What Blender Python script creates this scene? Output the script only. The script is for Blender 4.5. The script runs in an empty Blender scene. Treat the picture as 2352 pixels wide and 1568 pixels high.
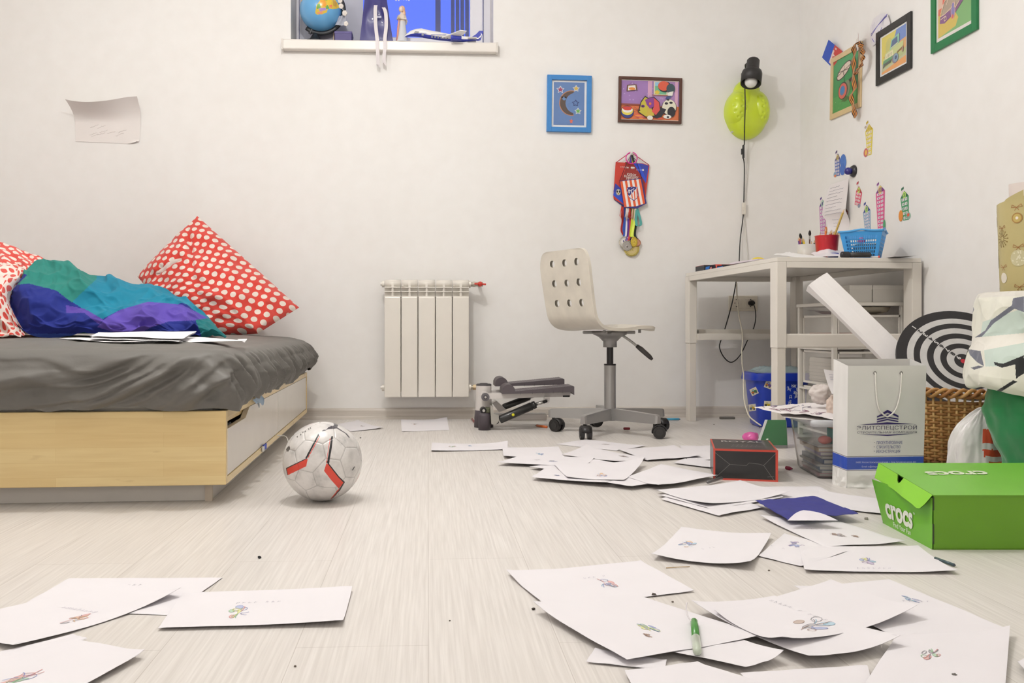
import bpy, bmesh, math, random
from math import sin, cos, pi, radians
from mathutils import Vector as V, Matrix, noise

# ------------------------------------------------------------------ camera model (photo frame 2352 x 1568)
FPX, CX, CY, CAMH, PSI = 2010.0, 1090.0, 750.0, 0.465, radians(3.02)
FW = V((sin(PSI), cos(PSI), 0)); RT = V((cos(PSI), -sin(PSI), 0)); CAM = V((0, 0, CAMH))
YW, XW, ZC = 4.43, 1.919, 2.62          # back wall, right wall, ceiling
def ray(x, y): return FW + RT*((x-CX)/FPX) + V((0, 0, -(y-CY)/FPX))
def onZ(x, y, z=0.0):
    r = ray(x, y); return CAM + r*((z-CAMH)/r.z)
def onY(x, y, Y=YW):
    r = ray(x, y); return CAM + r*(Y/r.y)
def onX(x, y, X=XW):
    r = ray(x, y); return CAM + r*(X/r.x)
def atD(x, y, D): return CAM + ray(x, y)*D
def inpoly(x, y, P):
    c = False; j = len(P)-1
    for i in range(len(P)):
        if (P[i][1] > y) != (P[j][1] > y) and x < (P[j][0]-P[i][0])*(y-P[i][1])/(P[j][1]-P[i][1])+P[i][0]: c = not c
        j = i
    return c

# ------------------------------------------------------------------ materials
def lin(c): return tuple((x/255/12.92 if x/255 <= .04045 else ((x/255+.055)/1.055)**2.4) for x in c)
MATS = {}
def newmat(name):
    m = bpy.data.materials.new(name); m.use_nodes = True
    nt = m.node_tree; return m, nt, nt.nodes['Principled BSDF'], nt.nodes.new, nt.links.new
def coords(nt, scale=(1, 1, 1), kind='Object', rot=(0, 0, 0)):
    t = nt.nodes.new('ShaderNodeTexCoord'); mp = nt.nodes.new('ShaderNodeMapping')
    mp.inputs['Scale'].default_value = scale; mp.inputs['Rotation'].default_value = rot
    nt.links.new(t.outputs[kind], mp.inputs['Vector']); return mp.outputs[0]
def noise_fac(nt, vec, scale, lo, hi, detail=3):
    n = nt.nodes.new('ShaderNodeTexNoise'); n.inputs['Scale'].default_value = scale; n.inputs['Detail'].default_value = detail
    nt.links.new(vec, n.inputs['Vector'])
    r = nt.nodes.new('ShaderNodeMapRange'); r.inputs['From Min'].default_value = .3; r.inputs['From Max'].default_value = .7
    r.inputs['To Min'].default_value = lo; r.inputs['To Max'].default_value = hi
    nt.links.new(n.outputs['Fac'], r.inputs['Value']); return r.outputs[0]
def mixc(nt, fac, a, b, blend='MIX'):
    m = nt.nodes.new('ShaderNodeMix'); m.data_type = 'RGBA'; m.blend_type = blend
    for s, v in ((m.inputs[0], fac), (m.inputs[6], a), (m.inputs[7], b)):
        if hasattr(v, 'is_linked'): nt.links.new(v, s)
        elif isinstance(v, (int, float)): s.default_value = v
        else: s.default_value = (*v, 1)
    return m.outputs[2]
def mth(nt, op, a, b=None, c=None):
    m = nt.nodes.new('ShaderNodeMath'); m.operation = op
    for i, v in enumerate((a, b, c)):
        if v is None: continue
        if hasattr(v, 'is_linked'): nt.links.new(v, m.inputs[i])
        else: m.inputs[i].default_value = v
    return m.outputs[0]
def bump(nt, p, h, strength=.3, dist=.002):
    b = nt.nodes.new('ShaderNodeBump'); b.inputs['Strength'].default_value = strength; b.inputs['Distance'].default_value = dist
    nt.links.new(h, b.inputs['Height']); nt.links.new(b.outputs[0], p.inputs['Normal'])
def paint(rough=.5, metal=0.0, var=.05, nscale=9, bmp=0.0, bscale=300, coat=0.0, sheen=0.0, trans=0.0, alpha=1.0):
    """general material: colour from the mesh's colour attribute, broken up by procedural noise"""
    key = ('paint', rough, metal, var, nscale, bmp, bscale, coat, sheen, trans, alpha)
    if key in MATS: return MATS[key]
    m, nt, p, N, L = newmat('surface_%d' % len(MATS))
    a = N('ShaderNodeAttribute'); a.attribute_name = 'Col'
    vec = coords(nt)
    f = noise_fac(nt, vec, nscale, 1-var, 1+var*.3)
    g = N('ShaderNodeCombineColor'); [L(f, g.inputs[i]) for i in range(3)]
    L(mixc(nt, 1.0, a.outputs['Color'], g.outputs[0], 'MULTIPLY'), p.inputs['Base Color'])
    p.inputs['Roughness'].default_value = rough; p.inputs['Metallic'].default_value = metal
    if coat: p.inputs['Coat Weight'].default_value = coat
    if sheen: p.inputs['Sheen Weight'].default_value = sheen
    if trans: p.inputs['Transmission Weight'].default_value = trans; p.inputs['IOR'].default_value = 1.2
    if alpha < 1: p.inputs['Alpha'].default_value = alpha
    if bmp:
        n = N('ShaderNodeTexNoise'); n.inputs['Scale'].default_value = bscale; L(vec, n.inputs['Vector'])
        bump(nt, p, n.outputs['Fac'], bmp, .001)
    MATS[key] = m; return m

# ------------------------------------------------------------------ mesh builder
I3 = Matrix.Identity(3)
def rotz(a): return Matrix.Rotation(a, 3, 'Z')
def rotx(a): return Matrix.Rotation(a, 3, 'X')
def roty(a): return Matrix.Rotation(a, 3, 'Y')
def frame(z, up=V((0, 0, 1))):
    z = V(z).normalized(); x = V(up).cross(z)
    if x.length < 1e-5: x = V((1, 0, 0)).cross(z)
    x.normalize(); y = z.cross(x); return Matrix((x, y, z)).transposed()
class MB:
    def __init__(s, col=(200, 200, 200)): s.v = []; s.f = []; s.c = []; s.sm = []; s.mi = []; s.uv = {}; s.col = col
    def add(s, vs, fs, col=None, sm=False, mi=0, uvs=None):
        o = len(s.v); s.v += [V(p) for p in vs]
        for k, f in enumerate(fs):
            if uvs: s.uv[len(s.f)] = [uvs[i] for i in f]
            s.f.append([i+o for i in f]); s.sm.append(sm); s.mi.append(mi)
            s.c.append(col[k] if isinstance(col, list) else (col or s.col))
        return s
    def box(s, c, size, R=I3, bev=0.0, col=None, mi=0, seg=2):
        c = V(c)
        bm = bmesh.new(); bmesh.ops.create_cube(bm, size=1)
        for v in bm.verts: v.co = V((v.co.x*size[0], v.co.y*size[1], v.co.z*size[2]))
        if bev: bmesh.ops.bevel(bm, geom=bm.edges[:], offset=min(bev, min(size)*.49), segments=seg, affect='EDGES', profile=.5)
        bm.verts.index_update()
        s.add([c+R@v.co for v in bm.verts], [[v.index for v in f.verts] for f in bm.faces], col, False, mi); bm.free(); return s
    def bx(s, a, b, **k):
        a, b = V(a), V(b); return s.box((a+b)/2, [abs(b[i]-a[i]) for i in range(3)], **k)
    def tube(s, path, r, n=8, closed=False, caps=True, col=None, mi=0, flat=1.0, up=None, sm=True):
        P = [V(p) for p in path]; m = len(P); vs = []; nrm = None
        rr = r if isinstance(r, (list, tuple)) else [r]*m
        for i in range(m):
            t = (P[(i+1) % m]-P[i-1]) if closed else (P[min(i+1, m-1)]-P[max(i-1, 0)])
            if t.length < 1e-9: t = V((0, 0, 1))
            t.normalize()
            if nrm is None:
                nrm = V(up) if up else (V((0, 0, 1)) if abs(t.z) < .9 else V((1, 0, 0)))
            nrm = nrm - t*nrm.dot(t)
            if nrm.length < 1e-6: nrm = V((1, 0, 0)) - t*t.x
            nrm.normalize(); b = t.cross(nrm)
            for k in range(n):
                a = 2*pi*k/n; vs.append(P[i]+nrm*(cos(a)*rr[i])+b*(sin(a)*rr[i]*flat))
        fs = []
        for i in range(m if closed else m-1):
            for k in range(n):
                j = (i+1) % m; fs.append([i*n+k, i*n+(k+1) % n, j*n+(k+1) % n, j*n+k])
        if caps and not closed: fs += [list(range(n))[::-1], [(m-1)*n+k for k in range(n)]]
        return s.add(vs, fs, col, sm, mi)
    def lathe(s, prof, c=(0, 0, 0), R=I3, n=24, col=None, mi=0, sm=True, a0=0, a1=2*pi, sx=1, sy=1):
        full = abs(a1-a0-2*pi) < 1e-6; nn = n if full else n+1; vs = []; c = V(c)
        for (r, z) in prof:
            for k in range(nn):
                a = a0+(a1-a0)*k/n; vs.append(c+R@V((r*cos(a)*sx, r*sin(a)*sy, z)))
        fs = []; cols = []
        for i in range(len(prof)-1):
            for k in range(n):
                k2 = (k+1) % nn; fs.append([i*nn+k, i*nn+k2, (i+1)*nn+k2, (i+1)*nn+k])
                if isinstance(col, list): cols.append(col[i])
        return s.add(vs, fs, cols if cols else col, sm, mi)
    def cyl(s, a, b, r, n=16, r2=None, col=None, mi=0, sm=True):
        a, b = V(a), V(b); r2 = r if r2 is None else r2; L = (b-a).length
        R = frame(b-a); s.lathe([(r, 0), (r2, L)], a, R, n, col, mi, sm)
        s.lathe([(0, 0), (r, 0)], a, R, n, col, mi, False); return s.lathe([(r2, L), (0, L)], a, R, n, col, mi, False)
    def ball(s, c, r, nu=24, nv=14, R=I3, col=None, mi=0):
        r = (r, r, r) if isinstance(r, (int, float)) else r; c = V(c); vs = []; fs = []
        for j in range(nv+1):
            t = pi*j/nv
            for k in range(nu):
                p = 2*pi*k/nu; vs.append(c+R@V((r[0]*sin(t)*cos(p), r[1]*sin(t)*sin(p), r[2]*cos(t))))
        for j in range(nv):
            for k in range(nu): fs.append([j*nu+k, j*nu+(k+1) % nu, (j+1)*nu+(k+1) % nu, (j+1)*nu+k][::-1])
        return s.add(vs, fs, col, True, mi)
    def prism(s, poly, c, R, h, col=None, mi=0):
        """polygon (x,y) in the frame R at c, extruded by h along R's z"""
        c = V(c); n = len(poly)
        vs = [c+R@V((x, y, 0)) for x, y in poly]+[c+R@V((x, y, h)) for x, y in poly]
        fs = [list(range(n))[::-1], list(range(n, 2*n))]+[[i, (i+1) % n, n+(i+1) % n, n+i] for i in range(n)]
        return s.add(vs, fs, col, False, mi)
    def grid(s, fn, nu, nv, col=None, sm=True, mi=0, uv=False, closeu=False):
        """fn(u,v) -> point, u,v in 0..1; col may be fn(u,v)"""
        vs = [V(fn(i/nu, j/nv)) for j in range(nv+1) for i in range(nu if closeu else nu+1)]
        w = nu if closeu else nu+1; fs = []; cols = []; uvs = {}
        for j in range(nv):
            for i in range(nu):
                i2 = (i+1) % w; fs.append([j*w+i, j*w+i2, (j+1)*w+i2, (j+1)*w+i])
                if callable(col): cols.append(col((i+.5)/nu, (j+.5)/nv))
                if uv: uvs[len(s.f)+len(fs)-1] = [(i/nu, j/nv), ((i+1)/nu, j/nv), ((i+1)/nu, (j+1)/nv), (i/nu, (j+1)/nv)]
        s.add(vs, fs, cols if cols else col, sm, mi); s.uv.update(uvs); return s
    def text(s, txt, O, U, W, size, col, align='CENTER', sx=1.0, mi=0, bold=0.0, bendf=None):
        """flat lettering: O centre/left of baseline, U writing direction, W up direction, size = cap height approx"""
        cu = bpy.data.curves.new('t', 'FONT'); cu.body = txt; cu.align_x = align; cu.size = 1.0; cu.resolution_u = 3; cu.offset = bold
        ob = bpy.data.objects.new('t', cu); bpy.context.scene.collection.objects.link(ob)
        dg = bpy.context.evaluated_depsgraph_get(); me = bpy.data.meshes.new_from_object(ob.evaluated_get(dg))
        k = size/.70; O, U, W = V(O), V(U).normalized(), V(W).normalized()
        pts = [O+U*(v.co.x*k*sx)+W*(v.co.y*k) for v in me.vertices]
        if bendf: pts = [bendf(p) for p in pts]
        s.add(pts, [list(p.vertices) for p in me.polygons], col, False, mi)
        bpy.data.objects.remove(ob); bpy.data.curves.remove(cu); bpy.data.meshes.remove(me); return s
class P2:
    """paints flat coloured shapes onto a plane as thin layers; coordinates (u,v) in units of U and W"""
    def __init__(s, mb, O, U, W, eps=.00009, mi=0, lift=.0002):
        s.mb = mb; s.O = V(O); s.U = V(U); s.W = V(W); s.N = s.U.cross(s.W).normalized(); s.e = lift; s.d = eps; s.mi = mi
    def p(s, u, v): return s.O+s.U*u+s.W*v+s.N*s.e
    def poly(s, pts, col):
        s.mb.add([s.p(*q) for q in pts], [list(range(len(pts)))], col, False, s.mi); s.e += s.d; return s
    def rect(s, a, b, c, d, col): return s.poly([(a, b), (c, b), (c, d), (a, d)], col)
    def ell(s, cx, cy, rx, ry, col, rot=0, n=20, a0=0, a1=2*pi):
        return s.poly([(cx+rx*cos(t)*cos(rot)-ry*sin(t)*sin(rot), cy+rx*cos(t)*sin(rot)+ry*sin(t)*cos(rot)) for t in [a0+(a1-a0)*i/n for i in range(n+(a1-a0 < 6.2))]], col)
    def star(s, cx, cy, r, col, n=5, k=.45, rot=pi/2):
        return s.poly([(cx+(r if i % 2 == 0 else r*k)*cos(rot+pi*i/n), cy+(r if i % 2 == 0 else r*k)*sin(rot+pi*i/n)) for i in range(2*n)], col)
    def line(s, pts, w, col, closed=False):
        """stroke; width w measured in world metres"""
        Q = [s.p(*q) for q in pts]
        if closed: Q.append(Q[0])
        vs = []; m = len(Q)
        for i in range(m):
            t = Q[min(i+1, m-1)]-Q[max(i-1, 0)]
            b = s.N.cross(t)
            if b.length < 1e-9: b = s.W.copy()
            b.normalize(); vs += [Q[i]-b*(w/2), Q[i]+b*(w/2)]
        s.mb.add(vs, [[2*i, 2*i+2, 2*i+3, 2*i+1] for i in range(m-1)], col, False, s.mi); s.e += s.d; return s
    def txt(s, t, u, v, size, col, ang=0, align='CENTER', sx=1.0, bold=0.0):
        U = s.U.normalized(); W = s.N.cross(U)
        s.mb.text(t, s.p(u, v), U*cos(ang)+W*sin(ang), W*cos(ang)-U*sin(ang), size, col, align, sx, s.mi, bold); s.e += s.d; return s
    def scribble(s, u, v, L, h, w, col, n=14, seed=0, ang=0):
        rnd = random.Random(seed); pts = []
        for i in range(n):
            a = L*i/(n-1); b = h*rnd.uniform(-1, 1); pts.append((u+a*cos(ang)-b*sin(ang), v+a*sin(ang)+b*cos(ang)))
        return s.line(pts, w, col)

# ------------------------------------------------------------------ objects
COL = bpy.context.scene.collection
def wmat(o):
    m = Matrix.Identity(4)
    while o is not None:
        m = o.matrix_basis @ m; o = o.parent
    return m
def obj(name, mb, mats=None, parent=None, world=True, origin=None):
    me = bpy.data.meshes.new(name)
    inv = wmat(parent).inverted() if (parent is not None and world) else None
    vs = [inv@p for p in mb.v] if inv else [p.copy() for p in mb.v]
    o = bpy.data.objects.new(name, me); COL.objects.link(o)
    if parent is None and world:
        if origin is None:
            lo = [min(p[i] for p in vs) for i in range(3)]; hi = [max(p[i] for p in vs) for i in range(3)]
            origin = V(((lo[0]+hi[0])/2, (lo[1]+hi[1])/2, lo[2]))
        vs = [p-origin for p in vs]; o.location = origin
    me.from_pydata([tuple(p) for p in vs], [], mb.f)
    me.polygons.foreach_set('use_smooth', mb.sm); me.polygons.foreach_set('material_index', mb.mi)
    at = me.color_attributes.new('Col', 'FLOAT_COLOR', 'CORNER'); buf = []; cache = {}
    for p in me.polygons:
        c = mb.c[p.index]
        if c not in cache: cache[c] = (*lin(c), 1.0)
        buf += cache[c]*p.loop_total
    at.data.foreach_set('color', buf)
    if mb.uv:
        ul = me.uv_layers.new(name='UVMap')
        for p in me.polygons:
            q = mb.uv.get(p.index)
            if q:
                for k, li in enumerate(p.loop_indices): ul.data[li].uv = q[k]
    if mats is None: mats = paint()
    for m in (mats if isinstance(mats, (list, tuple)) else [mats]): me.materials.append(m)
    me.validate(); me.update()
    if parent is not None: o.parent = parent
    return o
def tag(o, label, cat, group=None, kind=None):
    if label: o['label'] = label
    if cat: o['category'] = cat
    if group: o['group'] = group
    if kind: o['kind'] = kind
    return o
def thing(name, label, cat, loc=(0, 0, 0), rz=0.0, group=None, M=None):
    o = bpy.data.objects.new(name, None); COL.objects.link(o); o.empty_display_size = .05
    if M is not None: o.matrix_basis = M
    else: o.location = loc; o.rotation_euler = (0, 0, rz)
    return tag(o, label, cat, group)
def solo(name, mb, label, cat, mats=None, group=None, kind=None, origin=None):
    return tag(obj(name, mb, mats, None, True, origin), label, cat, group, kind)
def struct(name, mb, mats=None, label=None):
    o = obj(name, mb, mats, None, True, V((0, 0, 0))); o['kind'] = 'structure'
    if label: o['label'] = label
    return o
def smoothmod(o, lv=1):
    m = o.modifiers.new('subd', 'SUBSURF'); m.levels = lv; m.render_levels = lv
def autosmooth(o, ang=35):
    me = o.data
    me.polygons.foreach_set('use_smooth', [True]*len(me.polygons)); me.set_sharp_from_angle(angle=radians(ang))
def fbm(p, o=4): return noise.fractal(p, 1.0, 2.0, o)
def ridge(p): return 1-abs(noise.noise(p))*2
def crs(P, t):
    """Catmull-Rom through list P at t in 0..1"""
    n = len(P)-1; x = min(max(t, 0), 1)*n; i = min(int(x), n-1); f = x-i
    a, b, c, d = P[max(i-1, 0)], P[i], P[i+1], P[min(i+2, n)]
    return 0.5*((2*b)+(c-a)*f+(2*a-5*b+4*c-d)*f*f+(3*b-a-3*c+d)*f**3)
def crs_path(P, n): return [crs([V(p) for p in P], i/n) for i in range(n+1)]
# ================================================================== room
def wall_mat():
    m, nt, p, N, L = newmat('wall_paint')
    vec = coords(nt)
    f = noise_fac(nt, vec, 1.3, 0, 1, 4)
    c = mixc(nt, f, lin((246, 244, 241)), lin((242, 239, 235)))
    f2 = noise_fac(nt, vec, 14, 0, .07, 2)
    c = mixc(nt, f2, c, lin((206, 196, 184)))
    L(c, p.inputs['Base Color']); p.inputs['Roughness'].default_value = .75
    n = N('ShaderNodeTexNoise'); n.inputs['Scale'].default_value = 60; L(vec, n.inputs['Vector']); bump(nt, p, n.outputs['Fac'], .08, .002)
    return m
def floor_mat():
    m, nt, p, N, L = newmat('laminate')
    vec = coords(nt, rot=(0, 0, pi/2))
    br = N('ShaderNodeTexBrick'); L(vec, br.inputs['Vector'])
    br.inputs['Color1'].default_value = (.42, .42, .42, 1); br.inputs['Color2'].default_value = (.58, .58, .58, 1); br.inputs['Mortar'].default_value = (0, 0, 0, 1)
    br.inputs['Scale'].default_value = 1; br.inputs['Mortar Size'].default_value = .0007; br.inputs['Mortar Smooth'].default_value = .2
    br.inputs['Brick Width'].default_value = 1.28; br.inputs['Row Height'].default_value = .192; br.offset = .37
    s1 = noise_fac(nt, coords(nt, (210, 4.5, 1)), 1, 0, 1, 4)
    s2 = noise_fac(nt, coords(nt, (70, 1.4, 1)), 1, 0, 1, 3)
    s3 = noise_fac(nt, coords(nt, (8, .8, 1)), 1, 0, 1, 3)
    c = mixc(nt, s1, lin((212, 206, 200)), lin((236, 231, 226)))
    c = mixc(nt, mth(nt, 'MULTIPLY', s2, .35), c, lin((227, 221, 215)))
    c = mixc(nt, mth(nt, 'MULTIPLY', s3, .25), c, lin((215, 208, 200)))
    c = mixc(nt, .10, c, br.outputs['Color'], 'OVERLAY')
    c = mixc(nt, mth(nt, 'MULTIPLY', br.outputs['Fac'], .35), c, lin((150, 140, 128)))
    L(c, p.inputs['Base Color']); p.inputs['Roughness'].default_value = .38
    bump(nt, p, s1, .12, .0006)
    return m
WALL = wall_mat()
mb = MB(); mb.bx((-2.6, -1.8, -.1), (XW+.12, YW+.4, 0)); struct('floor', mb, floor_mat())
mb = MB(); mb.bx((-2.6, -1.8, ZC), (XW+.12, YW+.4, ZC+.1)); struct('ceiling', mb, WALL)
mb = MB(); mb.bx((XW, -1.8, 0), (XW+.12, YW+.4, ZC)); struct('wall_right', mb, WALL)
mb = MB(); mb.bx((-2.6, -1.8, 0), (-2.48, YW+.4, ZC)); struct('wall_left', mb, WALL)
mb = MB(); mb.bx((-2.48, -1.8, 0), (XW, -1.7, ZC)); struct('wall_front', mb, WALL)
# back wall with the window opening
wl = onY(668, 90).x; wr = onY(1133, 95).x; SILLZ = onY(900, 93, YW-.042).z; wt = ZC-.12
mb = MB(); T = YW+.30
mb.bx((-2.48, YW, 0), (wl, T, ZC)); mb.bx((wr, YW, 0), (XW, T, ZC)); mb.bx((wl, YW, 0), (wr, T, SILLZ-.03)); mb.bx((wl, YW, wt), (wr, T, ZC))
struct('wall_back', mb, WALL)
# baseboard: two-step pale wood profile
def board_mat():
    m, nt, p, N, L = newmat('baseboard_wood')
    s = noise_fac(nt, coords(nt, (1.5, 1.5, 60)), 1, 0, 1, 4)
    L(mixc(nt, s, lin((196, 187, 176)), lin((222, 215, 206))), p.inputs['Base Color']); p.inputs['Roughness'].default_value = .5
    return m
BOARD = board_mat()
prof = [(0, 0), (.020, 0), (.020, .012), (.014, .016), (.014, .045), (.010, .052), (.0, .056)]
mb = MB()
mb.prism([(a, b) for a, b in prof], (-2.48, YW, 0), Matrix(((0, 0, 1), (-1, 0, 0), (0, 1, 0))), XW+2.48)
struct('baseboard_back', mb, BOARD)
mb = MB()
mb.prism([(a, b) for a, b in prof], (XW, -1.7, 0), Matrix(((-1, 0, 0), (0, 0, 1), (0, 1, 0))), YW+1.7-.02)
struct('baseboard_right', mb, BOARD)

# window
pvc = paint(.35, var=.02)
win = bpy.data.objects.new('window_1', None); COL.objects.link(win); win.location = ((wl+wr)/2, YW+.2, SILLZ); win['kind'] = 'structure'
Yf = YW+.20
fl, fr = onY(688, 60, Yf).x, onY(1110, 60, Yf).x
mb = MB((232, 230, 236)); zt = wt; zb = SILLZ
for a, b in (((wl, zb), (fl, zt)), ((fr, zb), (wr, zt)), ((fl, zb), (fr, zb+.035)), ((fl, zt-.05), (fr, zt))):
    mb.bx((a[0], Yf-.02, a[1]), (b[0], Yf+.06, b[1]), bev=.004)
obj('frame', mb, pvc, win)
mb = MB((238, 236, 240)); sl, sr = fl+.004, fr-.004
w = .062; z0 = zb+.037; z1 = zt-.052
for a, b in (((sl, z0), (sl+w, z1)), ((sr-w*1.1, z0), (sr, z1)), ((sl+w, z0), (sr-w*1.1, z0+.05)), ((sl+w, z1-w), (sr-w*1.1, z1))):
    mb.bx((a[0], Yf-.035, a[1]), (b[0], Yf+.03, b[1]), bev=.006)
obj('sash', mb, pvc, win)
m, nt, p, N, L = newmat('window_glass')
p.inputs['Base Color'].default_value = (.95, .97, 1, 1); p.inputs['Roughness'].default_value = .02; p.inputs['Transmission Weight'].default_value = 1; p.inputs['IOR'].default_value = 1.1
GLASS = m
mb = MB(); mb.bx((sl+w-.01, Yf-.004, z0+.04), (sr-w, Yf+.004, z1-w+.01)); obj('glass_pane', mb, GLASS, win)
mb = MB((236, 230, 222))
mb.bx((onY(648, 95, YW-.042).x, YW-.042, SILLZ-.05), (onY(1142, 97, YW-.042).x, YW, SILLZ), bev=.006)
mb.bx((wl, YW-.01, SILLZ-.03), (wr, Yf, SILLZ-.0005))
s_ = struct('window_sill', mb, paint(.3, var=.02))
mb = MB((226, 220, 212))
for xx in (648, 1142):
    c = onY(xx, 105, YW-.042).x; mb.bx((c-.004, YW-.045, SILLZ-.053), (c+.004, YW, SILLZ+.001), bev=.002)
obj('end_cap', mb, paint(.3, var=.02), s_)
# outside: dusk, a slatted fence and a neighbouring wall
mb = MB((206, 206, 216)); a = onY(690, 0, Yf-.05).x; b = onY(834, 0, Yf-.05).x
mb.bx((a, Yf-.052, z0+.02), (b, Yf-.049, z1)); mb.bx((a, Yf-.056, z0+.012), (b, Yf-.046, z0+.024), bev=.003, col=(170, 170, 176)); solo('window_blind', mb, 'grey roller blind drawn over the left part of the window', 'blind', paint(.8))
mb = MB((196, 178, 140))
for i in range(5):
    x = onY(1036+i*11, 0, YW+.9).x; mb.bx((x, YW+.9, 1.2), (x+.021, YW+.93, 3.6))
for z in (1.8, 2.6): mb.bx((onY(1036, 0, YW+.9).x, YW+.93, z), (onY(1092, 0, YW+.9).x, YW+.95, z+.08))
for (x0, x1) in ((1000, 1012),): mb.bx((onY(x0, 0, YW+.9).x, YW+.9, 1.2), (onY(x1, 0, YW+.9).x, YW+.93, 3.6))
solo('board_fence', mb, 'dark vertical board fence outside the window at dusk', 'fence', paint(.8))

# world and lights
w = bpy.data.worlds.new('dusk'); bpy.context.scene.world = w; w.use_nodes = True
bg = w.node_tree.nodes['Background']; bg.inputs['Color'].default_value = (*lin((104, 128, 250)), 1); bg.inputs['Strength'].default_value = 1.15
def light(name, kind, loc, energy, col, size=.1, rot=(0, 0, 0), **k):
    d = bpy.data.lights.new(name, kind); d.energy = energy; d.color = col
    for a, b in k.items(): setattr(d, a, b)
    if kind == 'AREA': d.size = size
    elif kind in ('POINT', 'SPOT'): d.shadow_soft_size = size
    o = bpy.data.objects.new(name, d); COL.objects.link(o); o.location = loc; o.rotation_euler = rot
    if kind == 'AREA': o.visible_camera = True
    return o
WARM = (1.0, .988, .970)
light('ceiling_lamp', 'POINT', (-.27, 2.36, 2.42), 47, WARM, .04)
light('ceiling_lamp', 'POINT', (-1.25, 2.2, 2.42), 17, WARM, .045)
light('ceiling_fill', 'AREA', (-.3, 2.0, ZC-.03), 11, WARM, 2.6, shape='RECTANGLE', size_y=3.2)  # added broad fill light, not a fitting of the room
light('rear_fill', 'POINT', (-.1, -1.2, 1.45), 21, WARM, .45)  # added soft fill from behind the camera, brightens upright faces

# camera
cd = bpy.data.cameras.new('camera'); cam = bpy.data.objects.new('camera', cd); COL.objects.link(cam); bpy.context.scene.camera = cam
cam.location = CAM; cam.rotation_euler = (pi/2, 0, -PSI); cd.sensor_width = 36; cd.lens = FPX/2352*36
cd.shift_x = (1176-CX)/2352; cd.shift_y = -(784-CY)/2352; cd.clip_start = .02
vs = bpy.context.scene.view_settings; vs.view_transform = 'Standard'; vs.look = 'None'; vs.exposure = 0.0
# ================================================================== bed (local frame: x right, y to the rear, origin front right floor corner)
bO = V((2.29*(sin(PSI)+(519-CX)/FPX*cos(PSI)), 2.29*(cos(PSI)-(519-CX)/FPX*sin(PSI)), 0))
bRx = 4.23*(sin(PSI)+(705.5-CX)/FPX*cos(PSI)); bRy = 4.23*(cos(PSI)-(705.5-CX)/FPX*sin(PSI))
ey = (V((bRx, bRy, 0))-bO).normalized(); BL = (V((bRx, bRy, 0))-bO).length; ex = V((ey.y, -ey.x, 0))
BM = Matrix.Translation(bO) @ Matrix((ex, ey, V((0, 0, 1)))).transposed().to_4x4()
def birch(axis):
    k = 'birch'+axis
    if k in MATS: return MATS[k]
    m, nt, p, N, L = newmat('birch_wood_'+axis)
    rot = (0, 0, 0) if axis == 'x' else (0, 0, pi/2)
    sc = (1, 1, 1)
    t = N('ShaderNodeTexCoord'); sep = N('ShaderNodeSeparateXYZ'); L(t.outputs['Object'], sep.inputs[0])
    along = sep.outputs[0] if axis == 'x' else sep.outputs[1]
    comb = N('ShaderNodeCombineXYZ'); L(along, comb.inputs[0]); L(mth(nt, 'ADD', sep.outputs[2], mth(nt, 'MULTIPLY', sep.outputs[1] if axis == 'x' else sep.outputs[0], .9)), comb.inputs[1])
    br = N('ShaderNodeTexBrick'); L(comb.outputs[0], br.inputs['Vector'])
    br.inputs['Color1'].default_value = (*lin((240, 217, 161)), 1); br.inputs['Color2'].default_value = (*lin((232, 205, 147)), 1); br.inputs['Mortar'].default_value = (*lin((226, 198, 140)), 1)
    br.inputs['Scale'].default_value = 1; br.inputs['Mortar Size'].default_value = .0004; br.inputs['Brick Width'].default_value = .43; br.inputs['Row Height'].default_value = .038; br.offset = .37
    mp = N('ShaderNodeMapping'); mp.inputs['Scale'].default_value = (5, 75, 1); L(comb.outputs[0], mp.inputs[0])
    f = noise_fac(nt, mp.outputs[0], 1, 0, 1, 4)
    c = mixc(nt, mth(nt, 'MULTIPLY', f, .3), br.outputs['Color'], lin((208, 170, 108)))
    mp2 = N('ShaderNodeMapping'); mp2.inputs['Scale'].default_value = (9, 26, 1); L(comb.outputs[0], mp2.inputs[0])
    w = N('ShaderNodeTexNoise'); w.inputs['Scale'].default_value = 1; w.inputs['Detail'].default_value = 2; L(mp2.outputs[0], w.inputs['Vector'])
    k2 = N('ShaderNodeMapRange'); k2.inputs['From Min'].default_value = .68; k2.inputs['From Max'].default_value = .8; L(w.outputs['Fac'], k2.inputs['Value'])
    c = mixc(nt, mth(nt, 'MULTIPLY', k2.outputs[0], .5), c, lin((160, 108, 58)))
    L(c, p.inputs['Base Color']); p.inputs['Roughness'].default_value = .35; p.inputs['Coat Weight'].default_value = .15
    MATS[k] = m; return m
bed = thing('bed', 'birch veneer storage bed with white side drawers, along the left', 'bed', M=BM)
BW = 1.42; Z1, Z2 = .051, .245
def bobj(name, mb, mats=None, parent=bed): return obj(name, mb, mats, parent, world=False)
mb = MB(); mb.bx((-BW, 0, Z1), (0, .022, Z2), bev=.002); bobj('front_panel', mb, birch('x'))
mb = MB(); mb.bx((-BW, BL-.022, Z1), (0, BL, Z2), bev=.002); bobj('rear_panel', mb, birch('x'))
for sx in (0, -BW+.02):
    mb = MB(); mb.bx((sx-.02, .022, Z2-.020), (sx, BL-.022, Z2), bev=.001); mb.bx((sx-.02, .022, Z1), (sx, BL-.022, Z1+.019), bev=.001); bobj('side_rail', mb, birch('y'))
mb = MB(); mb.bx((-BW+.02, .022, Z2-.04), (-.02, BL-.022, Z2-.02)); bobj('slat_base', mb, birch('x'))
mb = MB((214, 209, 203)); mb.bx((-BW+.05, .055, 0), (-.05, BL-.05, Z1+.004), bev=.002)
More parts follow.
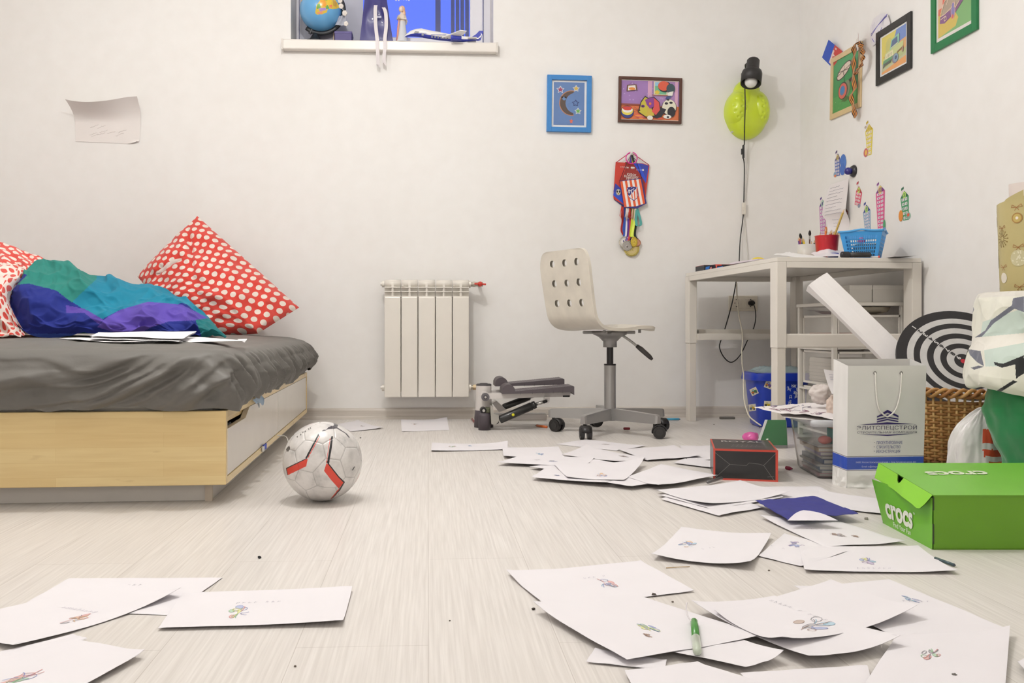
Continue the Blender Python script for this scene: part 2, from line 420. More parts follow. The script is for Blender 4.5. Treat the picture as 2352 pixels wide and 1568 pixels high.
mb.bx((-.065, .05, 0), (-.046, .062, Z1+.003), col=(205, 192, 176)); bobj('plinth', mb, paint(.45))
white_lac = paint(.25, var=.03, coat=.3)
R_yz = Matrix(((0, 0, 1), (1, 0, 0), (0, 1, 0)))      # polygon (y,z) extruded along x
def drawer(y0, y1, cutfar):
    zb_, zt_ = Z1+.021, Z2-.022
    P = [(y0, zb_), (y1, zb_), (y1, zt_), (y0+.34, zt_), (y0+.27, zt_-.027), (y0, zt_-.029)]
    if cutfar is None: P = [(y0, zb_), (y1, zb_), (y1, zt_), (y0, zt_)]
    elif cutfar: P = [(y0, zb_), (y1, zb_), (y1, zt_-.029), (y1-.27, zt_-.027), (y1-.34, zt_), (y0, zt_)]
    mb = MB((222, 214, 202)); mb.prism(P, (-.017, 0, 0), R_yz, .015)
    d = bobj('drawer', mb, white_lac)
    mb = MB((190, 172, 140)); mb.bx((-.6, y0+.01, zb_), (-.03, y1-.01, zb_+.012)); mb.bx((-.6, y0+.01, zb_), (-.585, y1-.01, zb_+.1)); obj('drawer_box', mb, paint(.6), d, world=False)
drawer(.026, BL/2-.002, False); drawer(BL/2+.002, BL-.026, None)
# things inside and hanging out of the drawer
def blob(c, r, seed, amp=.25, freq=9, nu=40, nv=24, col=(40, 44, 60), flatz=None, M=None):
    mb = MB(col); c = V(c)
    def f(u, v):
        t = pi*v; p = 2*pi*u; d = V((sin(t)*cos(p), sin(t)*sin(p), cos(t)))
        k = 1+amp*fbm(d*freq*.3+V((seed*7.1, seed*3.3, 0)), 4)
        q = V((d.x*r[0]*k, d.y*r[1]*k, d.z*r[2]*k))
        if M: q = M@q
        q = c+q
        if flatz is not None: q.z = max(q.z, flatz)
        return q
    mb.grid(lambda u, v: f(u, 1-v), nu, nv, closeu=True); return mb
fabric = paint(.9, var=.1, bmp=.15, sheen=.3)
mb = blob(BM@V((-.07, .17, .135)), (.05, .13, .068), 3, .4, 12, col=(62, 74, 88), flatz=.086)
solo('jeans', mb, 'dark blue-grey clothes seen through the near drawer handle cutout', 'clothes', fabric)
mb = MB((176, 198, 220)); q = [BM@V(p) for p in ((.001, .40, .243), (.003, .56, .243), (.006, .53, .215), (.005, .49, .205), (.004, .45, .219))]
def rag(u, v): 
    a = BM@V((.004+.006*v+.003*sin(u*9), .38+.17*u, .243)); b = BM@V((.006+.008*v+.004*sin(u*9), .40+.13*u, .215+.012*abs(u-.5)*2+.008*sin(u*14)))
    return a.lerp(b, v)
mb.grid(rag, 16, 6); solo('blue_cloth', mb, 'light blue cloth corner trapped over the drawer top', 'cloth', fabric)
mb = MB((40, 70, 190)); mb.box(BM@V((.004, .62, .066)), (.004, .05, .018), rotz(.0), bev=.001); mb.box(BM@V((.004, .585, .064)), (.004, .03, .016), col=(230, 228, 226))
solo('blue_tag', mb, 'small blue and white tag sticking out under the drawer', 'tag')
mb = MB((235, 232, 226)); mb.tube(crs_path([BM@V(p) for p in ((-.005, .93, .066), (.012, .95, .062), (.035, .93, .058), (.05, .88, .03), (.055, .86, .004))], 20), .0018, 6)
solo('white_string', mb, 'thin white string hanging out of the bed drawer', 'string')

# ------------------------------------------------------------------ mattress under a grey fitted sheet
MT = .405
def sheet(u, v):
    """u around the perimeter, v: 0 hem .. 1 centre of the top"""
    hx, hy = (BW-.0)/2+.005, (BL+.06)/2; cx, cy = -BW/2+.012, BL/2-.005; r = .10
    per = [2*(hx-r), 2*(hy-r)]; arc = pi*r/2; L = 2*(per[0]+per[1])+4*arc; s_ = u*L
    seq = [('x', 1), ('c', 0), ('y', 1), ('c', 1), ('x', -1), ('c', 2), ('y', -1), ('c', 3)]  # start at front left corner going right
    lens = [per[0], arc, per[1], arc, per[0], arc, per[1], arc]; k = 0
    while k < 7 and s_ > lens[k]: s_ -= lens[k]; k += 1
    f = s_/lens[k]
    if k == 0: p, n = (-hx+r+per[0]*f, -hy), (0, -1)
    elif k == 2: p, n = (hx, -hy+r+per[1]*f), (1, 0)
    elif k == 4: p, n = (hx-r-per[0]*f, hy), (0, 1)
    elif k == 6: p, n = (-hx, hy-r-per[1]*f), (-1, 0)
    else:
        cxy = [(hx-r, -hy+r), (hx-r, hy-r), (-hx+r, hy-r), (-hx+r, -hy+r)][(k-1)//2]; a = [-pi/2, 0, pi/2, pi][(k-1)//2]+f*pi/2
        n = (cos(a), sin(a)); p = (cxy[0]+r*n[0], cxy[1]+r*n[1])
    zlow = Z2+.004
    if v < .5:
        t = v/.5; z = zlow+(MT-.05-zlow)*t; inset = -.012*sin(pi*t)+.012*(1-t)**3
    elif v < .7:
        t = (v-.5)/.2; z = MT-.05+.05*sin(t*pi/2); inset = .055*(1-cos(t*pi/2))
    else:
        t = (v-.7)/.3; z = MT+.022*min(1, t*2.4)**.7; inset = None
    if inset is None:
        px, py = p[0]-n[0]*.055, p[1]-n[1]*.055; tt = t**1.3
        px, py = px*(1-tt*.98), py*(1-tt*.98)
        w = fbm(V((px*5, py*5, 1)), 4)*.006+ridge(V((px*3+py*2, py*6-px, 4)))*.003
        return BM@V((cx+px, cy+py, z+w*min(1, t*4)))
    px, py = p[0]-n[0]*inset, p[1]-n[1]*inset
    side = max(0, n[0]); front = max(0, -n[1])
    # diagonal drapes on the front face, tight gathers on the side
    def pleat(t, p=.24):
        t = t-math.floor(t); return 1-(1-t/p)**1.5 if t < p else (1-(t-p)/(1-p))**1.4
    wv = fbm(V((px*1.3, z*2.5, 4)), 3); a = z*.88-px*.40+wv*.085
    amp = .55+.9*max(0, fbm(V((px*2.1, z*3, 8)), 2)+.2)
    d1 = pleat(a*9.5)*.044*amp+pleat(a*23+.4+wv*2)*.012+fbm(V((px*11, py*11, z*14)), 4)*.010-.018
    g = py+z*.55+fbm(V((py*3, z*4, 2)), 3)*.05
    d2 = pleat(g*11, .35)*.028+pleat(g*27+.3, .4)*.012+fbm(V((py*8, z*10, 2)), 4)*.012-.014
    env = max(0, sin(pi*min(1, v/.60)))**.6 if v < .60 else 0
    env = max(env, .35 if v < .3 else 0)
    d = (front*d1+side*d2*1.1)*env+side*.018*(1-v/.7)
    hem = (fbm(V((px*6, py*6, 0)), 3)*.018+ridge(V((g*13, .2, 1.7)))*.012*side)*max(0, 1-v/.35)
    if py > .2: hem += side*.012*min(1, (py-.2)/.5)*max(0, 1-v/.35)
    return BM@V((cx+px+n[0]*d, cy+py+n[1]*d, z+hem+front*.004*(1-v)))
mb = MB((108, 105, 100))
mb.grid(sheet, 900, 90, closeu=True)
sheet_m = paint(.55, var=.07, nscale=5, bmp=.25, bscale=160)
matt = thing('mattress', 'mattress in a crumpled dark grey fitted sheet on the birch bed', 'mattress', M=BM)
obj('fitted_sheet', mb, sheet_m, matt)
mb = MB((225, 222, 215)); mb.bx((-BW+.03, .02, Z2-.018), (-.03, BL-.02, MT-.06), bev=.03); obj('core', mb, fabric, matt, world=False)

# ------------------------------------------------------------------ fabrics with dots
def dots(name, base, dot, n, rad, aspect=1.0):
    m, nt, p, N, L = newmat(name)
    t = N('ShaderNodeTexCoord'); fac = None
    mpn = N('ShaderNodeMapping'); mpn.inputs['Scale'].default_value = (n*aspect, n, 1); mpn.inputs['Rotation'].default_value = (0, 0, .25)
    L(t.outputs['UV'], mpn.inputs[0])
    for off in (0, .5):
        a = N('ShaderNodeVectorMath'); a.operation = 'ADD'; a.inputs[1].default_value = (off, off, 0); L(mpn.outputs[0], a.inputs[0])
        fr_ = N('ShaderNodeVectorMath'); fr_.operation = 'FRACTION'; L(a.outputs[0], fr_.inputs[0])
        d = N('ShaderNodeVectorMath'); d.operation = 'DISTANCE'; d.inputs[1].default_value = (.5, .5, 0)
        mm = N('ShaderNodeVectorMath'); mm.operation = 'MULTIPLY'; mm.inputs[1].default_value = (1, 1, 0); L(fr_.outputs[0], mm.inputs[0]); L(mm.outputs[0], d.inputs[0])
        k = mth(nt, 'LESS_THAN', d.outputs['Value'], rad); fac = k if fac is None else mth(nt, 'MAXIMUM', fac, k)
    vec = coords(nt); f = noise_fac(nt, vec, 11, 0, .12)
    L(mixc(nt, f, mixc(nt, fac, lin(base), lin(dot)), lin((150, 60, 50))), p.inputs['Base Color']); p.inputs['Roughness'].default_value = .9; p.inputs['Sheen Weight'].default_value = .2
    nn = N('ShaderNodeTexNoise'); nn.inputs['Scale'].default_value = 34; nn.inputs['Detail'].default_value = 5; L(vec, nn.inputs['Vector']); bump(nt, p, nn.outputs['Fac'], .35, .006)
    return m
RED_DOT = dots('red_polka_fabric', (218, 66, 54), (236, 224, 212), 12.5, .235, .62)
WHITE_DOT = dots('white_polka_fabric', (236, 222, 212), (210, 66, 54), 8, .25)
# pillow standing on its corner against the back wall
A_, B_, C_, D_ = atD(315, 634, 4.02), atD(453, 496, 4.20), atD(687, 706, 4.10), atD(592, 766, 3.86)
D2_ = atD(432, 776, 3.86)
def pil(sgn):
    def f(u, v):
        # square parameter -> quad with softened bottom
        e = A_.lerp(B_, u); g = D2_.lerp(C_, u)
        low = D2_.lerp(D_, min(1, u*2)) if u < .5 else D_.lerp(C_, (u-.5)*2)
        p = e.lerp(low, v)
        th = (max(0, 16*u*(1-u)*v*(1-v)))**.5
        n = V((.05, -1, .28)).normalized()
        w = fbm(V((u*5, v*5, 2)), 4)*.014+ridge(V((u*3+v*2.2, v*6, 6)))*.011*(v**1.5)
        # gathered tuck running down from the top corner
        cr = abs((u-.72)+(v-.12)*.95-.0); cr2 = abs(v-.23-.1*(u-.4))
        tuck = -.022*math.exp(-(cr/.028)**2)*max(0, 1-abs(v-.2)/.34)
        tuck += -.016*math.exp(-(cr2/.025)**2)*max(0, 1-abs(u-.25)/.33)
        if sgn < 0: return p-n*(.075*th)
        return p+n*(.135*th+(w*1.7+tuck*1.3)*min(1, th*1.6))
    return f
mb = MB((220, 70, 58)); mb.grid(lambda u, v: pil(1)(u, 1-v), 90, 90, uv=True); mb.grid(pil(-1), 30, 30, uv=True)
pl = thing('pillow', 'red pillow with white polka dots leaning on its corner against the wall', 'pillow', loc=(D_.x-.1, D_.y, MT+.02))
obj('pillowcase', mb, RED_DOT, pl)
mb = MB((240, 224, 214))
def slit(u, v):
    a = pil(1)(.18+.30*u, .215+.055*u-.02); n = V((.05, -1, .28)).normalized()
    w = sin(pi*u)**.8*.028
    return a+V((.1, 0, .9))*w*(v-.5)*1.3+n*(.006+.004*sin(pi*v)*sin(pi*u))
mb.grid(slit, 20, 6); obj('inner_cushion', mb, fabric, pl)['label'] = 'white inner cushion showing through the open edge'

# ------------------------------------------------------------------ patchwork duvet, painted patch by patch
def s2f(P): return [(x/3.0947, 460+y/3.0947) for x, y in P]
TEAL = s2f([(120, 600), (330, 400), (690, 555), (510, 725), (400, 640), (200, 590)]); CYAN = s2f([(690, 555), (760, 520), (1290, 760), (1050, 725), (860, 775), (712, 850), (500, 712)])
PUR = s2f([(1290, 740), (1530, 860), (1420, 852), (1200, 860), (1080, 900), (940, 975), (690, 900), (760, 830), (860, 775), (1050, 720)]); PUR2 = s2f([(470, 745), (600, 770), (740, 850), (700, 880), (600, 800), (470, 800)])
ENDT = s2f([(1390, 850), (1520, 830), (1640, 985), (1440, 985)])
rows = [[(24, 700, 2.86), (60, 772, 2.80), (215, 778, 2.80), (330, 779, 2.80), (430, 778, 2.80), (516, 776, 2.84)],
        [(18, 690, 2.88), (60, 740, 2.80), (190, 752, 2.80), (320, 752, 2.80), (425, 760, 2.82), (520, 772, 2.86)],
        [(26, 668, 2.92), (80, 690, 2.84), (190, 700, 2.86), (310, 718, 2.86), (420, 730, 2.88), (505, 758, 2.92)],
        [(50, 640, 3.02), (110, 640, 2.98), (215, 662, 2.98), (330, 688, 3.0), (425, 706, 3.02), (498, 752, 3.04)],
        [(80, 612, 3.22), (112, 600, 3.22), (215, 640, 3.22), (330, 664, 3.24), (410, 692, 3.24), (494, 752, 3.2)],
        [(85, 640, 3.45), (115, 640, 3.45), (215, 668, 3.45), (330, 690, 3.45), (410, 712, 3.45), (490, 757, 3.4)],
        [(90, 766, 3.6), (115, 766, 3.6), (215, 766, 3.6), (330, 766, 3.6), (410, 766, 3.6), (488, 764, 3.5)]]
RW = [[atD(*p) for p in r] for r in rows]
def duv(u, v):
    p = crs([crs(r, u) for r in RW], v)
    e = min(1, 12*min(u, 1-u))*min(1, 6*(1-v))
    w = ridge(V((u*5+v*2.5, v*4-u*1.5, 5.5)))*.034+fbm(V((u*4, v*4, 3)), 2)*.016+max(0, ridge(V((u*8-v*3, v*7, 1.5)))-.2)*.022+max(0, ridge(V((u*15+v*4, v*12-u*3, 8.5)))-.35)*.012
    k = abs(u-.5-(.33-v)*.35)
    w -= .035*math.exp(-(k/.05)**2)*max(0, 1-abs(v-.34)/.22)
    return p+V((.1, -.75, .55))*(w*e)
def duvcol(u, v):
    p = duv(u, v)-CAM; D = p.dot(FW); x = CX+FPX*p.dot(RT)/D; y = CY-FPX*p.z/D
    for P, c in ((ENDT, (24, 112, 116)), (TEAL, (36, 126, 116)), (PUR, (92, 72, 168)), (PUR2, (86, 64, 156)), (CYAN, (14, 124, 152))):
        if inpoly(x, y, P): return c
    if v > .45: return (36, 126, 116) if x < 222 else (14, 124, 152)
    if y > 766 and x < 220: return (50, 78, 166)
    return (24, 40, 128)
mb = MB(); mb.grid(duv, 300, 200, col=duvcol)
solo('duvet', mb, 'crumpled duvet in blue, teal and purple patches on the bed', 'duvet', paint(.9, var=.08, bmp=.3, bscale=120))
# dotted bedspread heaped at the left end: red side and its white reverse folded over
rr = [[(-260, 640, 3.1), (-120, 600, 3.1), (-30, 610, 3.05), (62, 640, 3.02), (74, 660, 3.0)],
      [(-260, 590, 3.2), (-120, 560, 3.2), (-10, 580, 3.2), (60, 600, 3.15), (100, 622, 3.12)],
      [(-260, 560, 3.4), (-120, 545, 3.4), (0, 564, 3.4), (60, 588, 3.35), (112, 602, 3.3)],
      [(-260, 660, 3.6), (-120, 660, 3.6), (0, 650, 3.6), (60, 660, 3.6), (114, 660, 3.5)],
      [(-260, 770, 3.65), (-120, 770, 3.65), (0, 768, 3.65), (60, 768, 3.65), (112, 766, 3.6)]]
R2 = [[atD(*p) for p in r] for r in rr]
def red(u, v): return crs([crs(r, u) for r in R2], v)+V((0, -.6, .5))*((ridge(V((u*6+v*3, v*5, 9)))*.022+fbm(V((u*8, v*8, 1)), 3)*.012)*min(1, 8*(1-v)))
bs = thing('bedspread', 'red and white polka dot bedspread heaped behind the duvet', 'bedspread', loc=(R2[0][2].x, R2[0][2].y, MT+.02))
mb = MB(); mb.grid(red, 70, 50, uv=True); obj('red_side', mb, RED_DOT, bs)
r3 = [[(-260, 780, 2.7), (-120, 780, 2.7), (-20, 778, 2.7), (40, 776, 2.74), (62, 772, 2.78)],
      [(-260, 740, 2.72), (-120, 735, 2.72), (-20, 730, 2.72), (28, 735, 2.76), (42, 735, 2.82)],
      [(-260, 690, 2.78), (-120, 680, 2.78), (-20, 670, 2.78), (14, 680, 2.80), (26, 690, 2.88)],
      [(-260, 640, 2.95), (-120, 620, 2.95), (-10, 622, 2.95), (40, 632, 2.95), (62, 640, 3.0)],
      [(-260, 620, 3.12), (-120, 600, 3.12), (0, 606, 3.1), (50, 614, 3.08), (86, 626, 3.1)]]
R3 = [[atD(*p) for p in r] for r in r3]
def wht(u, v): return crs([crs(r, u) for r in R3], v)+V((0, -.7, .4))*((ridge(V((u*7+v*2, v*6, 2)))*.022+fbm(V((u*9, v*9, 6)), 3)*.012))
mb = MB(); mb.grid(wht, 70, 60, uv=True); obj('white_side', mb, WHITE_DOT, bs)['label'] = 'white reverse with red dots'
# ================================================================== radiator
def rad():
    Y0, Y1 = YW-.035, YW-.125           # rear and front faces
    root = thing('radiator', 'white five section radiator with a red tap under the window', 'radiator', loc=(onY(980, 900, Y1).x, YW-.08, onY(980, 912, Y1).z))
    enam = paint(.25, var=.02, coat=.3)
    xs = [onY(x, 800, Y1).x for x in (882, 921, 960, 1000, 1039, 1078)]
    zt, zb = onY(980, 641, Y1).z, onY(980, 912, Y1).z; zp = onY(980, 682, Y1).z; zh = onY(980, 658, Y1).z
    W = (233, 227, 217)
    for i in range(5):
        a, b = xs[i]+.0016, xs[i+1]-.0016; mb = MB(W); c = (a+b)/2
        mb.bx((a, Y1, zb), (b, Y1+.012, zp), bev=.004)                       # front panel
        mb.bx((c-.006, Y1+.01, zb+.02), (c+.006, Y0, zt-.02))                 # web
        mb.tube([(a, (Y0+Y1)/2+.0, zt-.022), (b, (Y0+Y1)/2+.0, zt-.022)], .022, 16, flat=1.5, up=(0, 0, 1))
        mb.tube([(a, (Y0+Y1)/2, zb+.045), (b, (Y0+Y1)/2, zb+.045)], .02, 12)
        mb.bx((c-.0022, Y1+.006, zp-.002), (c+.0022, Y1+.03, zh+.004), bev=.001)
        for z in (zp+.002, zp+.026, zh-.004):
            P = [(a, Y1+.004), (b, Y1+.004), (b, Y1+.045), (a, Y1+.045)]
            mb.bx((a, Y1+.004, z-.002), (b, Y1+.06, z+.003), bev=.001)
        mb.bx((a, Y0-.012, zb+.02), (b, Y0, zt-.03)); mb.bx((a, Y1+.028, zp-.01), (b, Y1+.034, zh+.01))
        obj('section', mb, enam, root)
    for x in (921, 1039):
        q = onY(x, 700, YW); mb = MB(W); mb.bx((q.x-.012, Y0-.005, q.z-.03), (q.x+.012, YW, q.z+.03)); obj('hanger', mb, enam, root)
        mb = MB((226, 220, 208)); mb.ball(onY(x+4, 656, Y1-.004), .0045, 10, 6); obj('wall_bracket', mb, enam, root)
    for z in (zt-.022, zb+.045):
        mb = MB(W); mb.cyl((xs[0]-.012, (Y0+Y1)/2, z), (xs[0], (Y0+Y1)/2, z), .016, 12); mb.cyl((xs[0]-.019, (Y0+Y1)/2, z), (xs[0]-.012, (Y0+Y1)/2, z), .009, 6); obj('plug', mb, enam, root)
    yc = (Y0+Y1)/2; nick = paint(.25, 1.0)
    zv = zt-.022; x5 = xs[5]
    mb = MB(W); mb.cyl((x5, yc, zv), (x5+.008, yc, zv), .019, 12, col=W)
    mb.cyl((x5+.008, yc, zv), (x5+.02, yc, zv), .012, 12, col=(176, 168, 156)); mb.cyl((x5+.02, yc, zv), (x5+.032, yc, zv), .015, 6, col=(190, 182, 168), sm=False)
    mb.cyl((x5+.032, yc, zv), (x5+.07, yc, zv), .011, 12, col=(186, 178, 164)); mb.cyl((x5+.055, yc, zv), (x5+.055, YW, zv), .009, 10, col=(186, 178, 164))
    v = obj('valve', mb, paint(.3, .6), root)
    mb = MB((206, 62, 48)); mb.cyl((x5+.055, yc-.012, zv), (x5+.055, yc-.024, zv), .013, 12); mb.box((x5+.055, yc-.024, zv), (.058, .006, .009), roty(.05), bev=.002); mb.ball((x5+.055, yc-.026, zv), .012, 12, 8)
    obj('tap_handle', mb, paint(.4), v)['label'] = 'red tap handle'
    zv = zb+.045; mb = MB(W); mb.cyl((x5, yc, zv), (x5+.01, yc, zv), .021, 12, col=W); mb.cyl((x5+.01, yc, zv), (x5+.02, yc, zv), .011, 12, col=(190, 180, 160))
    mb.cyl((x5+.02, yc, zv), (x5+.036, yc, zv), .015, 6, col=(178, 158, 126), sm=False); mb.cyl((x5+.036, yc, zv), (x5+.05, yc, zv), .009, 12, col=(160, 120, 90)); mb.cyl((x5+.044, yc, zv), (x5+.044, YW, zv), .008, 10, col=(160, 130, 100))
    obj('valve', mb, paint(.3, .6), root)
rad()

# ================================================================== pictures on the back wall
def quad_on(pl, pts, val):
    f = onY if pl == 'Y' else onX; return [f(x, y, val) for x, y in pts]
def framed(name, label, pl, px, wd, depth, col, art, mat=None, matw=0.0, ft=.0):
    """px: four corners TL,TR,BR,BL of the outer frame; the wall plane is pl"""
    base = YW if pl == 'Y' else XW
    TL, TR, BR, BL = quad_on(pl, px, base-depth)
    U, W = TR-TL, TL-BL
    n = V((0, -1, 0)) if pl == 'Y' else V((-1, 0, 0))
    C = (TL+TR+BR+BL)/4; u = ((TR-TL)+(BR-BL))/2; w = ((TL-BL)+(TR-BR))/2
    w = w-u*(w.dot(u)/u.dot(u)); hu, hw = u.length/2, w.length/2; u.normalize(); w.normalize()
    R = Matrix((u, w, u.cross(w))).transposed()
    root = thing(name, label, 'picture', loc=C-n*depth/2-w*hw)
    mb = MB(col); d = depth
    def strip(a, b, c2, d2): mb.box(C+R@V(((a+c2)/2, (b+d2)/2, -d/2+.0005)), (abs(c2-a), abs(d2-b), d-.001), R, bev=min(.0012, d*.3))
    strip(-hu, -hw, -hu+wd, hw); strip(hu-wd, -hw, hu, hw); strip(-hu+wd, hw-wd, hu-wd, hw); strip(-hu+wd, -hw, hu-wd, -hw+wd)
    obj('frame', mb, paint(.4, var=.06, nscale=30), root)
    iu, iw = hu-wd, hw-wd
    mb = MB((240, 238, 236)); O = C+R@V((-iu, -iw, -d*.55))
    mb.box(C+R@V((0, 0, -d*.75)), (2*iu+.004, 2*iw+.004, d*.3), R)
    p = P2(mb, C+R@V((-iu, -iw, -d*.6+.0004)), u*(2*iu), w*(2*iw)); art(p); obj('picture_sheet', mb, paint(.45, var=.04, nscale=20, coat=.3), root)
    return root
def art_moon(p):
    p.rect(.06, .05, .94, .96, (100, 132, 184))
    q = [(.58+.36*cos(t), .50+.27*sin(t)) for t in [radians(a) for a in range(75, 291, 12)]]+[(.72+.33*cos(t), .50+.235*sin(t)) for t in [radians(a) for a in range(255, 100, -12)]]
    p.poly([(u-.0, v+.02) for u, v in q], (190, 130, 90)); p.poly([(.5+(u-.5)*.92, .5+(v-.5)*.94+.02) for u, v in q], (92, 76, 70))
    p.ell(.36, .61, .05, .035, (100, 140, 190)); p.ell(.30, .64, .03, .02, (30, 28, 40)); p.ell(.40, .64, .03, .02, (30, 28, 40))
    for (u, v, c, k) in ((.25, .80, (160, 70, 100), 1.1), (.70, .83, (214, 182, 80), 1), (.76, .35, (110, 180, 90), 1), (.69, .52, (70, 90, 150), 1)):
        pts = [(u+(.1 if i % 2 == 0 else .05)*cos(pi/2+pi*i/5)*k, v+(.07 if i % 2 == 0 else .035)*sin(pi/2+pi*i/5)*k) for i in range(10)]
        p.line(pts, .0035, (225, 225, 230) if v > .7 or v < .4 else (60, 70, 120), True)
        if k != 1 or v != .52: p.poly([(u+(a-u)*.75, v+(b-v)*.75) for a, b in pts], c)
    p.star(.57, .135, .06, (220, 110, 84)); p.line([(.07, .07), (.45, .06)], .0015, (120, 150, 200))
framed('framed_picture', 'blue framed drawing of a crescent moon with stars on the back wall', 'Y', [(1257, 171), (1359, 173.5), (1358.5, 303.5), (1256.5, 301)], .024, .022, (64, 136, 204), art_moon)
def art_cat(p):
    p.rect(0, 0, 1, 1, (236, 228, 214)); p.rect(0, .02, 1, .40, (226, 122, 74)); p.rect(0, .38, .52, .98, (166, 128, 190)); p.rect(.46, .36, 1, .98, (176, 138, 192)); p.rect(.46, .36, .53, .98, (220, 170, 200)); p.rect(.93, .36, .98, .98, (226, 176, 206))
    rnd = random.Random(4)
    for i in range(26): p.ell(rnd.uniform(0, .9), rnd.uniform(.45, .95), .012, .016, (192, 162, 212), n=8)
    for i in range(14): p.ell(rnd.uniform(.05, .95), rnd.uniform(.04, .3), rnd.uniform(.04, .1), .02, rnd.choice([(240, 150, 70), (232, 104, 80), (214, 96, 110)]), n=10)
    p.rect(0, .36, .5, .40, (150, 80, 70))
    p.rect(.56, .62, .80, .97, (236, 222, 196)); p.rect(.58, .65, .78, .95, (120, 190, 150)); p.ell(.62, .70, .04, .05, (226, 200, 80)); p.rect(.58, .86, .78, .95, (150, 200, 230)); p.rect(.54, .62, .82, .64, (180, 110, 80))
    p.poly([(.09, .70), (.28, .74), (.26, .88), (.10, .86)], (120, 86, 70)); p.poly([(.115, .72), (.255, .75), (.24, .86), (.12, .84)], (240, 232, 226)); p.ell(.185, .77, .055, .035, (232, 146, 66)); p.line([(.13, .86), (.18, .94), (.23, .88)], .001, (90, 60, 60))
    p.ell(.11, .19, .115, .155, (50, 40, 50)); p.ell(.11, .19, .108, .148, (60, 70, 140)); p.ell(.11, .22, .10, .11, (232, 214, 90)); p.ell(.11, .25, .09, .08, (240, 236, 230)); p.ell(.11, .28, .08, .05, (214, 70, 60))
    # cat
    p.ell(.83, .33, .13, .20, (40, 36, 44)); p.ell(.83, .34, .12, .19, (236, 232, 210)); p.ell(.87, .22, .07, .13, (44, 40, 48)); p.ell(.78, .43, .03, .03, (44, 40, 48)); p.ell(.86, .45, .03, .028, (44, 40, 48)); p.ell(.81, .52, .02, .02, (44, 40, 48))
    p.poly([(.52, .1), (.62, .05), (.70, .09), (.78, .28), (.66, .34)], (44, 42, 52)); p.ell(.80, .10, .07, .05, (240, 238, 230)); p.ell(.81, .09, .02, .025, (40, 36, 44))
    p.ell(.75, .84, .115, .135, (40, 36, 44)); p.ell(.73, .86, .10, .12, (222, 96, 70)); p.ell(.85, .80, .075, .12, (62, 84, 92)); p.poly([(.80, .70), (.90, .74), (.88, .62), (.80, .62)], (238, 236, 226)); p.poly([(.78, .60), (.87, .62), (.83, .54), (.76, .54)], (70, 88, 140))
    p.poly([(.29, .19), (.34, .46), (.41, .60), (.47, .55), (.56, .59), (.66, .46), (.69, .24), (.60, .10), (.44, .06)], (50, 40, 46))
    p.poly([(.31, .20), (.35, .44), (.41, .57), (.46, .53), (.47, .3), (.44, .08)], (204, 190, 66)); p.poly([(.44, .09), (.46, .36), (.52, .30), (.58, .12)], (206, 180, 70)); p.poly([(.41, .50), (.47, .54), (.56, .57), (.58, .36), (.50, .28), (.44, .38)], (140, 66, 150)); p.poly([(.56, .56), (.65, .45), (.67, .26), (.60, .13), (.53, .22), (.57, .36)], (222, 84, 80))
    p.ell(.375, .34, .035, .035, (120, 60, 130)); p.ell(.375, .34, .015, .02, (30, 26, 30)); p.ell(.50, .41, .02, .035, (232, 130, 60)); p.ell(.315, .24, .018, .02, (60, 40, 40)); p.ell(.50, .06, .05, .055, (238, 232, 220))
    for a in (-.2, 0, .2): p.line([(.31, .24), (.22, .26+a*.3)], .0008, (40, 34, 34))
framed('framed_picture', 'brown framed crayon drawing of a colourful cat with a ball', 'Y', [(1421.5, 174.5), (1567.5, 179), (1565.5, 284.5), (1420, 279.5)], .014, .016, (92, 58, 46), art_cat)

# paper taped to the wall at left, top edge curling forward
mb = MB((240, 234, 230))
TL, TR, BR, BL_ = [onY(*q, YW-.0005) for q in ((172, 264), (325, 262), (320, 331), (174, 325))]
def wp(u, v):
    p = BL_.lerp(BR, u).lerp(TL.lerp(TR, u), v)
    k = max(0, (v-.72)/.28); sag = .032*sin(pi*min(1, u*1.15))*(1-.55*u) if u > 0 else 0
    c = k*k*(.085+.02*sin(u*5)); p = p+V((0, -c, .055*k-sag*k+.016*k*u))
    p.x -= .012*k*k*(1-u)
    e = max(0, (.12-v)/.12)*max(0, (u-.8)/.2); p.y -= .012*e+.004*sin(u*7)*(1-v)*.4*.5+.0015; p.z += .012*e*e; p.x -= .008*e*e
    return p
mb.grid(wp, 36, 28)
rnd = random.Random(8)
for i in range(9):
    u0, v0 = rnd.uniform(.1, .7), rnd.uniform(.2, .55); pts = [wp(u0+.12*t, v0+.1*t+rnd.uniform(-.02, .02))+V((0, -.0006, 0)) for t in [k/6 for k in range(7)]]
    mb.tube(pts, .0006, 4, col=(214, 205, 200))
solo('paper_sheet', mb, 'white paper with a curling top edge taped to the wall above the bed', 'paper', paint(.8, var=.02))

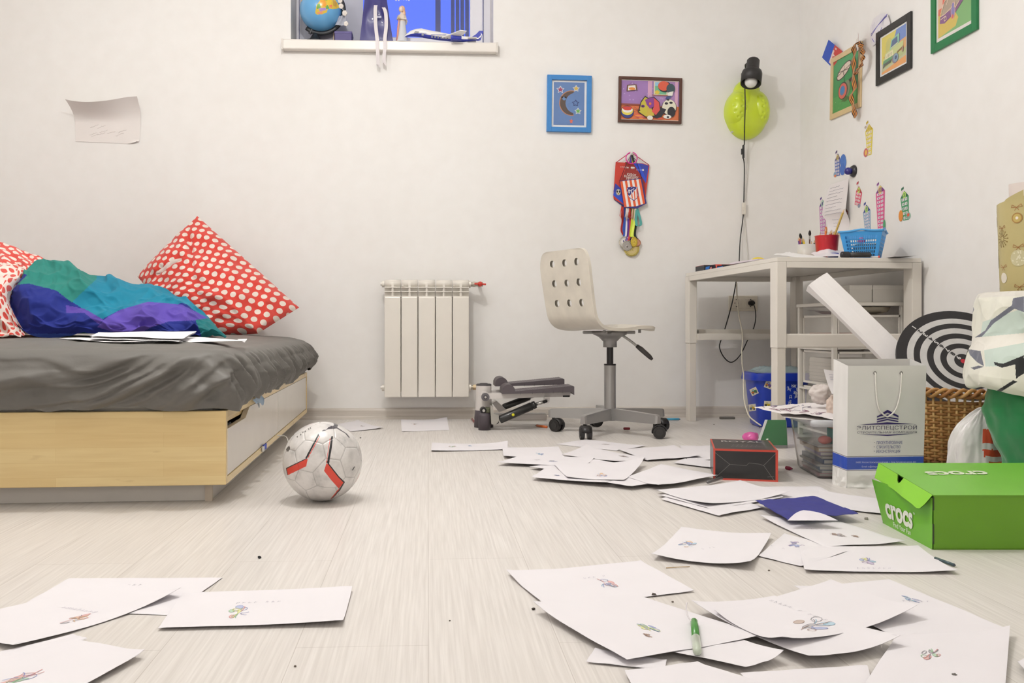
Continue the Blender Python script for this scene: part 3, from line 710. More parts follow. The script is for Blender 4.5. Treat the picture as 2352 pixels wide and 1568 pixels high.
# ================================================================== window sill things
S0 = SILLZ
def globe():
    D = V((onY(737, 30, YW+.02).x, YW+.02, onY(737, 24, YW+.02).z)); r = 47.5*D.y/FPX
    root = thing('globe', 'desk globe with blue oceans on a black stand at the sill', 'globe', loc=(D.x, D.y, S0))
    mb = MB((104, 172, 222))
    def q(P): return [((x/8.711+660-737), -(y/8.709-24)) for x, y in P]
    OC = (104, 170, 220)
    shapes = [(q([(290, 0), (400, 0), (370, 60), (320, 100), (285, 100)]), (226, 178, 60)),
              (q([(600, 0), (720, 0), (960, 60), (1040, 160), (1060, 200), (1000, 260), (940, 290), (850, 300), (830, 370), (740, 410), (640, 420), (605, 390), (640, 250), (700, 170), (690, 120), (640, 60)]), (222, 190, 70))]
    sub = [(q([(700, 160), (800, 150), (830, 260), (740, 280)]), (236, 160, 40)), (q([(650, 240), (710, 220), (720, 300), (640, 330)]), (110, 170, 80)), (q([(670, 310), (810, 290), (820, 330), (700, 370)]), (170, 140, 200)), (q([(640, 380), (760, 360), (740, 400), (660, 410)]), (238, 150, 110)),
           (q([(700, 100), (830, 90), (840, 150), (720, 150)]), (120, 180, 90)), (q([(820, 120), (920, 110), (910, 220), (840, 230)]), (236, 200, 60)), (q([(720, 10), (790, 10), (800, 70), (730, 80)]), (170, 140, 210)), (q([(900, 40), (960, 60), (930, 120), (880, 100)]), (110, 150, 220)), (q([(800, 240), (850, 240), (880, 290), (820, 320)]), (100, 170, 90)), (q([(940, 100), (1010, 130), (1000, 220), (950, 230)]), (200, 160, 70)), (q([(890, 200), (930, 220), (920, 270), (880, 260)]), (236, 130, 90))]
    px = D.y/FPX
    nu, nv = 260, 170; vs = []
    def gp(u, v):
        t = pi*v; a = 2*pi*u; return V((r*sin(t)*cos(a), r*sin(t)*sin(a), r*cos(t)))
    def gc(u, v):
        p = gp(u, v); x, y = p.x/px, p.z/px
        if p.y > 0: return OC
        for P, c in sub:
            if inpoly(x, y, P): return c
        for P, c in shapes:
            if inpoly(x, y, P): return c
        return OC
    mb.grid(lambda u, v: D+gp(u, 1-v), nu, nv, col=lambda u, v: gc(u, 1-v), closeu=True)
    obj('sphere', mb, paint(.25, var=.03, coat=.4), root)
    ax = V((-.42, 0, -.9)).normalized(); sd = V((-ax.z, 0, ax.x)); sd = V((.9, 0, -.42))
    mb = MB((40, 42, 46)); ring = [D+ax*((r+.010)*cos(t))+sd*((r+.010)*sin(t)) for t in [radians(a) for a in range(-14, 196, 7)]]
    mb.tube(ring, .007, 8, flat=1.6, up=(0, 1, 0))
    mb.cyl(D+ax*(r-.001), D+ax*(r+.026), .008, 12)
    obj('meridian_arm', mb, paint(.4), root)
    bx_ = onY(724, 90, YW+.02).x
    mb = MB((42, 44, 48)); mb.lathe([(0, 0), (.05, 0), (.05, .008), (.03, .016), (.016, .04), (.011, D.z-r-.012-S0), (0, D.z-r-.012-S0)], (bx_, D.y, S0), n=24); obj('base', mb, paint(.4), root)
globe()
def garland():
    root = thing('flower_garland', 'string of small white fabric flowers hanging beside the globe', 'garland', loc=onY(795, 50, YW-.005))
    pts = [onY(x, y, YW-.02) for x, y in ((770, -40), (781, 0), (784, 14), (791, 31), (796, 55))]
    mb = MB((206, 206, 214)); mb.tube(crs_path(pts, 20), .0016, 5); obj('cord', mb, paint(.6), root)
    for i, (x, y, k) in enumerate(((781, 2, 1), (783.5, 15, .95), (792, 31, 1), (795, 55, .9), (776, -18, 1))):
        mb = MB((238, 230, 222)); c = onY(x, y, YW-.02); rr = 6.2*4.4/FPX*k
        for j in range(5):
            a = j*1.26; mb.ball(c+V((cos(a)*rr*.35, -.004, sin(a)*rr*.35)), (rr*.65, rr*.5, rr*.75), 10, 6)
        mb.ball(c+V((0, -.008, 0)), rr*.45, 8, 6); obj('flower', mb, paint(.8), root)
    mb = MB((176, 178, 190)); a, b = onY(786, 36, YW-.012), onY(783, 58, YW-.012)
    mb.grid(lambda u, v: a.lerp(b, v)+V(((u-.5)*.03*(1+v), .006*sin(u*9+v*3), 0)), 10, 8); obj('gauze', mb, paint(.8), root)
garland()
# small purple box and grey card
a, b = onY(768.5, 90, YW-.02), onY(808, 90, YW-.02)
mb = MB((76, 66, 122)); h = onY(780, 72, YW-.02).z-S0
mb.bx((a.x, YW-.02, S0), (b.x, YW+.065, S0+h), bev=.003); mb.bx((a.x-.001, YW-.021, S0+h*.80), (b.x+.001, YW+.066, S0+h+.001), bev=.002, col=(84, 74, 132))
solo('gift_box', mb, 'small dark purple gift box on the sill next to the globe', 'box', paint(.5))
mb = MB((150, 146, 156)); mb.bx((onY(731, 80, YW+.06).x, YW+.06, S0), (onY(766, 80, YW+.06).x, YW+.075, onY(750, 75, YW+.06).z), bev=.001); mb.bx((onY(765, 80, YW+.05).x, YW+.05, S0), (onY(767, 80, YW+.05).x, YW+.078, onY(750, 71, YW+.05).z), col=(200, 176, 150))
solo('card', mb, 'grey card standing behind the globe base on the sill', 'card', paint(.6))
# navy gift bag with ribbons
def giftbag():
    Yb = YW-.02
    def p(x, y, yy=Yb): return onY(x, y, yy)
    root = thing('gift_bag', 'navy blue gift bag with two white ribbons hanging over the sill', 'bag', loc=(p(862, 95).x, Yb+.03, S0))
    L0, L1, R1, R0 = p(826, 95), p(838, 0), p(882, 0), p(903, 97); N_ = (58, 54, 120)
    L0.z = R0.z = S0
    top = .12; L2 = L1+V((.01, .02, top)); R2_ = R1+V((-.004, .02, top))
    mb = MB(N_)
    def front(u, v):
        b = L0.lerp(R0, u); t = L2.lerp(R2_, u); q = b.lerp(t, v); q.y += -.004*sin(u*pi)-.012*ridge(V((u*2.2+v*1.3, v*2.2, 2)))*sin(pi*u)*sin(pi*min(1, v*1.2)); return q
    mb.grid(front, 24, 24)
    mb.grid(lambda u, v: front(1, v)+V((-.0*u, .075*u, 0)), 4, 24); mb.grid(lambda u, v: front(0, v)+V((-.0, .075*(1-u), 0)), 4, 24)
    mb.grid(lambda u, v: front(1-u, v)+V((0, .075, 0)), 6, 24)
    pp = P2(mb, front(.62, .34)+V((0, -.022, 0)), V((.1, 0, 0)), V((0, 0, .1)))
    pp.ell(0, .17, .035, .03, (206, 206, 226)); pp.ell(.02, .19, .02, .02, N_); [pp.rect(-.10+i*.045, 0, -.07+i*.045, .10, (206, 206, 226)) for i in range(5)]
    obj('bag_body', mb, paint(.4, var=.05, coat=.2), root)
    for (x0, y0, x1, x2, x3, yb) in ((863, 12, 862, 866, 868, 152), (881, 17, 886, 884, 882, 147)):
        mb = MB((226, 219, 220)); P = [p(x0, y0, Yb-.016), p(x1, y0+14, Yb-.022), p(x1+1, 60, Yb-.03), p(x2, 88, YW-.05), p(x2+.5, 105, YW-.052), p(x3, 130, YW-.05), p(x3+1, yb, YW-.046)]
        Q = crs_path(P, 40)
        mb.grid(lambda u, v: Q[min(40, int(round((1-v)*40)))]+V(((u-.5)*.0175, .0015*sin(u*5), ((u-.5)*-.018 if v < .01 else 0))), 2, 40); obj('ribbon', mb, paint(.5, sheen=.3), root)['label'] = 'white satin ribbon'
giftbag()
# figurine of a girl
def figurine():
    Yb = YW-.015; c = onY(923, 60, Yb).x; k = 4.4/FPX
    def z(y): return onY(923, y, Yb).z
    root = thing('figurine', 'porcelain figurine of a long-haired girl in a pale gown on the sill', 'figurine', loc=(c, Yb, S0))
    mb = MB((226, 216, 206)); pr = [(15, S0), (14.5, S0+.006), (12, z(80)), (9.5, z(62)), (8, z(50)), (8.5, z(42)), (8, z(36)), (4, z(32)), (3.2, z(29))]
    mb.lathe([(r*k, zz) for r, zz in pr], (c, Yb, 0), n=24, sy=.8, col=[(206, 208, 214)]*4+[(230, 214, 200)]*4)
    mb.ball((c-2*k, Yb-.004, z(22)), (5.2*k, 5.2*k, 7*k), 16, 10, col=(240, 212, 190))
    for s in (-1, 1): mb.tube([(c+s*7*k, Yb, z(37)), (c+s*9*k, Yb-.012, z(46)), (c-4*k, Yb-.024, z(45))], [3.4*k, 3*k, 2.2*k], 8, col=(230, 216, 202))
    mb.ball((c-6*k, Yb-.026, z(45)), 3*k, 10, 8, col=(214, 190, 140))
    obj('body', mb, paint(.25, coat=.5), root)
    mb = MB((236, 186, 150)); mb.ball((c+.6*k, Yb+.006, z(20)), (6.8*k, 6*k, 8*k), 16, 10); mb.ball((c+4.5*k, Yb+.006, z(30)), (4.4*k, 5*k, 9*k), 12, 8); obj('hair', mb, paint(.35, coat=.4), root)
    mb = MB((226, 160, 146)); mb.tube([(c-6*k, Yb-.02, z(48)), (c-8*k, Yb-.016, z(64)), (c-10*k, Yb-.012, S0+.004)], [1.6*k, 2.4*k, 3*k], 8); obj('sash', mb, paint(.3, coat=.4), root)
    mb = MB((234, 226, 220)); 
    for s in (-1, 1): mb.tube([(c+5*k, Yb+.012, z(36)), (c+(9+s)*k, Yb+.02, z(46)), (c+9.5*k, Yb+.018, z(54))], [3*k, 3.4*k, 1.2*k], 8)
    obj('wing', mb, paint(.3, coat=.4), root)
    mb = MB((40, 44, 110)); mb.box((c+1*k, Yb-.012, z(85)), (.01, .003, .004)); 
figurine()
# toy aeroplane
def plane():
    Yb = YW-.035; k = (Yb)/FPX
    def p(x, y, dy=0): return onY(x, y, Yb+dy)
    root = thing('toy_airplane', 'white and blue toy aeroplane on the right of the window sill', 'toy', loc=(p(1015, 95).x, Yb, S0))
    prof = [(929, 83, .5, .5), (934, 79.5, 3, 3.5), (943, 76, 6.5, 6), (955, 74, 9, 8.5), (968, 74, 10, 10), (985, 77.5, 9.5, 10), (1010, 81.5, 9, 9.5), (1040, 86, 7.5, 8), (1065, 88, 6, 6.5), (1090, 88, 4, 4.5), (1100, 88, 2, 2.5)]
    z0 = S0-p(0, 94.5).z
    mb = MB(); n = 28; vs = []; fs = []; cl = []
    for (x, yc, ru, rd) in prof:
        c = p(x, yc+1.5)
        for j in range(n):
            a = 2*pi*j/n; rz = ru if sin(a) > 0 else rd; vs.append(c+V((0, 1.05*(ru+rd)/2*k*cos(a), max(rz*k*sin(a), -c.z+S0+.002 if c.z > S0 else -.02))))
    for i in range(len(prof)-1):
        for j in range(n):
            fs.append([i*n+j, i*n+(j+1) % n, (i+1)*n+(j+1) % n, (i+1)*n+j]); s_ = sin(2*pi*(j+.5)/n); cl.append((46, 58, 170) if s_ < -.42 else (240, 238, 236))
    mb.add(vs, fs, cl, True)
    fy = -.021
    pp = P2(mb, p(929, 83, -.0235), V((k, 0, 0)), V((0, 0, k)))
    pp.poly([(21, 8), (25, 12), (34, 11), (31, 8)], (40, 36, 40)); pp.rect(38, 7, 50, 8, (46, 58, 150)); pp.rect(39, 2, 44, 7, (44, 44, 66)); pp.rect(60, 4, 95, 5.2, (46, 58, 150))
    for i in range(6): pp.rect(61+i*7, -2.5-i*.55, 64.5+i*7, 2.2-i*.55, (40, 40, 58))
    obj('fuselage', mb, paint(.3, coat=.3), root)
    mb = MB((236, 234, 232)); 
    def fin(P, t=.003, col=None): mb.prism([(onY(x, y, Yb).x, onY(x, y, Yb).z) for x, y in P], (0, Yb+t/2, 0), Matrix(((1, 0, 0), (0, 0, -1), (0, 1, 0))), t, col)
    a, b, c2, d2 = p(1012, 88, -.015), p(1058, 70, -.10), p(1072, 72, -.10), p(1046, 90, -.015)
    mb.add([a, b, c2, d2, a+V((0, 0, .004)), b+V((0, 0, .003)), c2+V((0, 0, .003)), d2+V((0, 0, .004))], [[0, 1, 2, 3], [7, 6, 5, 4], [0, 4, 5, 1], [1, 5, 6, 2], [2, 6, 7, 3], [3, 7, 4, 0]])
    a, b, c2, d2 = p(1012, 88, .015), p(1055, 74, .10), p(1070, 76, .10), p(1046, 90, .015)
    mb.add([a, b, c2, d2, a+V((0, 0, .004)), b+V((0, 0, .003)), c2+V((0, 0, .003)), d2+V((0, 0, .004))], [[0, 1, 2, 3], [7, 6, 5, 4], [0, 4, 5, 1], [1, 5, 6, 2], [2, 6, 7, 3], [3, 7, 4, 0]])
    obj('wing', mb, paint(.3, coat=.3), root)
    for dy in (-.04, .04):
        mb = MB((44, 56, 170)); a, b = p(1036, 86, dy), p(1060, 88, dy); mb.cyl(a, b, 6.5*k, 16, 5*k); mb.lathe([(4*k, -.001), (6.8*k, -.001), (6.8*k, .006)], a, frame(b-a), 16, col=(60, 72, 190)); obj('engine', mb, paint(.3, coat=.3), root)
    mb = MB((46, 58, 172)); fin([(1078, 88), (1092, 80), (1101, 71), (1111, 71), (1104, 92), (1098, 94)], .005)
    pp = P2(mb, p(1090, 88, -.004), V((k, 0, 0)), V((0, 0, k))); pp.poly([(8, 1), (15, 8), (14, 14), (17.5, 9), (15, 3), (11, 1)], (232, 232, 236))
    tf = obj('tail_fin', mb, paint(.3, coat=.3), root)
    mb = MB((238, 236, 234)); q = p(1084, 91); mb.box(q, (20*k, .075, .003), bev=.001); obj('tailplane', mb, paint(.3, coat=.3), root)
plane()
# white sticker lettering on the glass
mb = MB(); pp = P2(mb, onY(918, 0, Yf-.006), V((.01, 0, 0)), V((0, 0, .01)))
rnd = random.Random(2)
for i in range(8): pp.ell(-4.6+i*1.35, .2+rnd.uniform(-.3, .4), .5, .55, (236, 238, 250), n=8)
solo('window_sticker', mb, 'white sticker on the window glass behind the figurine', 'sticker')

# ================================================================== pennants and medals on a hook
def ppx(x, y, d): return onY(1380+x/5.807, 330+y/5.807, YW-d)
PXS = YW/FPX/5.807
hook = MB((226, 60, 160))
hook.tube([ppx(410+75*cos(t), 190+75*sin(t)*1.0, .03) for t in [2*pi*i/28 for i in range(28)]], .0028, 8, closed=True)
hk = MB((230, 226, 220)); hk.cyl(ppx(410, 125, 0), ppx(410, 125, .05), .005, 10); hk.ball(ppx(410, 125, .05), .007, 10, 8)
hanger = thing('wall_hook', 'white peg with a pink ring holding pennants and medals', 'hook', loc=ppx(410, 150, 0)); obj('peg', hk, paint(.4), hanger); obj('ring', hook, paint(.4), hanger)['label'] = 'pink ring'
pn = thing('pennant', 'large red and blue cup pennant behind the striped one', 'pennant', loc=ppx(400, 700, .012))
mb = MB((205, 64, 50)); out = [(200, 245), (560, 262), (650, 290), (600, 700), (590, 760), (330, 830), (172, 735), (168, 690)]
R_w = Matrix(((1, 0, 0), (0, 0, -1), (0, 1, 0)))
def wpoly(P, d): return [(ppx(x, y, d).x, ppx(x, y, d).z) for x, y in P]
mb.prism(wpoly([(172, 700), (600, 700), (585, 790), (310, 850), (176, 745)], .004), (0, YW-.004, 0), R_w, .004, (60, 62, 130)); mb.prism(wpoly(out, .012), (0, YW-.009, 0), R_w, .003)
pp = P2(mb, ppx(0, 0, .012), V((PXS, 0, 0)), V((0, 0, -PXS))); pp.N = V((0, -1, 0))
pp.W = V((0, 0, -PXS))
def PP(P, c): pp.poly(P[::-1], c)
PP([(330, 240), (440, 255), (600, 500), (590, 760), (500, 790), (250, 520), (330, 350)], (160, 52, 46)); PP([(440, 258), (560, 263), (650, 290), (612, 525)], (52, 84, 214)); PP([(520, 265), (648, 290), (618, 470)], (62, 72, 170)); PP([(196, 530), (320, 640), (330, 828), (168, 690)], (54, 84, 206)); PP([(196, 530), (240, 565), (300, 700), (170, 640)], (58, 66, 168))
PP([(592, 540), (612, 525), (600, 640)], (190, 60, 50))
pp.ell(238, 648, 34, 44, (150, 150, 160)); pp.ell(238, 648, 28, 38, (210, 205, 190)); pp.ell(222, 640, 10, 16, (50, 44, 50)); pp.ell(254, 640, 10, 16, (50, 44, 50)); pp.ell(238, 668, 10, 12, (190, 150, 70))
pp2 = P2(mb, ppx(0, 0, .0145), V((PXS, 0, 0)), V((0, 0, PXS)))
for t, x, y, s_, a in (('КУБОК', 416, -424, 27, -.10), ('БУДУЩИХ', 412, -454, 27, -.10), ('ЛЕГЕНД', 418, -484, 27, -.1)): pp2.txt(t, x, y, s_*PXS, (238, 228, 222), a, bold=.012)
pp2.txt('V.POLE', 310, -322, 22*PXS, (226, 206, 200), -.05); pp2.txt('мнтк', 432, -336, 14*PXS, (232, 220, 216), -.05); pp2.txt('спорт', 520, -354, 20*PXS, (170, 190, 240), -.05)
for q in ([(405, -325), (405, -310), (415, -300), (425, -312), (435, -298), (445, -312), (458, -308), (458, -325)], [(560, -360), (560, -340), (570, -332), (585, -340), (585, -360)], [(358, -325), (358, -310), (376, -310), (376, -325)]): pp2.poly(q, (238, 232, 228))
obj('pennant_cloth', mb, paint(.45, var=.03), pn)
mb = MB((200, 40, 70)); mb.tube([ppx(*q, .02) for q in ((205, 250), (330, 160), (400, 118), (470, 160), (645, 285))], .0018, 6); obj('cord', mb, paint(.5), pn)
pa = thing('pennant', 'small red and white striped pennant with a blue crest, hung in front', 'pennant', loc=ppx(435, 860, .02))
mb = MB((64, 56, 130)); cor = [(252, 496), (545, 458), (612, 795), (485, 862), (310, 850)]
mb.prism(wpoly(cor, .024), (0, YW-.021, 0), R_w, .003)
T0, T1, B1, B0 = V((262, 502, 0)), V((540, 466, 0)), V((600, 790, 0)), V((318, 846, 0))
def sq(u, v): q = T0.lerp(T1, u).lerp(B0.lerp(B1, u), v); return (q.x, -q.y)
pp = P2(mb, ppx(0, 0, .0245), V((PXS, 0, 0)), V((0, 0, PXS)))
def bot(u): return 1+.055*(1-abs(u-.55)/.55)
for i in range(9):
    a, b = i/9, (i+1)/9; c = (236, 98, 50) if i % 2 == 0 else (244, 238, 236); pp.poly([sq(a, 0), sq(a, bot(a)), sq(b, bot(b)), sq(b, 0)], c)
cre = [(352, 605), (360, 580), (400, 573), (440, 570), (492, 576), (512, 690), (500, 720), (452, 758), (440, 758), (378, 715)]
pp.poly([(x, -y) for x, y in cre], (60, 52, 130))
ci = [(376, 705), (484, 590), (505, 690), (494, 714), (448, 750), (384, 712)]; pp.poly([(x, -y) for x, y in ci], (244, 238, 236))
for (x0, x1) in ((405, 425), (440, 460), (474, 494)):
    f = lambda x: 705-(x-376)*1.06+4; g = lambda x: 712+(x-384)*.6 if x < 446 else 750-(x-448)*.8
    pp.poly([(x0+6, -f(x0)), (x1, -f(x1)), (x1+8, -g(x1)), (x0+14, -g(x0))], (232, 92, 48))
pp.line([(378, -612), (384, -660)], 14*PXS, (240, 238, 240)); pp.line([(384, -612), (402, -630), (420, -606), (412, -660)], 10*PXS, (240, 238, 240)); pp.line([(425, -612), (450, -596)], 9*PXS, (240, 238, 240))
for x, y in ((357, 600), (418, 583), (480, 580), (447, 622), (410, 655), (375, 692), (364, 645)): pp.star(x, -y, 8, (240, 238, 240))
obj('pennant_cloth', mb, paint(.45, var=.03), pa)
mb = MB((50, 30, 60)); mb.tube([ppx(*q, .031) for q in ((250, 498), (352, 245), (400, 150), (470, 220), (545, 460))], .0014, 6); obj('cord', mb, paint(.5), pa)
mb = MB((230, 210, 205)); rnd = random.Random(5)
for (x, y, c) in ((280, 880, (205, 60, 50)), (300, 890, (200, 66, 56)), (345, 900, (240, 232, 226)), (365, 910, (236, 226, 222)), (385, 890, (208, 70, 52)), (430, 900, (226, 180, 160)), (450, 960, (238, 220, 205)), (470, 980, (236, 215, 205))):
    for j in range(7):
        x1 = x+rnd.uniform(-22, 16); mb.tube([ppx(x+rnd.uniform(-8, 8), 845, .02), ppx((x+x1)/2, y, .02), ppx(x1-8, y+rnd.uniform(70, 130), .02+rnd.uniform(0, .006))], .0012, 4, col=c)
obj('fringe', mb, paint(.7), pa)
medals = [('gold medal on a red and blue ribbon, lowest of the bunch', (410, 1400), 105, (206, 190, 110), (216, 200, 130), [(300, 860), (296, 1180)], (210, 62, 54), .010),
          ('round ornate silver medal on a blue ribbon, left of the bunch', (318, 1315), 82, (196, 190, 178), (214, 212, 208), [(330, 860), (325, 1215)], (48, 96, 196), .020),
          ('silver medal with a dark centre behind the gold one', (352, 1360), 70, (190, 184, 174), (176, 172, 168), [(375, 870), (375, 1210)], (110, 60, 170), .024),
          ('small gold medal turned sideways on a yellow ribbon', (443, 1310), 68, (196, 170, 62), (210, 186, 80), [(440, 850), (408, 1215)], (220, 236, 70), .032),
          ('copper coloured heart shaped medal at the right of the bunch', (480, 1320), 52, (214, 150, 116), (222, 170, 140), [(465, 850), (440, 1215)], (60, 70, 60), .016)]
for i, (lb, (x, y), r, c1, c2, rib, rc, d) in enumerate(medals):
    md = thing('medal', lb, 'medal', loc=ppx(x, y+r, d), group='medals on the wall hook')
    sx = .68 if i == 3 else 1; c = ppx(x, y, d); mb = MB(c1); rr = r*PXS
    mb.lathe([(0, -.003), (rr*.9, -.003), (rr, 0), (rr, .002), (rr*.84, .003), (rr*.80, .0015), (0, .0015)], c, Matrix(((sx, 0, 0), (0, 0, -1), (0, 1, 0))), 28, col=[c1, c1, c1, c1, c1, c2], sm=False)
    if i != 3:
        for j in range(24):
            a = 2*pi*j/24; mb.ball(c+V((cos(a)*rr*.92, -.003, sin(a)*rr*.92)), .0022, 6, 4)
    pq = P2(mb, c+V((0, -.0018, 0)), V((rr*sx, 0, 0)), V((0, 0, rr)))
    if i == 1: pq.ell(-.25, .1, .35, .4, (236, 234, 230)); pq.ell(-.1, .05, .12, .35, (96, 90, 140), .5); pq.star(.25, -.2, .25, (150, 146, 140))
    elif i == 3: pq.star(0, 0, .5, (230, 205, 110)); pq.ell(0, 0, .2, .2, (190, 164, 70))
    elif i == 2: pq.ell(-.05, -.2, .3, .3, (206, 200, 196)); pq.star(0, -.2, .3, (110, 104, 100))
    else: pq.ell(0, 0, .6, .6, (222, 204, 150) if i == 0 else (214, 160, 130)); pq.star(0, 0, .4, (200, 184, 110) if i == 0 else (206, 140, 110))
    obj('disc', mb, paint(.3, .75 if i != 4 else .4), md)
    mb = MB(rc); a0, a1 = rib; top = ppx(415, 150, d-.004)
    P = [ppx(415, 150, .0005+i*.0004), ppx(a0[0]+30, 500, .0005+i*.0004), ppx(a0[0], a0[1], .001+i*.0006), ppx((a0[0]+a1[0])/2+6, (a0[1]+a1[1])/2, d*.8), ppx(*a1, d), ppx(x-(8 if i == 3 else 0), y-r*.95, d)]
    Q = crs_path(P, 30); alt = {0: (48, 96, 196), 1: (240, 236, 234), 2: (210, 62, 54), 3: (226, 240, 90), 4: (50, 60, 50)}[i]
    mb.grid(lambda u, v: Q[int(round(v*30))]+V(((u-.5)*(.022 if v > .25 else .012), (.003*sin(u*6+v*7) if v > .5 else 0), 0)), 4, 30, col=lambda u, v: rc if u < .5 else alt); obj('ribbon', mb, paint(.55, sheen=.3), md)
mb = MB((84, 190, 186)); P = [ppx(480, 850, .014), ppx(510, 950, .018), ppx(535, 1060, .022), ppx(515, 1095, .03), ppx(480, 1090, .032), ppx(470, 1000, .03), ppx(480, 880, .026)]
Q = crs_path(P, 30); mb.grid(lambda u, v: Q[int(round(v*30))]+V(((u-.5)*.016, (u-.5)*.012, 0)), 4, 30)
solo('ribbon_loop', mb, 'loose turquoise ribbon loop hanging beside the medals', 'ribbon', paint(.55, sheen=.3))

# ================================================================== ladybird wall lamp and clamp lamp
def bug():
    B = lambda x, y, d=.0: onY(1220+x/3.267, 140+y/3.267, YW-d)
    k = YW/FPX/3.267; c = B(1610, 380)
    root = thing('wall_lamp', 'lime green ladybird shaped wall lamp by the corner', 'lamp', loc=(c.x, YW, B(1610, 595).z)); G = (206, 226, 50)
    def shell(cx, cy, rx, ry, dep, mb, n=40, m=24, tilt=0.0, sup=2.0, dim=None):
        def f(u, v):
            a = 2*pi*u; t = v*pi/2; x = rx*cos(a)*cos(t); y = ry*sin(a)*cos(t); h = dep*sin(t)**.8
            if dim:
                for (dx, dy) in dim: h -= .006*math.exp(-((x-dx)**2+(y-dy)**2)/70)
            xx = x*cos(tilt)-y*sin(tilt); yy = x*sin(tilt)+y*cos(tilt); q = B(cx+xx, cy+yy); return V((q.x, YW-h, q.z))
        mb.grid(lambda u, v: f(1-u, v), n, m, closeu=True)
    mat_ = paint(.3, var=.02, coat=.4)
    mb = MB(G); shell(1610, 392, 158, 202, .088, mb); obj('body', mb, mat_, root)
    mb = MB(G); shell(1612, 245, 98, 100, .06, mb); obj('head', mb, mat_, root)
    for s, cx in ((-1, 1538), (1, 1690)):
        rnd = random.Random(7); dim = [(a*14+42, b*9) for a, b in ((-3, -9), (-6, -6), (-3, -5), (-7, -1), (-3, 0), (-6, 4), (-3, 5), (-1, -2), (-4, 8), (0, -7), (-1, 3), (-2, 9))]
        mb = MB(G); shell(cx, 372, 92 if s < 0 else 82, 142, .094, mb, 90, 60, s*-.12, dim=dim); obj('wing_case', mb, mat_, root)
    mb = MB((200, 200, 200)); mb.box(B(1512, 530, .012), (.012, .02, .01), bev=.002); obj('bracket', mb, paint(.5), root)
    # flex of the ladybird lamp with inline switch
    mb = MB((226, 222, 214)); P = [B(1622, 590, .012), B(1626, 750, .008), B(1608, 1050, .008)]; mb.tube(crs_path(P, 20), .0022, 6)
    P = [B(1600, 1150, .008), B(1612, 1300, .006), B(1626, 1470, .006), B(1618, 1560, .008)]; mb.tube(crs_path(P, 16), .0022, 6); obj('flex', mb, paint(.5), root)
    mb = MB((232, 226, 214)); mb.bx(B(1578, 1065, .004), B(1614, 1150, .026), bev=.004); mb.box(B(1590, 1110, .027), (.008, .004, .018), bev=.001); obj('switch', mb, paint(.4), root)['label'] = 'white inline switch'
    # clamp lamp
    B0 = B(1660, 60, .09)
    root = thing('clamp_lamp', 'black clamp spotlight with a white bulb above the ladybird lamp', 'lamp', loc=(B0.x, YW-.02, B(1650, 190).z))
    blk = paint(.45, var=.03); T = B(1668, -8, .13); Lw = B(1648, 170, .17)
    ax = (Lw-T).normalized(); R = frame(-ax); mb = MB((44, 42, 42)); ln = (Lw-T).length
    r1, r2 = 46*k, 74*k
    mb.lathe([(0, 0), (r1*.85, -.0), (r1, -.006), (r1*1.02, -ln*.42), (r1*1.1, -ln*.48), (r2*.95, -ln*.52), (r2, -ln*.6), (r2*1.0, -ln*1.0), (r2*.93, -ln*1.0), (r2*.9, -ln*.62), (r1*.5, -ln*.5)], T, R, 36); obj('shade', mb, blk, root)
    mb = MB((238, 236, 232)); bc = Lw-ax*.012; mb.ball(bc, 46*k, 24, 16); mb.cyl(bc-ax*.05, bc-ax*.02, .012, 12); obj('bulb', mb, paint(.15, var=.01, coat=.5), root)
    mb = MB((40, 38, 38)); mb.bx(B(1575, 95, .06), B(1600, 105, .10)); mb.tube([T+V((-.012, 0, .0)), B(1610, 30, .06), B(1618, 110, .03), B(1650, 150, .0)], .006, 8); mb.bx(B(1630, 60, .0), B(1680, 180, .03), bev=.004); obj('clamp', mb, blk, root)
    mb = MB((30, 28, 28)); pts = [(1604, 60, .11), (1603, 170, .12), (1606, 330, .115), (1602, 480, .10), (1600, 630, .05)]; mb.tube(crs_path([B(*p) for p in pts], 30), .0028, 6)
    pts = [(1592, 725, .03), (1600, 790, .02), (1598, 950, .015), (1592, 1150, .015), (1570, 1330, .02), (1562, 1480, .03), (1562, 1500, .03)]; mb.tube(crs_path([B(*p) for p in pts], 30), .0028, 6); obj('cable', mb, paint(.4), root)
    mb = MB((30, 28, 28)); mb.bx(B(1582, 632, .03), B(1603, 728, .052), bev=.005); mb.box(B(1580, 680, .042), (.005, .012, .03), bev=.002); obj('switch', mb, paint(.4), root)
bug()

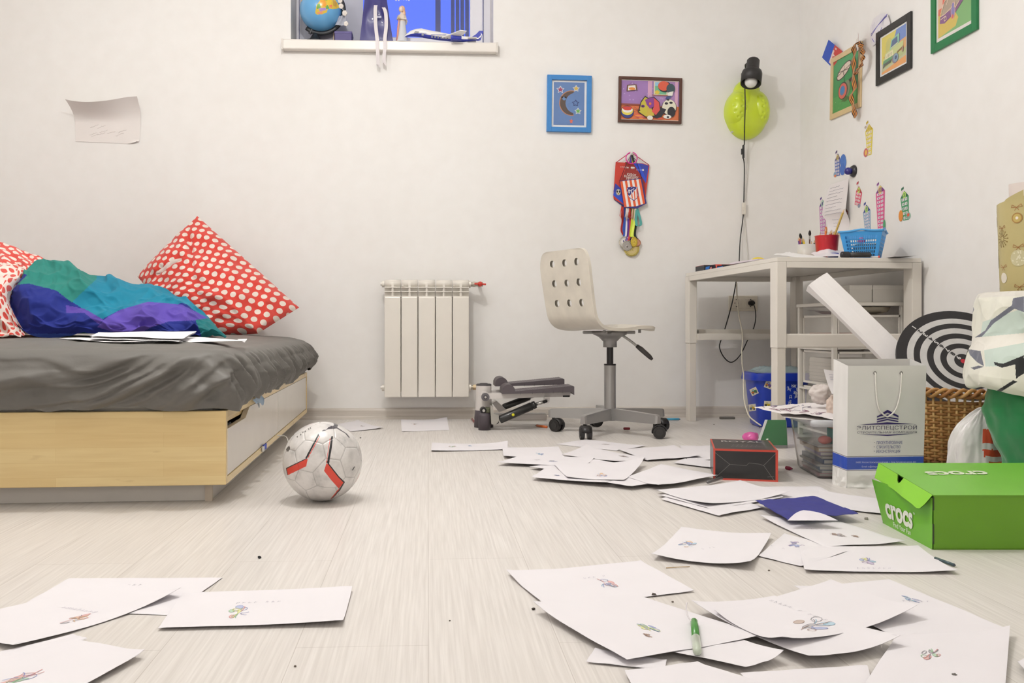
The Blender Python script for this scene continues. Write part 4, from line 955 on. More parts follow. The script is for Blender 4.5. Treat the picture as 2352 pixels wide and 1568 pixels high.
# ================================================================== double socket
def sockets():
    Q = lambda x, y, d=.0: onY(1540+x/3.563, 560+y/3.563, YW-d)
    root = thing('wall_socket', 'white double wall socket under the desk', 'socket', loc=Q(592, 552)); W = (232, 224, 208)
    mb = MB(W); mb.bx(Q(472, 424, 0), Q(714, 550, .010), bev=.003); obj('cover_plate', mb, paint(.35), root)
    for cx in (540, 656):
        mb = MB(W); mb.bx(Q(cx-44, 446, .009), Q(cx+44, 526, .014), bev=.002); c = Q(cx, 484, .0142); r = 34*YW/FPX/3.563
        dk = cx > 600
        mb.lathe([(r, 0), (r*.92, -.001), (r*.88, -.012), (0, -.012)], c, Matrix(((1, 0, 0), (0, 0, -1), (0, 1, 0))), 28, col=[(170, 160, 146), (120, 112, 104), (205, 196, 180)], sm=False)
        for dx in (-.008, .008): mb.cyl(c+V((dx, -.0005, 0)), c+V((dx, .008, 0)), .0028, 8, col=(60, 54, 50))
        for dz in (-.018, .018): mb.box(c+V((0, .003, dz)), (.006, .008, .005), col=(70, 66, 62))
        obj('socket_insert', mb, paint(.35), root)
    # black plug with its cable hanging down behind the tray and up again
    root = thing('power_cable', 'black cable with a plug looping under the desk tray', 'cable', loc=Q(656, 484, .02))
    mb = MB((28, 26, 26)); c = Q(656, 484, .014); mb.cyl(c, c+V((0, -.022, 0)), .014, 16); mb.box(c+V((-.004, -.024, 0)), (.036, .012, .014), bev=.004); obj('plug', mb, paint(.5), root)
    mb = MB((26, 24, 24)); pts = [(672, 484, .04), (690, 520, .05), (698, 600, .05), (680, 690, .06), (630, 790, .07), (570, 910, .07), (500, 968, .05), (440, 930, .05), (402, 850, .06), (414, 785, .07), (450, 680, .09), (500, 500, .11), (525, 380, .12), (538, 300, .12)]
    mb.tube(crs_path([Q(*p) for p in pts], 90), .0028, 6); obj('cord', mb, paint(.4), root)
    mb = MB((228, 220, 202)); pts = [(541, 320, .15), (545, 430, .16), (560, 580, .18), (590, 740, .20), (584, 880, .22), (588, 1000, .3), (600, 1080, .36), (602, 1270, .42), (640, 1400, .46), (740, 1484, .48)]
    P = [Q(*p) for p in pts[:6]]+[atD(1540+x/3.563, 560+y/3.563, D) for x, y, D in ((598, 1060, 4.02), (598, 1180, 3.97), (606, 1290, 3.93), (640, 1400, 3.88), (690, 1450, 3.84), (742, 1486, 3.80))]
    mb.tube(crs_path(P, 90), .0032, 6); solo('white_cable', mb, 'white cable hanging in front of the blue bin under the desk', 'cable', paint(.4))
sockets()
# ================================================================== right wall
def rxp(x, y, d=.0): return onX(x, y, XW-d)
def art_heli(p):
    p.rect(0, 0, 1, 1, (66, 150, 90)); p.rect(0, .7, 1, 1, (74, 160, 100)); p.rect(0, 0, 1, .3, (84, 160, 92))
    p.ell(.42, .74, .30, .115, (70, 52, 52), .35); p.ell(.42, .74, .275, .095, (226, 206, 190), .35)
    for a in (.35, 1.5, 2.7): p.line([(.42-.27*cos(a), .74-.09*sin(a+.3)), (.42+.27*cos(a), .74+.09*sin(a+.3))], .003, (84, 60, 60))
    p.line([(.42, .74), (.44, .52)], .003, (60, 60, 60))
    p.poly([(.45, .50), (.55, .50), (.78, .56), (.86, .62), (.84, .50), (.68, .46), (.64, .28), (.5, .22)], (70, 62, 58)); p.ell(.56, .38, .12, .15, (128, 136, 110)); p.ell(.40, .36, .19, .165, (78, 60, 58)); p.ell(.39, .36, .165, .145, (220, 106, 100)); p.ell(.38, .37, .10, .09, (96, 130, 180)); p.ell(.38, .38, .06, .055, (70, 130, 196))
    for i in range(4): p.line([(.34+i*.05, .165-i*.01), (.58+i*.04, .22-i*.012)], .0018, (110, 90, 70))
    p.ell(.12, .20, .01, .006, (200, 220, 190)); p.ell(.3, .14, .008, .02, (130, 190, 110)); p.ell(.26, .06, .008, .02, (130, 190, 110))
framed('framed_picture', 'pale wooden framed crayon helicopter on green, on the right wall', 'X', [(1903, 138), (1977, 95), (1976, 245), (1910, 274)], .024, .009, (222, 196, 150), art_heli)
def art_jeep(p):
    p.rect(0, 0, 1, 1, (240, 238, 236)); a, b = .06, .94
    p.rect(a, .05, b, .96, (226, 212, 110)); p.poly([(.6, .96), (b, .96), (b, .62), (.7, .58), (.5, .72)], (122, 148, 208)); p.poly([(.62, .62), (b, .66), (b, .3), (.6, .45)], (226, 176, 120)); p.ell(.34, .66, .13, .2, (206, 200, 120)); p.rect(a, .05, b, .30, (196, 196, 160)); p.poly([(a, .05), (b, .05), (b, .22), (a, .10)], (236, 168, 104)); p.poly([(.16, .28), (b, .42), (b, .28), (.2, .18)], (186, 196, 140))
    p.poly([(.36, .54), (.42, .78), (.70, .84), (.72, .58)], (150, 206, 176)); p.poly([(.40, .58), (.45, .75), (.64, .79), (.65, .62)], (96, 116, 150)); p.line([(.40, .58), (.66, .63)], .003, (230, 220, 180)); p.line([(.70, .60), (.72, .82)], .004, (120, 110, 130))
    p.poly([(.14, .36), (.20, .52), (.66, .60), (.86, .60), (.84, .44), (.5, .34)], (206, 214, 150)); p.poly([(.2, .38), (.22, .50), (.48, .52), (.50, .38)], (236, 230, 190))
    for i in range(4): p.line([(.26+i*.055, .40), (.28+i*.055, .48)], .0025, (150, 130, 90))
    p.poly([(.12, .28), (.14, .36), (.52, .38), (.54, .31)], (110, 160, 120)); p.poly([(.12, .18), (.14, .28), (.46, .31), (.40, .24), (.2, .22)], (92, 100, 92)); p.line([(.64, .40), (.86, .46)], .006, (140, 110, 80))
    p.ell(.575, .28, .115, .12, (150, 130, 140)); p.ell(.59, .285, .09, .10, (140, 170, 186)); p.ell(.60, .29, .04, .045, (80, 90, 130)); p.ell(.84, .40, .03, .08, (170, 140, 120)); p.ell(.17, .44, .02, .025, (236, 170, 90))
framed('framed_picture', 'black framed drawing of a cream off-road car on the right wall', 'X', [(2010, 77), (2090.5, 26), (2091.5, 155.5), (2012, 198)], .028, .010, (40, 38, 38), art_jeep)
def art_van(p):
    p.rect(0, 0, 1, 1, (232, 224, 220)); p.rect(.05, .055, .97, .97, (130, 180, 116)); p.poly([(.05, .055), (.55, .10), (.62, .20), (.5, .34), (.05, .42)], (216, 190, 96)); p.poly([(.05, .38), (.3, .5), (.3, .97), (.05, .97)], (226, 190, 170)); p.poly([(.18, .5), (.22, .97), (.6, .97), (.5, .55)], (222, 106, 86)); p.poly([(.05, .38), (.1, .36), (.16, .46), (.06, .46)], (220, 120, 90))
    p.poly([(.24, .52), (.40, .74), (.62, .84), (.6, .97), (.9, .97), (.9, .50), (.52, .36), (.12, .34)], (178, 160, 140)); p.poly([(.26, .54), (.42, .72), (.56, .68), (.48, .58)], (228, 142, 80)); p.poly([(.5, .72), (.6, .84), (.62, .97), (.5, .9)], (230, 150, 84))
    p.poly([(.10, .25), (.12, .345), (.46, .36), (.46, .27), (.24, .22)], (138, 92, 140)); p.poly([(.54, .345), (.82, .51), (.82, .42), (.54, .28)], (132, 92, 130)); p.ell(.48, .33, .062, .12, (240, 196, 170)); p.ell(.48, .335, .05, .108, (140, 130, 184)); p.ell(.47, .25, .03, .03, (206, 104, 90)); p.ell(.83, .56, .05, .11, (240, 196, 170)); p.ell(.83, .565, .04, .10, (150, 120, 160)); p.ell(.82, .47, .03, .035, (214, 100, 90))
    for q in ([(.12, .345), (.25, .345), (.46, .39)], [(.13, .30), (.28, .315)], [(.24, .25), (.24, .29), (.29, .31), (.30, .26), (.24, .25)], [(.14, .38), (.24, .52), (.45, .60), (.52, .72), (.60, .80)], [(.52, .36), (.56, .52), (.62, .60), (.9, .66)], [(.55, .35), (.82, .51)], [(.25, .53), (.46, .60)], [(.3, .46), (.36, .52)]): p.line(q, .003, (240, 214, 190))
framed('framed_picture', 'green framed crayon van, highest picture on the right wall', 'X', [(2136, -68), (2242.5, -150), (2242, 70), (2138, 121)], .030, .011, (22, 122, 68), art_van)

# pennants and ribbon behind and over the helicopter picture
mb = MB((48, 88, 200)); 
def curlp(P, d, lift, nn=14):
    P = [rxp(*q, d) for q in P]; return P
A, B, C, D = rxp(1903, 91, .028), rxp(1938, 120, .001), rxp(1924, 168, .001), rxp(1888, 132, .010)
mb.grid(lambda u, v: D.lerp(C, u).lerp(A.lerp(B, u), v), 12, 12, col=lambda u, v: (206, 74, 70) if u > .42+.15*(1-v) and u < .92 and .12 < v < .97 and not (int(v*9+u*3) % 3 == 0 and int(u*14) % 3 == 1) else ((240, 214, 206) if u > .42 and .12 < v < .97 and u < .92 else (48, 88, 200)))
solo('pennant', mb, 'blue and red pennant sticking out behind the helicopter picture', 'pennant', paint(.5, var=.03))
mb = MB((238, 232, 228)); A, B, C, D = rxp(1966, 92, .02), rxp(1981, 74, .035), rxp(1983, 112, .03), rxp(1966, 118, .015)
mb.grid(lambda u, v: D.lerp(C, u).lerp(A.lerp(B, u), v)+V((-.02*u*u, 0, 0)), 8, 8, col=lambda u, v: (170, 70, 60) if u > .62 else (238, 230, 224))
solo('paper_flag', mb, 'curled white and red paper flag above the orange striped ribbon', 'flag', paint(.6, var=.03))
def george(P, w0, tail=False):
    Q = crs_path([rxp(x, y, d) for x, y, d in P], 60)
    def c(u, v):
        k = int(u*7); return [(52, 26, 24), (232, 150, 52), (60, 30, 26), (236, 156, 56), (56, 28, 24), (230, 146, 50), (52, 26, 24)][min(k, 6)]
    mb.grid(lambda u, v: Q[int(round(v*60))]+V((.004*sin(v*40+u*2), (u-.5)*w0*(-1), .003*sin(u*5+v*20))), 14, 60, col=c)
mb = MB((230, 150, 50))
george([(1978, 104, .04), (1971, 98, .055), (1962, 106, .05), (1962, 130, .03), (1960, 160, .026), (1962, 200, .03), (1955, 225, .035), (1962, 250, .03), (1963, 271, .022)], .036)
george([(1972, 100, .05), (1980, 110, .05), (1982, 130, .045), (1978, 150, .045), (1970, 160, .048), (1964, 172, .046)], .032)
solo('striped_ribbon', mb, 'orange and black striped ribbon draped over the helicopter frame', 'ribbon', paint(.55, sheen=.3))
# pencil drawing of a football shirt behind the black picture
mb = MB((236, 232, 236)); A, B, C, D = rxp(1995, 50, .006), rxp(2042, 20, .016), rxp(2046, 72, .003), rxp(2000, 110, .003)
out = [(0, .3), (.05, .75), (.25, 1), (.6, 1.02), (.9, .85), (1, .4), (.95, 0), (.1, 0)]
def sp(u, v): return D.lerp(C, u).lerp(A.lerp(B, u), v)
mb.add([sp(*q) for q in out], [list(range(len(out)))])
def sl(P, w_, c): mb.tube([sp(*q)+V((-.0006, 0, 0)) for a, b in zip(P[:-1], P[1:]) for q in [(a[0]+(b[0]-a[0])*t/6, a[1]+(b[1]-a[1])*t/6) for t in range(7)]], w_, 4, col=c)
for i in range(16): sl([(.16+.035*i, .46+.02*(i % 3)), (.18+.04*i, .78+.02*(i % 4))], .0005, (206, 202, 218))
for q in ([(.08, .48), (.9, .82)], [(.08, .42), (.45, .62), (.88, .76)], [(.42, .42), (.5, .30), (.62, .44)], [(.42, .12), (.48, .26), (.46, .08)], [(.56, .26), (.64, .24), (.58, .10), (.68, .10)], [(.1, .3), (.2, .1)]): sl(q, .0015, (112, 106, 192))
solo('paper_drawing', mb, 'pencil football drawing taped up behind the black picture', 'drawing', paint(.7, var=.03))

# house-shaped number stickers
def house(label, P, roof, wall_, n, extras=None, win=(246, 240, 240), gold=(226, 206, 110), chim=True):
    """P: roof apex, eaves left, eaves right, bottom right, bottom left (pixels)"""
    Q = [rxp(*q, .0006) for q in P]; mb = MB(wall_)
    O = Q[4]; U = Q[3]-Q[4]; W = ((Q[1]-Q[4])+(Q[2]-Q[3]))/2
    mb.add([Q[1], Q[2], Q[3], Q[4]], [[3, 2, 1, 0]]); mb.add([q+V((-.0004, 0, 0)) for q in (Q[0], Q[1], Q[2])], [[0, 1, 2]], roof)
    def s_(u, v): return Q[4].lerp(Q[3], u).lerp(Q[1].lerp(Q[2], u), v)+V((-.0006, 0, 0))
    rows = n
    for j in range(rows):
        for i in (0, 1):
            u0, v0, u1, v1 = .14+i*.40, (j+.22)/rows, .14+i*.40+.30, (j+.82)/rows
            mb.add([s_(u0, v0), s_(u1, v0), s_(u1, v1), s_(u0, v1)], [[0, 1, 2, 3]], win)
            t = V((-.0003, 0, 0)); um = (u0+u1)/2; mb.add([s_(um-.03, v0+.1/rows)+t, s_(um+.05, v0+.1/rows)+t, s_(um+.05, v1-.1/rows)+t, s_(um-.03, v1-.1/rows)+t], [[0, 1, 2, 3]], roof)
    c = (Q[0]+Q[1]+Q[2])/3+V((-.0009, 0, 0)); r = (Q[1]-Q[2]).length*.20
    mb.add([c+V((0, r*cos(a), r*1.15*sin(a))) for a in [2*pi*k/16 for k in range(16)]], [list(range(16))], gold)
    mb.text(str(n), c+V((-.0003, 0, -r*.6)), V((0, -1, 0)), V((0, 0, 1)), r*1.2, roof, bold=.03)
    if chim:
        a = Q[1].lerp(Q[0], .35); mb.add([a+V((-.0002, .002, 0)), a+V((-.0002, -.012, .006)), a+V((-.0002, -.012, .03)), a+V((-.0002, .002, .026))], [[0, 1, 2, 3]], (236, 226, 226)); mb.add([a+V((-.0004, .004, .02)), a+V((-.0004, -.014, .026)), a+V((-.0004, -.014, .036)), a+V((-.0004, .004, .03))], [[0, 1, 2, 3]], roof)
    e = .0012
    for (kind, x, y, rx, ry, col) in (extras or []):
        c = rxp(x, y, e); e += .0003; k = (rxp(x+1, y)-rxp(x, y)).length; kz = abs((rxp(x, y+1)-rxp(x, y)).z)
        mb.add([c+V((0, -rx*k*cos(a), ry*kz*sin(a))) for a in [2*pi*i/16 for i in range(16)]], [list(range(16))], col)
    return solo('wall_sticker', mb, label, 'sticker', paint(.5, var=.03), group='number house stickers on the right wall')
c_ = lambda x, y: (1820+x/4.48, 270+y/4.48)
house('yellow number house sticker with a red snail, highest on the wall', [c_(790, 65), c_(750, 150), c_(830, 115), c_(815, 380), c_(770, 392)], (206, 176, 50), (232, 214, 90), 6, [('e', *c_(752, 100), 2.4, 3, (190, 176, 160)), ('e', *c_(755, 360), 5, 10, (206, 110, 110)), ('e', *c_(757, 360), 2.6, 6, (236, 190, 90))])
house('purple number house sticker with a blue elephant beside it', [c_(470, 368), c_(436, 445), c_(492, 420), c_(490, 595), c_(440, 605)], (92, 66, 124), (100, 120, 186), 5, [('e', *c_(520, 440), 6.5, 14, (72, 120, 200)), ('e', *c_(518, 530), 6.5, 14, (66, 112, 196)), ('e', *c_(545, 460), 2, 9, (86, 132, 210)), ('e', *c_(437, 585), 3, 6, (140, 170, 200)), ('e', *c_(439, 600), 2.4, 3, (226, 130, 80))])
house('small red number house sticker below the suction hook', [c_(685, 703), c_(655, 760), c_(718, 775), c_(695, 912), c_(640, 895)], (190, 50, 66), (226, 92, 120), 4, [('e', *c_(685, 905), 3, 5, (150, 160, 180))], gold=(190, 226, 110))
house('tall pink number house sticker with a purple roof', [c_(905, 695), c_(858, 785), c_(952, 745), c_(945, 1165), c_(880, 1170)], (126, 56, 140), (226, 90, 150), 10, [('e', *c_(945, 1110), 3, 14, (86, 170, 120)), ('e', *c_(945, 1150), 3.4, 5, (120, 150, 214))])
house('green number house sticker farthest right on the wall above the desk', [c_(1152, 750), c_(1112, 835), c_(1196, 800), c_(1198, 1050), c_(1140, 1060)], (40, 110, 76), (80, 160, 110), 5, [('e', *c_(1195, 1010), 5, 8, (150, 190, 170)), ('e', *c_(1192, 1000), 3, 4, (226, 96, 66)), ('e', *c_(1115, 1010), 5, 13, (236, 150, 60))], gold=(190, 226, 110))
house('blue and white number house sticker behind the blue basket', [c_(763, 895), c_(728, 985), c_(803, 950), c_(806, 1190), c_(750, 1195)], (52, 68, 156), (150, 178, 210), 7, gold=(190, 226, 110))
house('lilac number house sticker half hidden by the hanging note', [c_(312, 842), c_(277, 920), c_(345, 890), c_(340, 1195), c_(288, 1200)], (92, 66, 140), (206, 140, 196), 8, [('e', *c_(345, 1160), 3, 9, (236, 130, 60))], gold=(190, 226, 200))
house('brown number house sticker with a pink flower, right of the note', [c_(540, 918), c_(520, 985), c_(572, 965), c_(565, 1110), c_(548, 1110)], (136, 60, 50), (176, 96, 86), 5, [('e', *c_(505, 960), 5.5, 9, (222, 130, 150)), ('e', *c_(507, 960), 3, 5, (120, 70, 80))])
house('small blue-grey number house sticker hidden low behind the pencils', [c_(430, 1130), c_(415, 1160), c_(450, 1150), c_(448, 1200), c_(418, 1204)], (70, 80, 120), (150, 160, 190), 2, chim=False)

# suction hook
c = rxp(1962, 393, 0); sh = thing('suction_hook', 'dark blue suction hook stuck on the right wall', 'hook', loc=c)
R = frame(V((-1, 0, 0))); mb = MB((52, 50, 54)); mb.lathe([(.027, 0), (.028, .004), (.022, .014), (0, .016)], c, R, 24); obj('suction_cup', mb, paint(.3), sh)
mb = MB((44, 40, 130)); mb.lathe([(0, .045), (.010, .042), (.016, .034), (.017, .026), (.012, .014)][::-1], c, R, 20); obj('knob', mb, paint(.25, coat=.3), sh)
# handwritten note hanging from the wall
def note():
    A, B, C, D = rxp(1907, 424, .02), rxp(1950, 410, .0003), rxp(1942, 484, .03), rxp(1888, 494, .05)
    E_, F_ = rxp(1949, 536, .03), rxp(1900, 532, .06)
    E_ = rxp(1949, 534, .0005)
    mb = MB((236, 230, 230))
    def f(u, v):
        if v > .45: t = (v-.45)/.55; return D.lerp(C, u).lerp(A.lerp(B, u), t)+V((-.008*sin(pi*t)*(1-u), 0, 0))
        t = v/.45; return F_.lerp(E_, u).lerp(D.lerp(C, u), t)+V((.012*sin(pi*t), 0, 0))
    mb.grid(f, 12, 24)
    rnd = random.Random(3)
    for j in range(9):
        v = .92-j*.06; pts = [f(.12+.72*k/16, v+rnd.uniform(-.008, .008))+V((-.0012, 0, 0)) for k in range(16 if j % 3 else 11)]; mb.tube(pts, .0007, 4, col=(186, 182, 194))
    for j in range(3):
        pts = [f(.3+.3*k/8, .3-j*.08+rnd.uniform(-.008, .008))+V((-.0012, 0, 0)) for k in range(8)]; mb.tube(pts, .0007, 4, col=(190, 186, 198))
    solo('handwritten_note', mb, 'handwritten sheet hanging folded on the right wall above the desk', 'paper', paint(.75, var=.02))
note()

# ================================================================== swivel chair
def chair():
    C0 = atD(1401, 750, 3.84); C0.z = 0
    a = math.atan2(.47, .88); M = Matrix.Translation(C0) @ Matrix.Rotation(a, 4, 'Z')   # local +x = facing, +y = far side
    root = thing('swivel_chair', 'white bentwood swivel chair with nine holes in its back', 'chair', M=M)
    def o(n, mb, mats=None, par=root): return obj(n, mb, mats, par, world=False)
    zs = .452
    pr = [(-.255, .79), (-.245, .70), (-.232, .62), (-.220, .55), (-.206, .50), (-.175, .468), (-.125, .455), (-.05, .453), (.03, .462), (.09, .462), (.135, .452)]
    W2 = .172; th = .013
    def prof(t): q = crs([V((x, 0, z)) for x, z in pr], t); return q
    N_ = 60; mb = MB((226, 219, 205)); vs = []; fs = []
    def hw(t):
        k = 1.0
        e = min(t*.62, (1-t)*.45) ; r = .06     # rounded ends
        if e < r: k = 1-(1-math.sqrt(max(0, 1-((r-e)/r)**2)))*.36
        return W2*k*(1-.04*sin(pi*t))
    nv = 14
    for i in range(N_+1):
        t = (1-cos(pi*i/N_))/2*.6+i/N_*.4; q = prof(t); d = (prof(min(1, t+.004))-prof(max(0, t-.004))).normalized(); n = V((d.z, 0, -d.x))
        for j in range(nv+1):
            y = hw(t)*(2*j/nv-1); dish = .012*(1-(2*j/nv-1)**2)
            p = q+V((0, y, 0))+n*(-dish*.6 if t < .5 else dish*.5*-1)
            vs += [p+n*th/2, p-n*th/2]
    w = (nv+1)*2
    for i in range(N_):
        for j in range(nv):
            a0, a1, b0, b1 = i*w+2*j, i*w+2*j+2, (i+1)*w+2*j, (i+1)*w+2*j+2
            fs += [[a0, b0, b1, a1], [a0+1, a1+1, b1+1, b0+1]]
        for j, s in ((0, 1), (nv, -1)):
            a0, b0 = i*w+2*j, (i+1)*w+2*j; f = [a0, a0+1, b0+1, b0]; fs.append(f if s > 0 else f[::-1])
    for i, s in ((0, -1), (N_, 1)):
        for j in range(nv):
            a0 = i*w+2*j; f = [a0, a0+1, a0+3, a0+2]; fs.append(f if s < 0 else f[::-1])
    mb.add(vs, fs, None, True)
    shell = o('seat_shell', mb, paint(.4, var=.10, nscale=14, bmp=.05))
    cut = MB()
    for zz in (.735, .65, .565):
        for y in (-.085, 0, .085):
            cut.cyl((-.32, y, zz), (-.12, y, zz), .0155, 24)
    for x in (-.02, .05):
        for y in (-.07, .07): cut.cyl((x, y, .40), (x, y, .52), .004, 8)
    co = obj('c', cut, None, None, world=False); co.matrix_basis = M
    bpy.context.view_layer.update()
    md = shell.modifiers.new('b', 'BOOLEAN'); md.operation = 'DIFFERENCE'; md.object = co; md.solver = 'EXACT'
    dg = bpy.context.evaluated_depsgraph_get(); me = bpy.data.meshes.new_from_object(shell.evaluated_get(dg)); shell.modifiers.clear(); old = shell.data; shell.data = me
    if len(me.materials) == 0: me.materials.append(old.materials[0])
    for p_ in me.polygons: p_.material_index = 0
    bpy.data.objects.remove(co); autosmooth(shell, 40)
    al = paint(.35, .55, var=.03); A = (168, 166, 164); blk = paint(.4, var=.03); K = (40, 38, 38)
    mb = MB((150, 148, 146)); zt = .450
    mb.lathe([(.03, zt-.075), (.03, zt-.05), (.05, zt-.03), (.075, zt-.018), (.078, zt-.006), (0, zt-.004)], n=24)
    for s in (-1, 1):
        for x in (-.085, .075): mb.box((x*.6, s*.05, zt-.010), (abs(x)*1.1, .03, .014), rotz(s*.5*(1 if x > 0 else -1)), bev=.004)
    mb.cyl((-.09, -.07, zt-.012), (-.09, -.07, zt+.0), .006, 8); mb.cyl((.10, -.08, zt-.012), (.10, -.08, zt+.004), .006, 8)
    o('seat_mount', mb, al)
    for x, y in ((-.02, -.07), (-.02, .07), (.05, -.07), (.05, .07)):
        mb = MB((160, 158, 154)); mb.lathe([(0, .003), (.006, .001), (.007, 0)], (x, y, zt+.012), n=10); o('bolt', mb, al)
    mb = MB((170, 168, 164)); Lv = [(.03, -.02, zt-.012), (.065, -.055, zt-.045), (.088, -.08, zt-.072)]; mb.tube(crs_path(Lv, 10), .0055, 8); lv = o('height_lever', mb, al)
    mb = MB((70, 66, 64)); mb.tube([(.085, -.077, zt-.068), (.098, -.09, zt-.082), (.125, -.115, zt-.115), (.135, -.122, zt-.128)], [.008, .011, .010, .006], 10); obj('grip', mb, blk, lv, world=False)['label'] = 'dark plastic grip'
    mb = MB(K); mb.cyl((0, 0, .28), (0, 0, zt-.05), .0145, 16); o('gas_lift', mb, blk)
    mb = MB(A); mb.cyl((0, 0, .085), (0, 0, .298), .0255, 24); mb.cyl((0, 0, .296), (0, 0, .302), .0262, 24, col=K); o('column', mb, al)
    mb = MB(A); mb.cyl((0, 0, .055), (0, 0, .10), .031, 20); R0 = .25
    for k in range(5):
        t = radians(18+72*k)-a; d = V((cos(t), sin(t), 0)); n = V((-sin(t), cos(t), 0)); vs = []
        for r, z0, z1, w in ((.02, .058, .108, .022), (.14, .060, .104, .019), (R0+.012, .061, .098, .016), (R0+.022, .063, .092, .012)):
            vs += [d*r-n*w+V((0, 0, z0)), d*r+n*w+V((0, 0, z0)), d*r+n*w*.7+V((0, 0, z1)), d*r-n*w*.7+V((0, 0, z1))]
        fs = []
        for i in range(3): fs += [[4*i+j, 4*i+(j+1) % 4, 4*i+4+(j+1) % 4, 4*i+4+j] for j in range(4)]
        fs += [[3, 2, 1, 0], [12, 13, 14, 15]]; mb.add(vs, [f[::-1] for f in fs])
    b = o('star_base', mb, al); 
    for k, sw in zip(range(5), (2.0, .4, 2.4, 1.55, 2.9)):
        t = radians(18+72*k)-a; c = V((cos(t)*R0, sin(t)*R0, 0)); mb = MB(K); R = rotz(sw-a)
        c2 = c+R@V((-.018, 0, 0))
        for s in (-1, 1):
            w0, w1 = c2+R@V((0, s*.007, .027)), c2+R@V((0, s*.024, .027)); mb.cyl(w0, w1, .0265, 24); mb.cyl(w1, w1+R@V((0, s*.002, 0)), .015, 16, col=(52, 50, 50))
        mb.cyl(c+V((0, 0, .03)), c+V((0, 0, .066)), .008, 10); mb.box(c2+R@V((.006, 0, .042)), (.03, .012, .03), R, bev=.004)
        arc = [c2+R@V((.029*cos(q), 0, .027+.029*sin(q))) for q in [radians(x) for x in range(-10, 171, 15)]]
        mb.tube(arc, .0035, 6, flat=6.5, up=R@V((0, 0, 1)))
        o('caster', mb, blk)
chair()

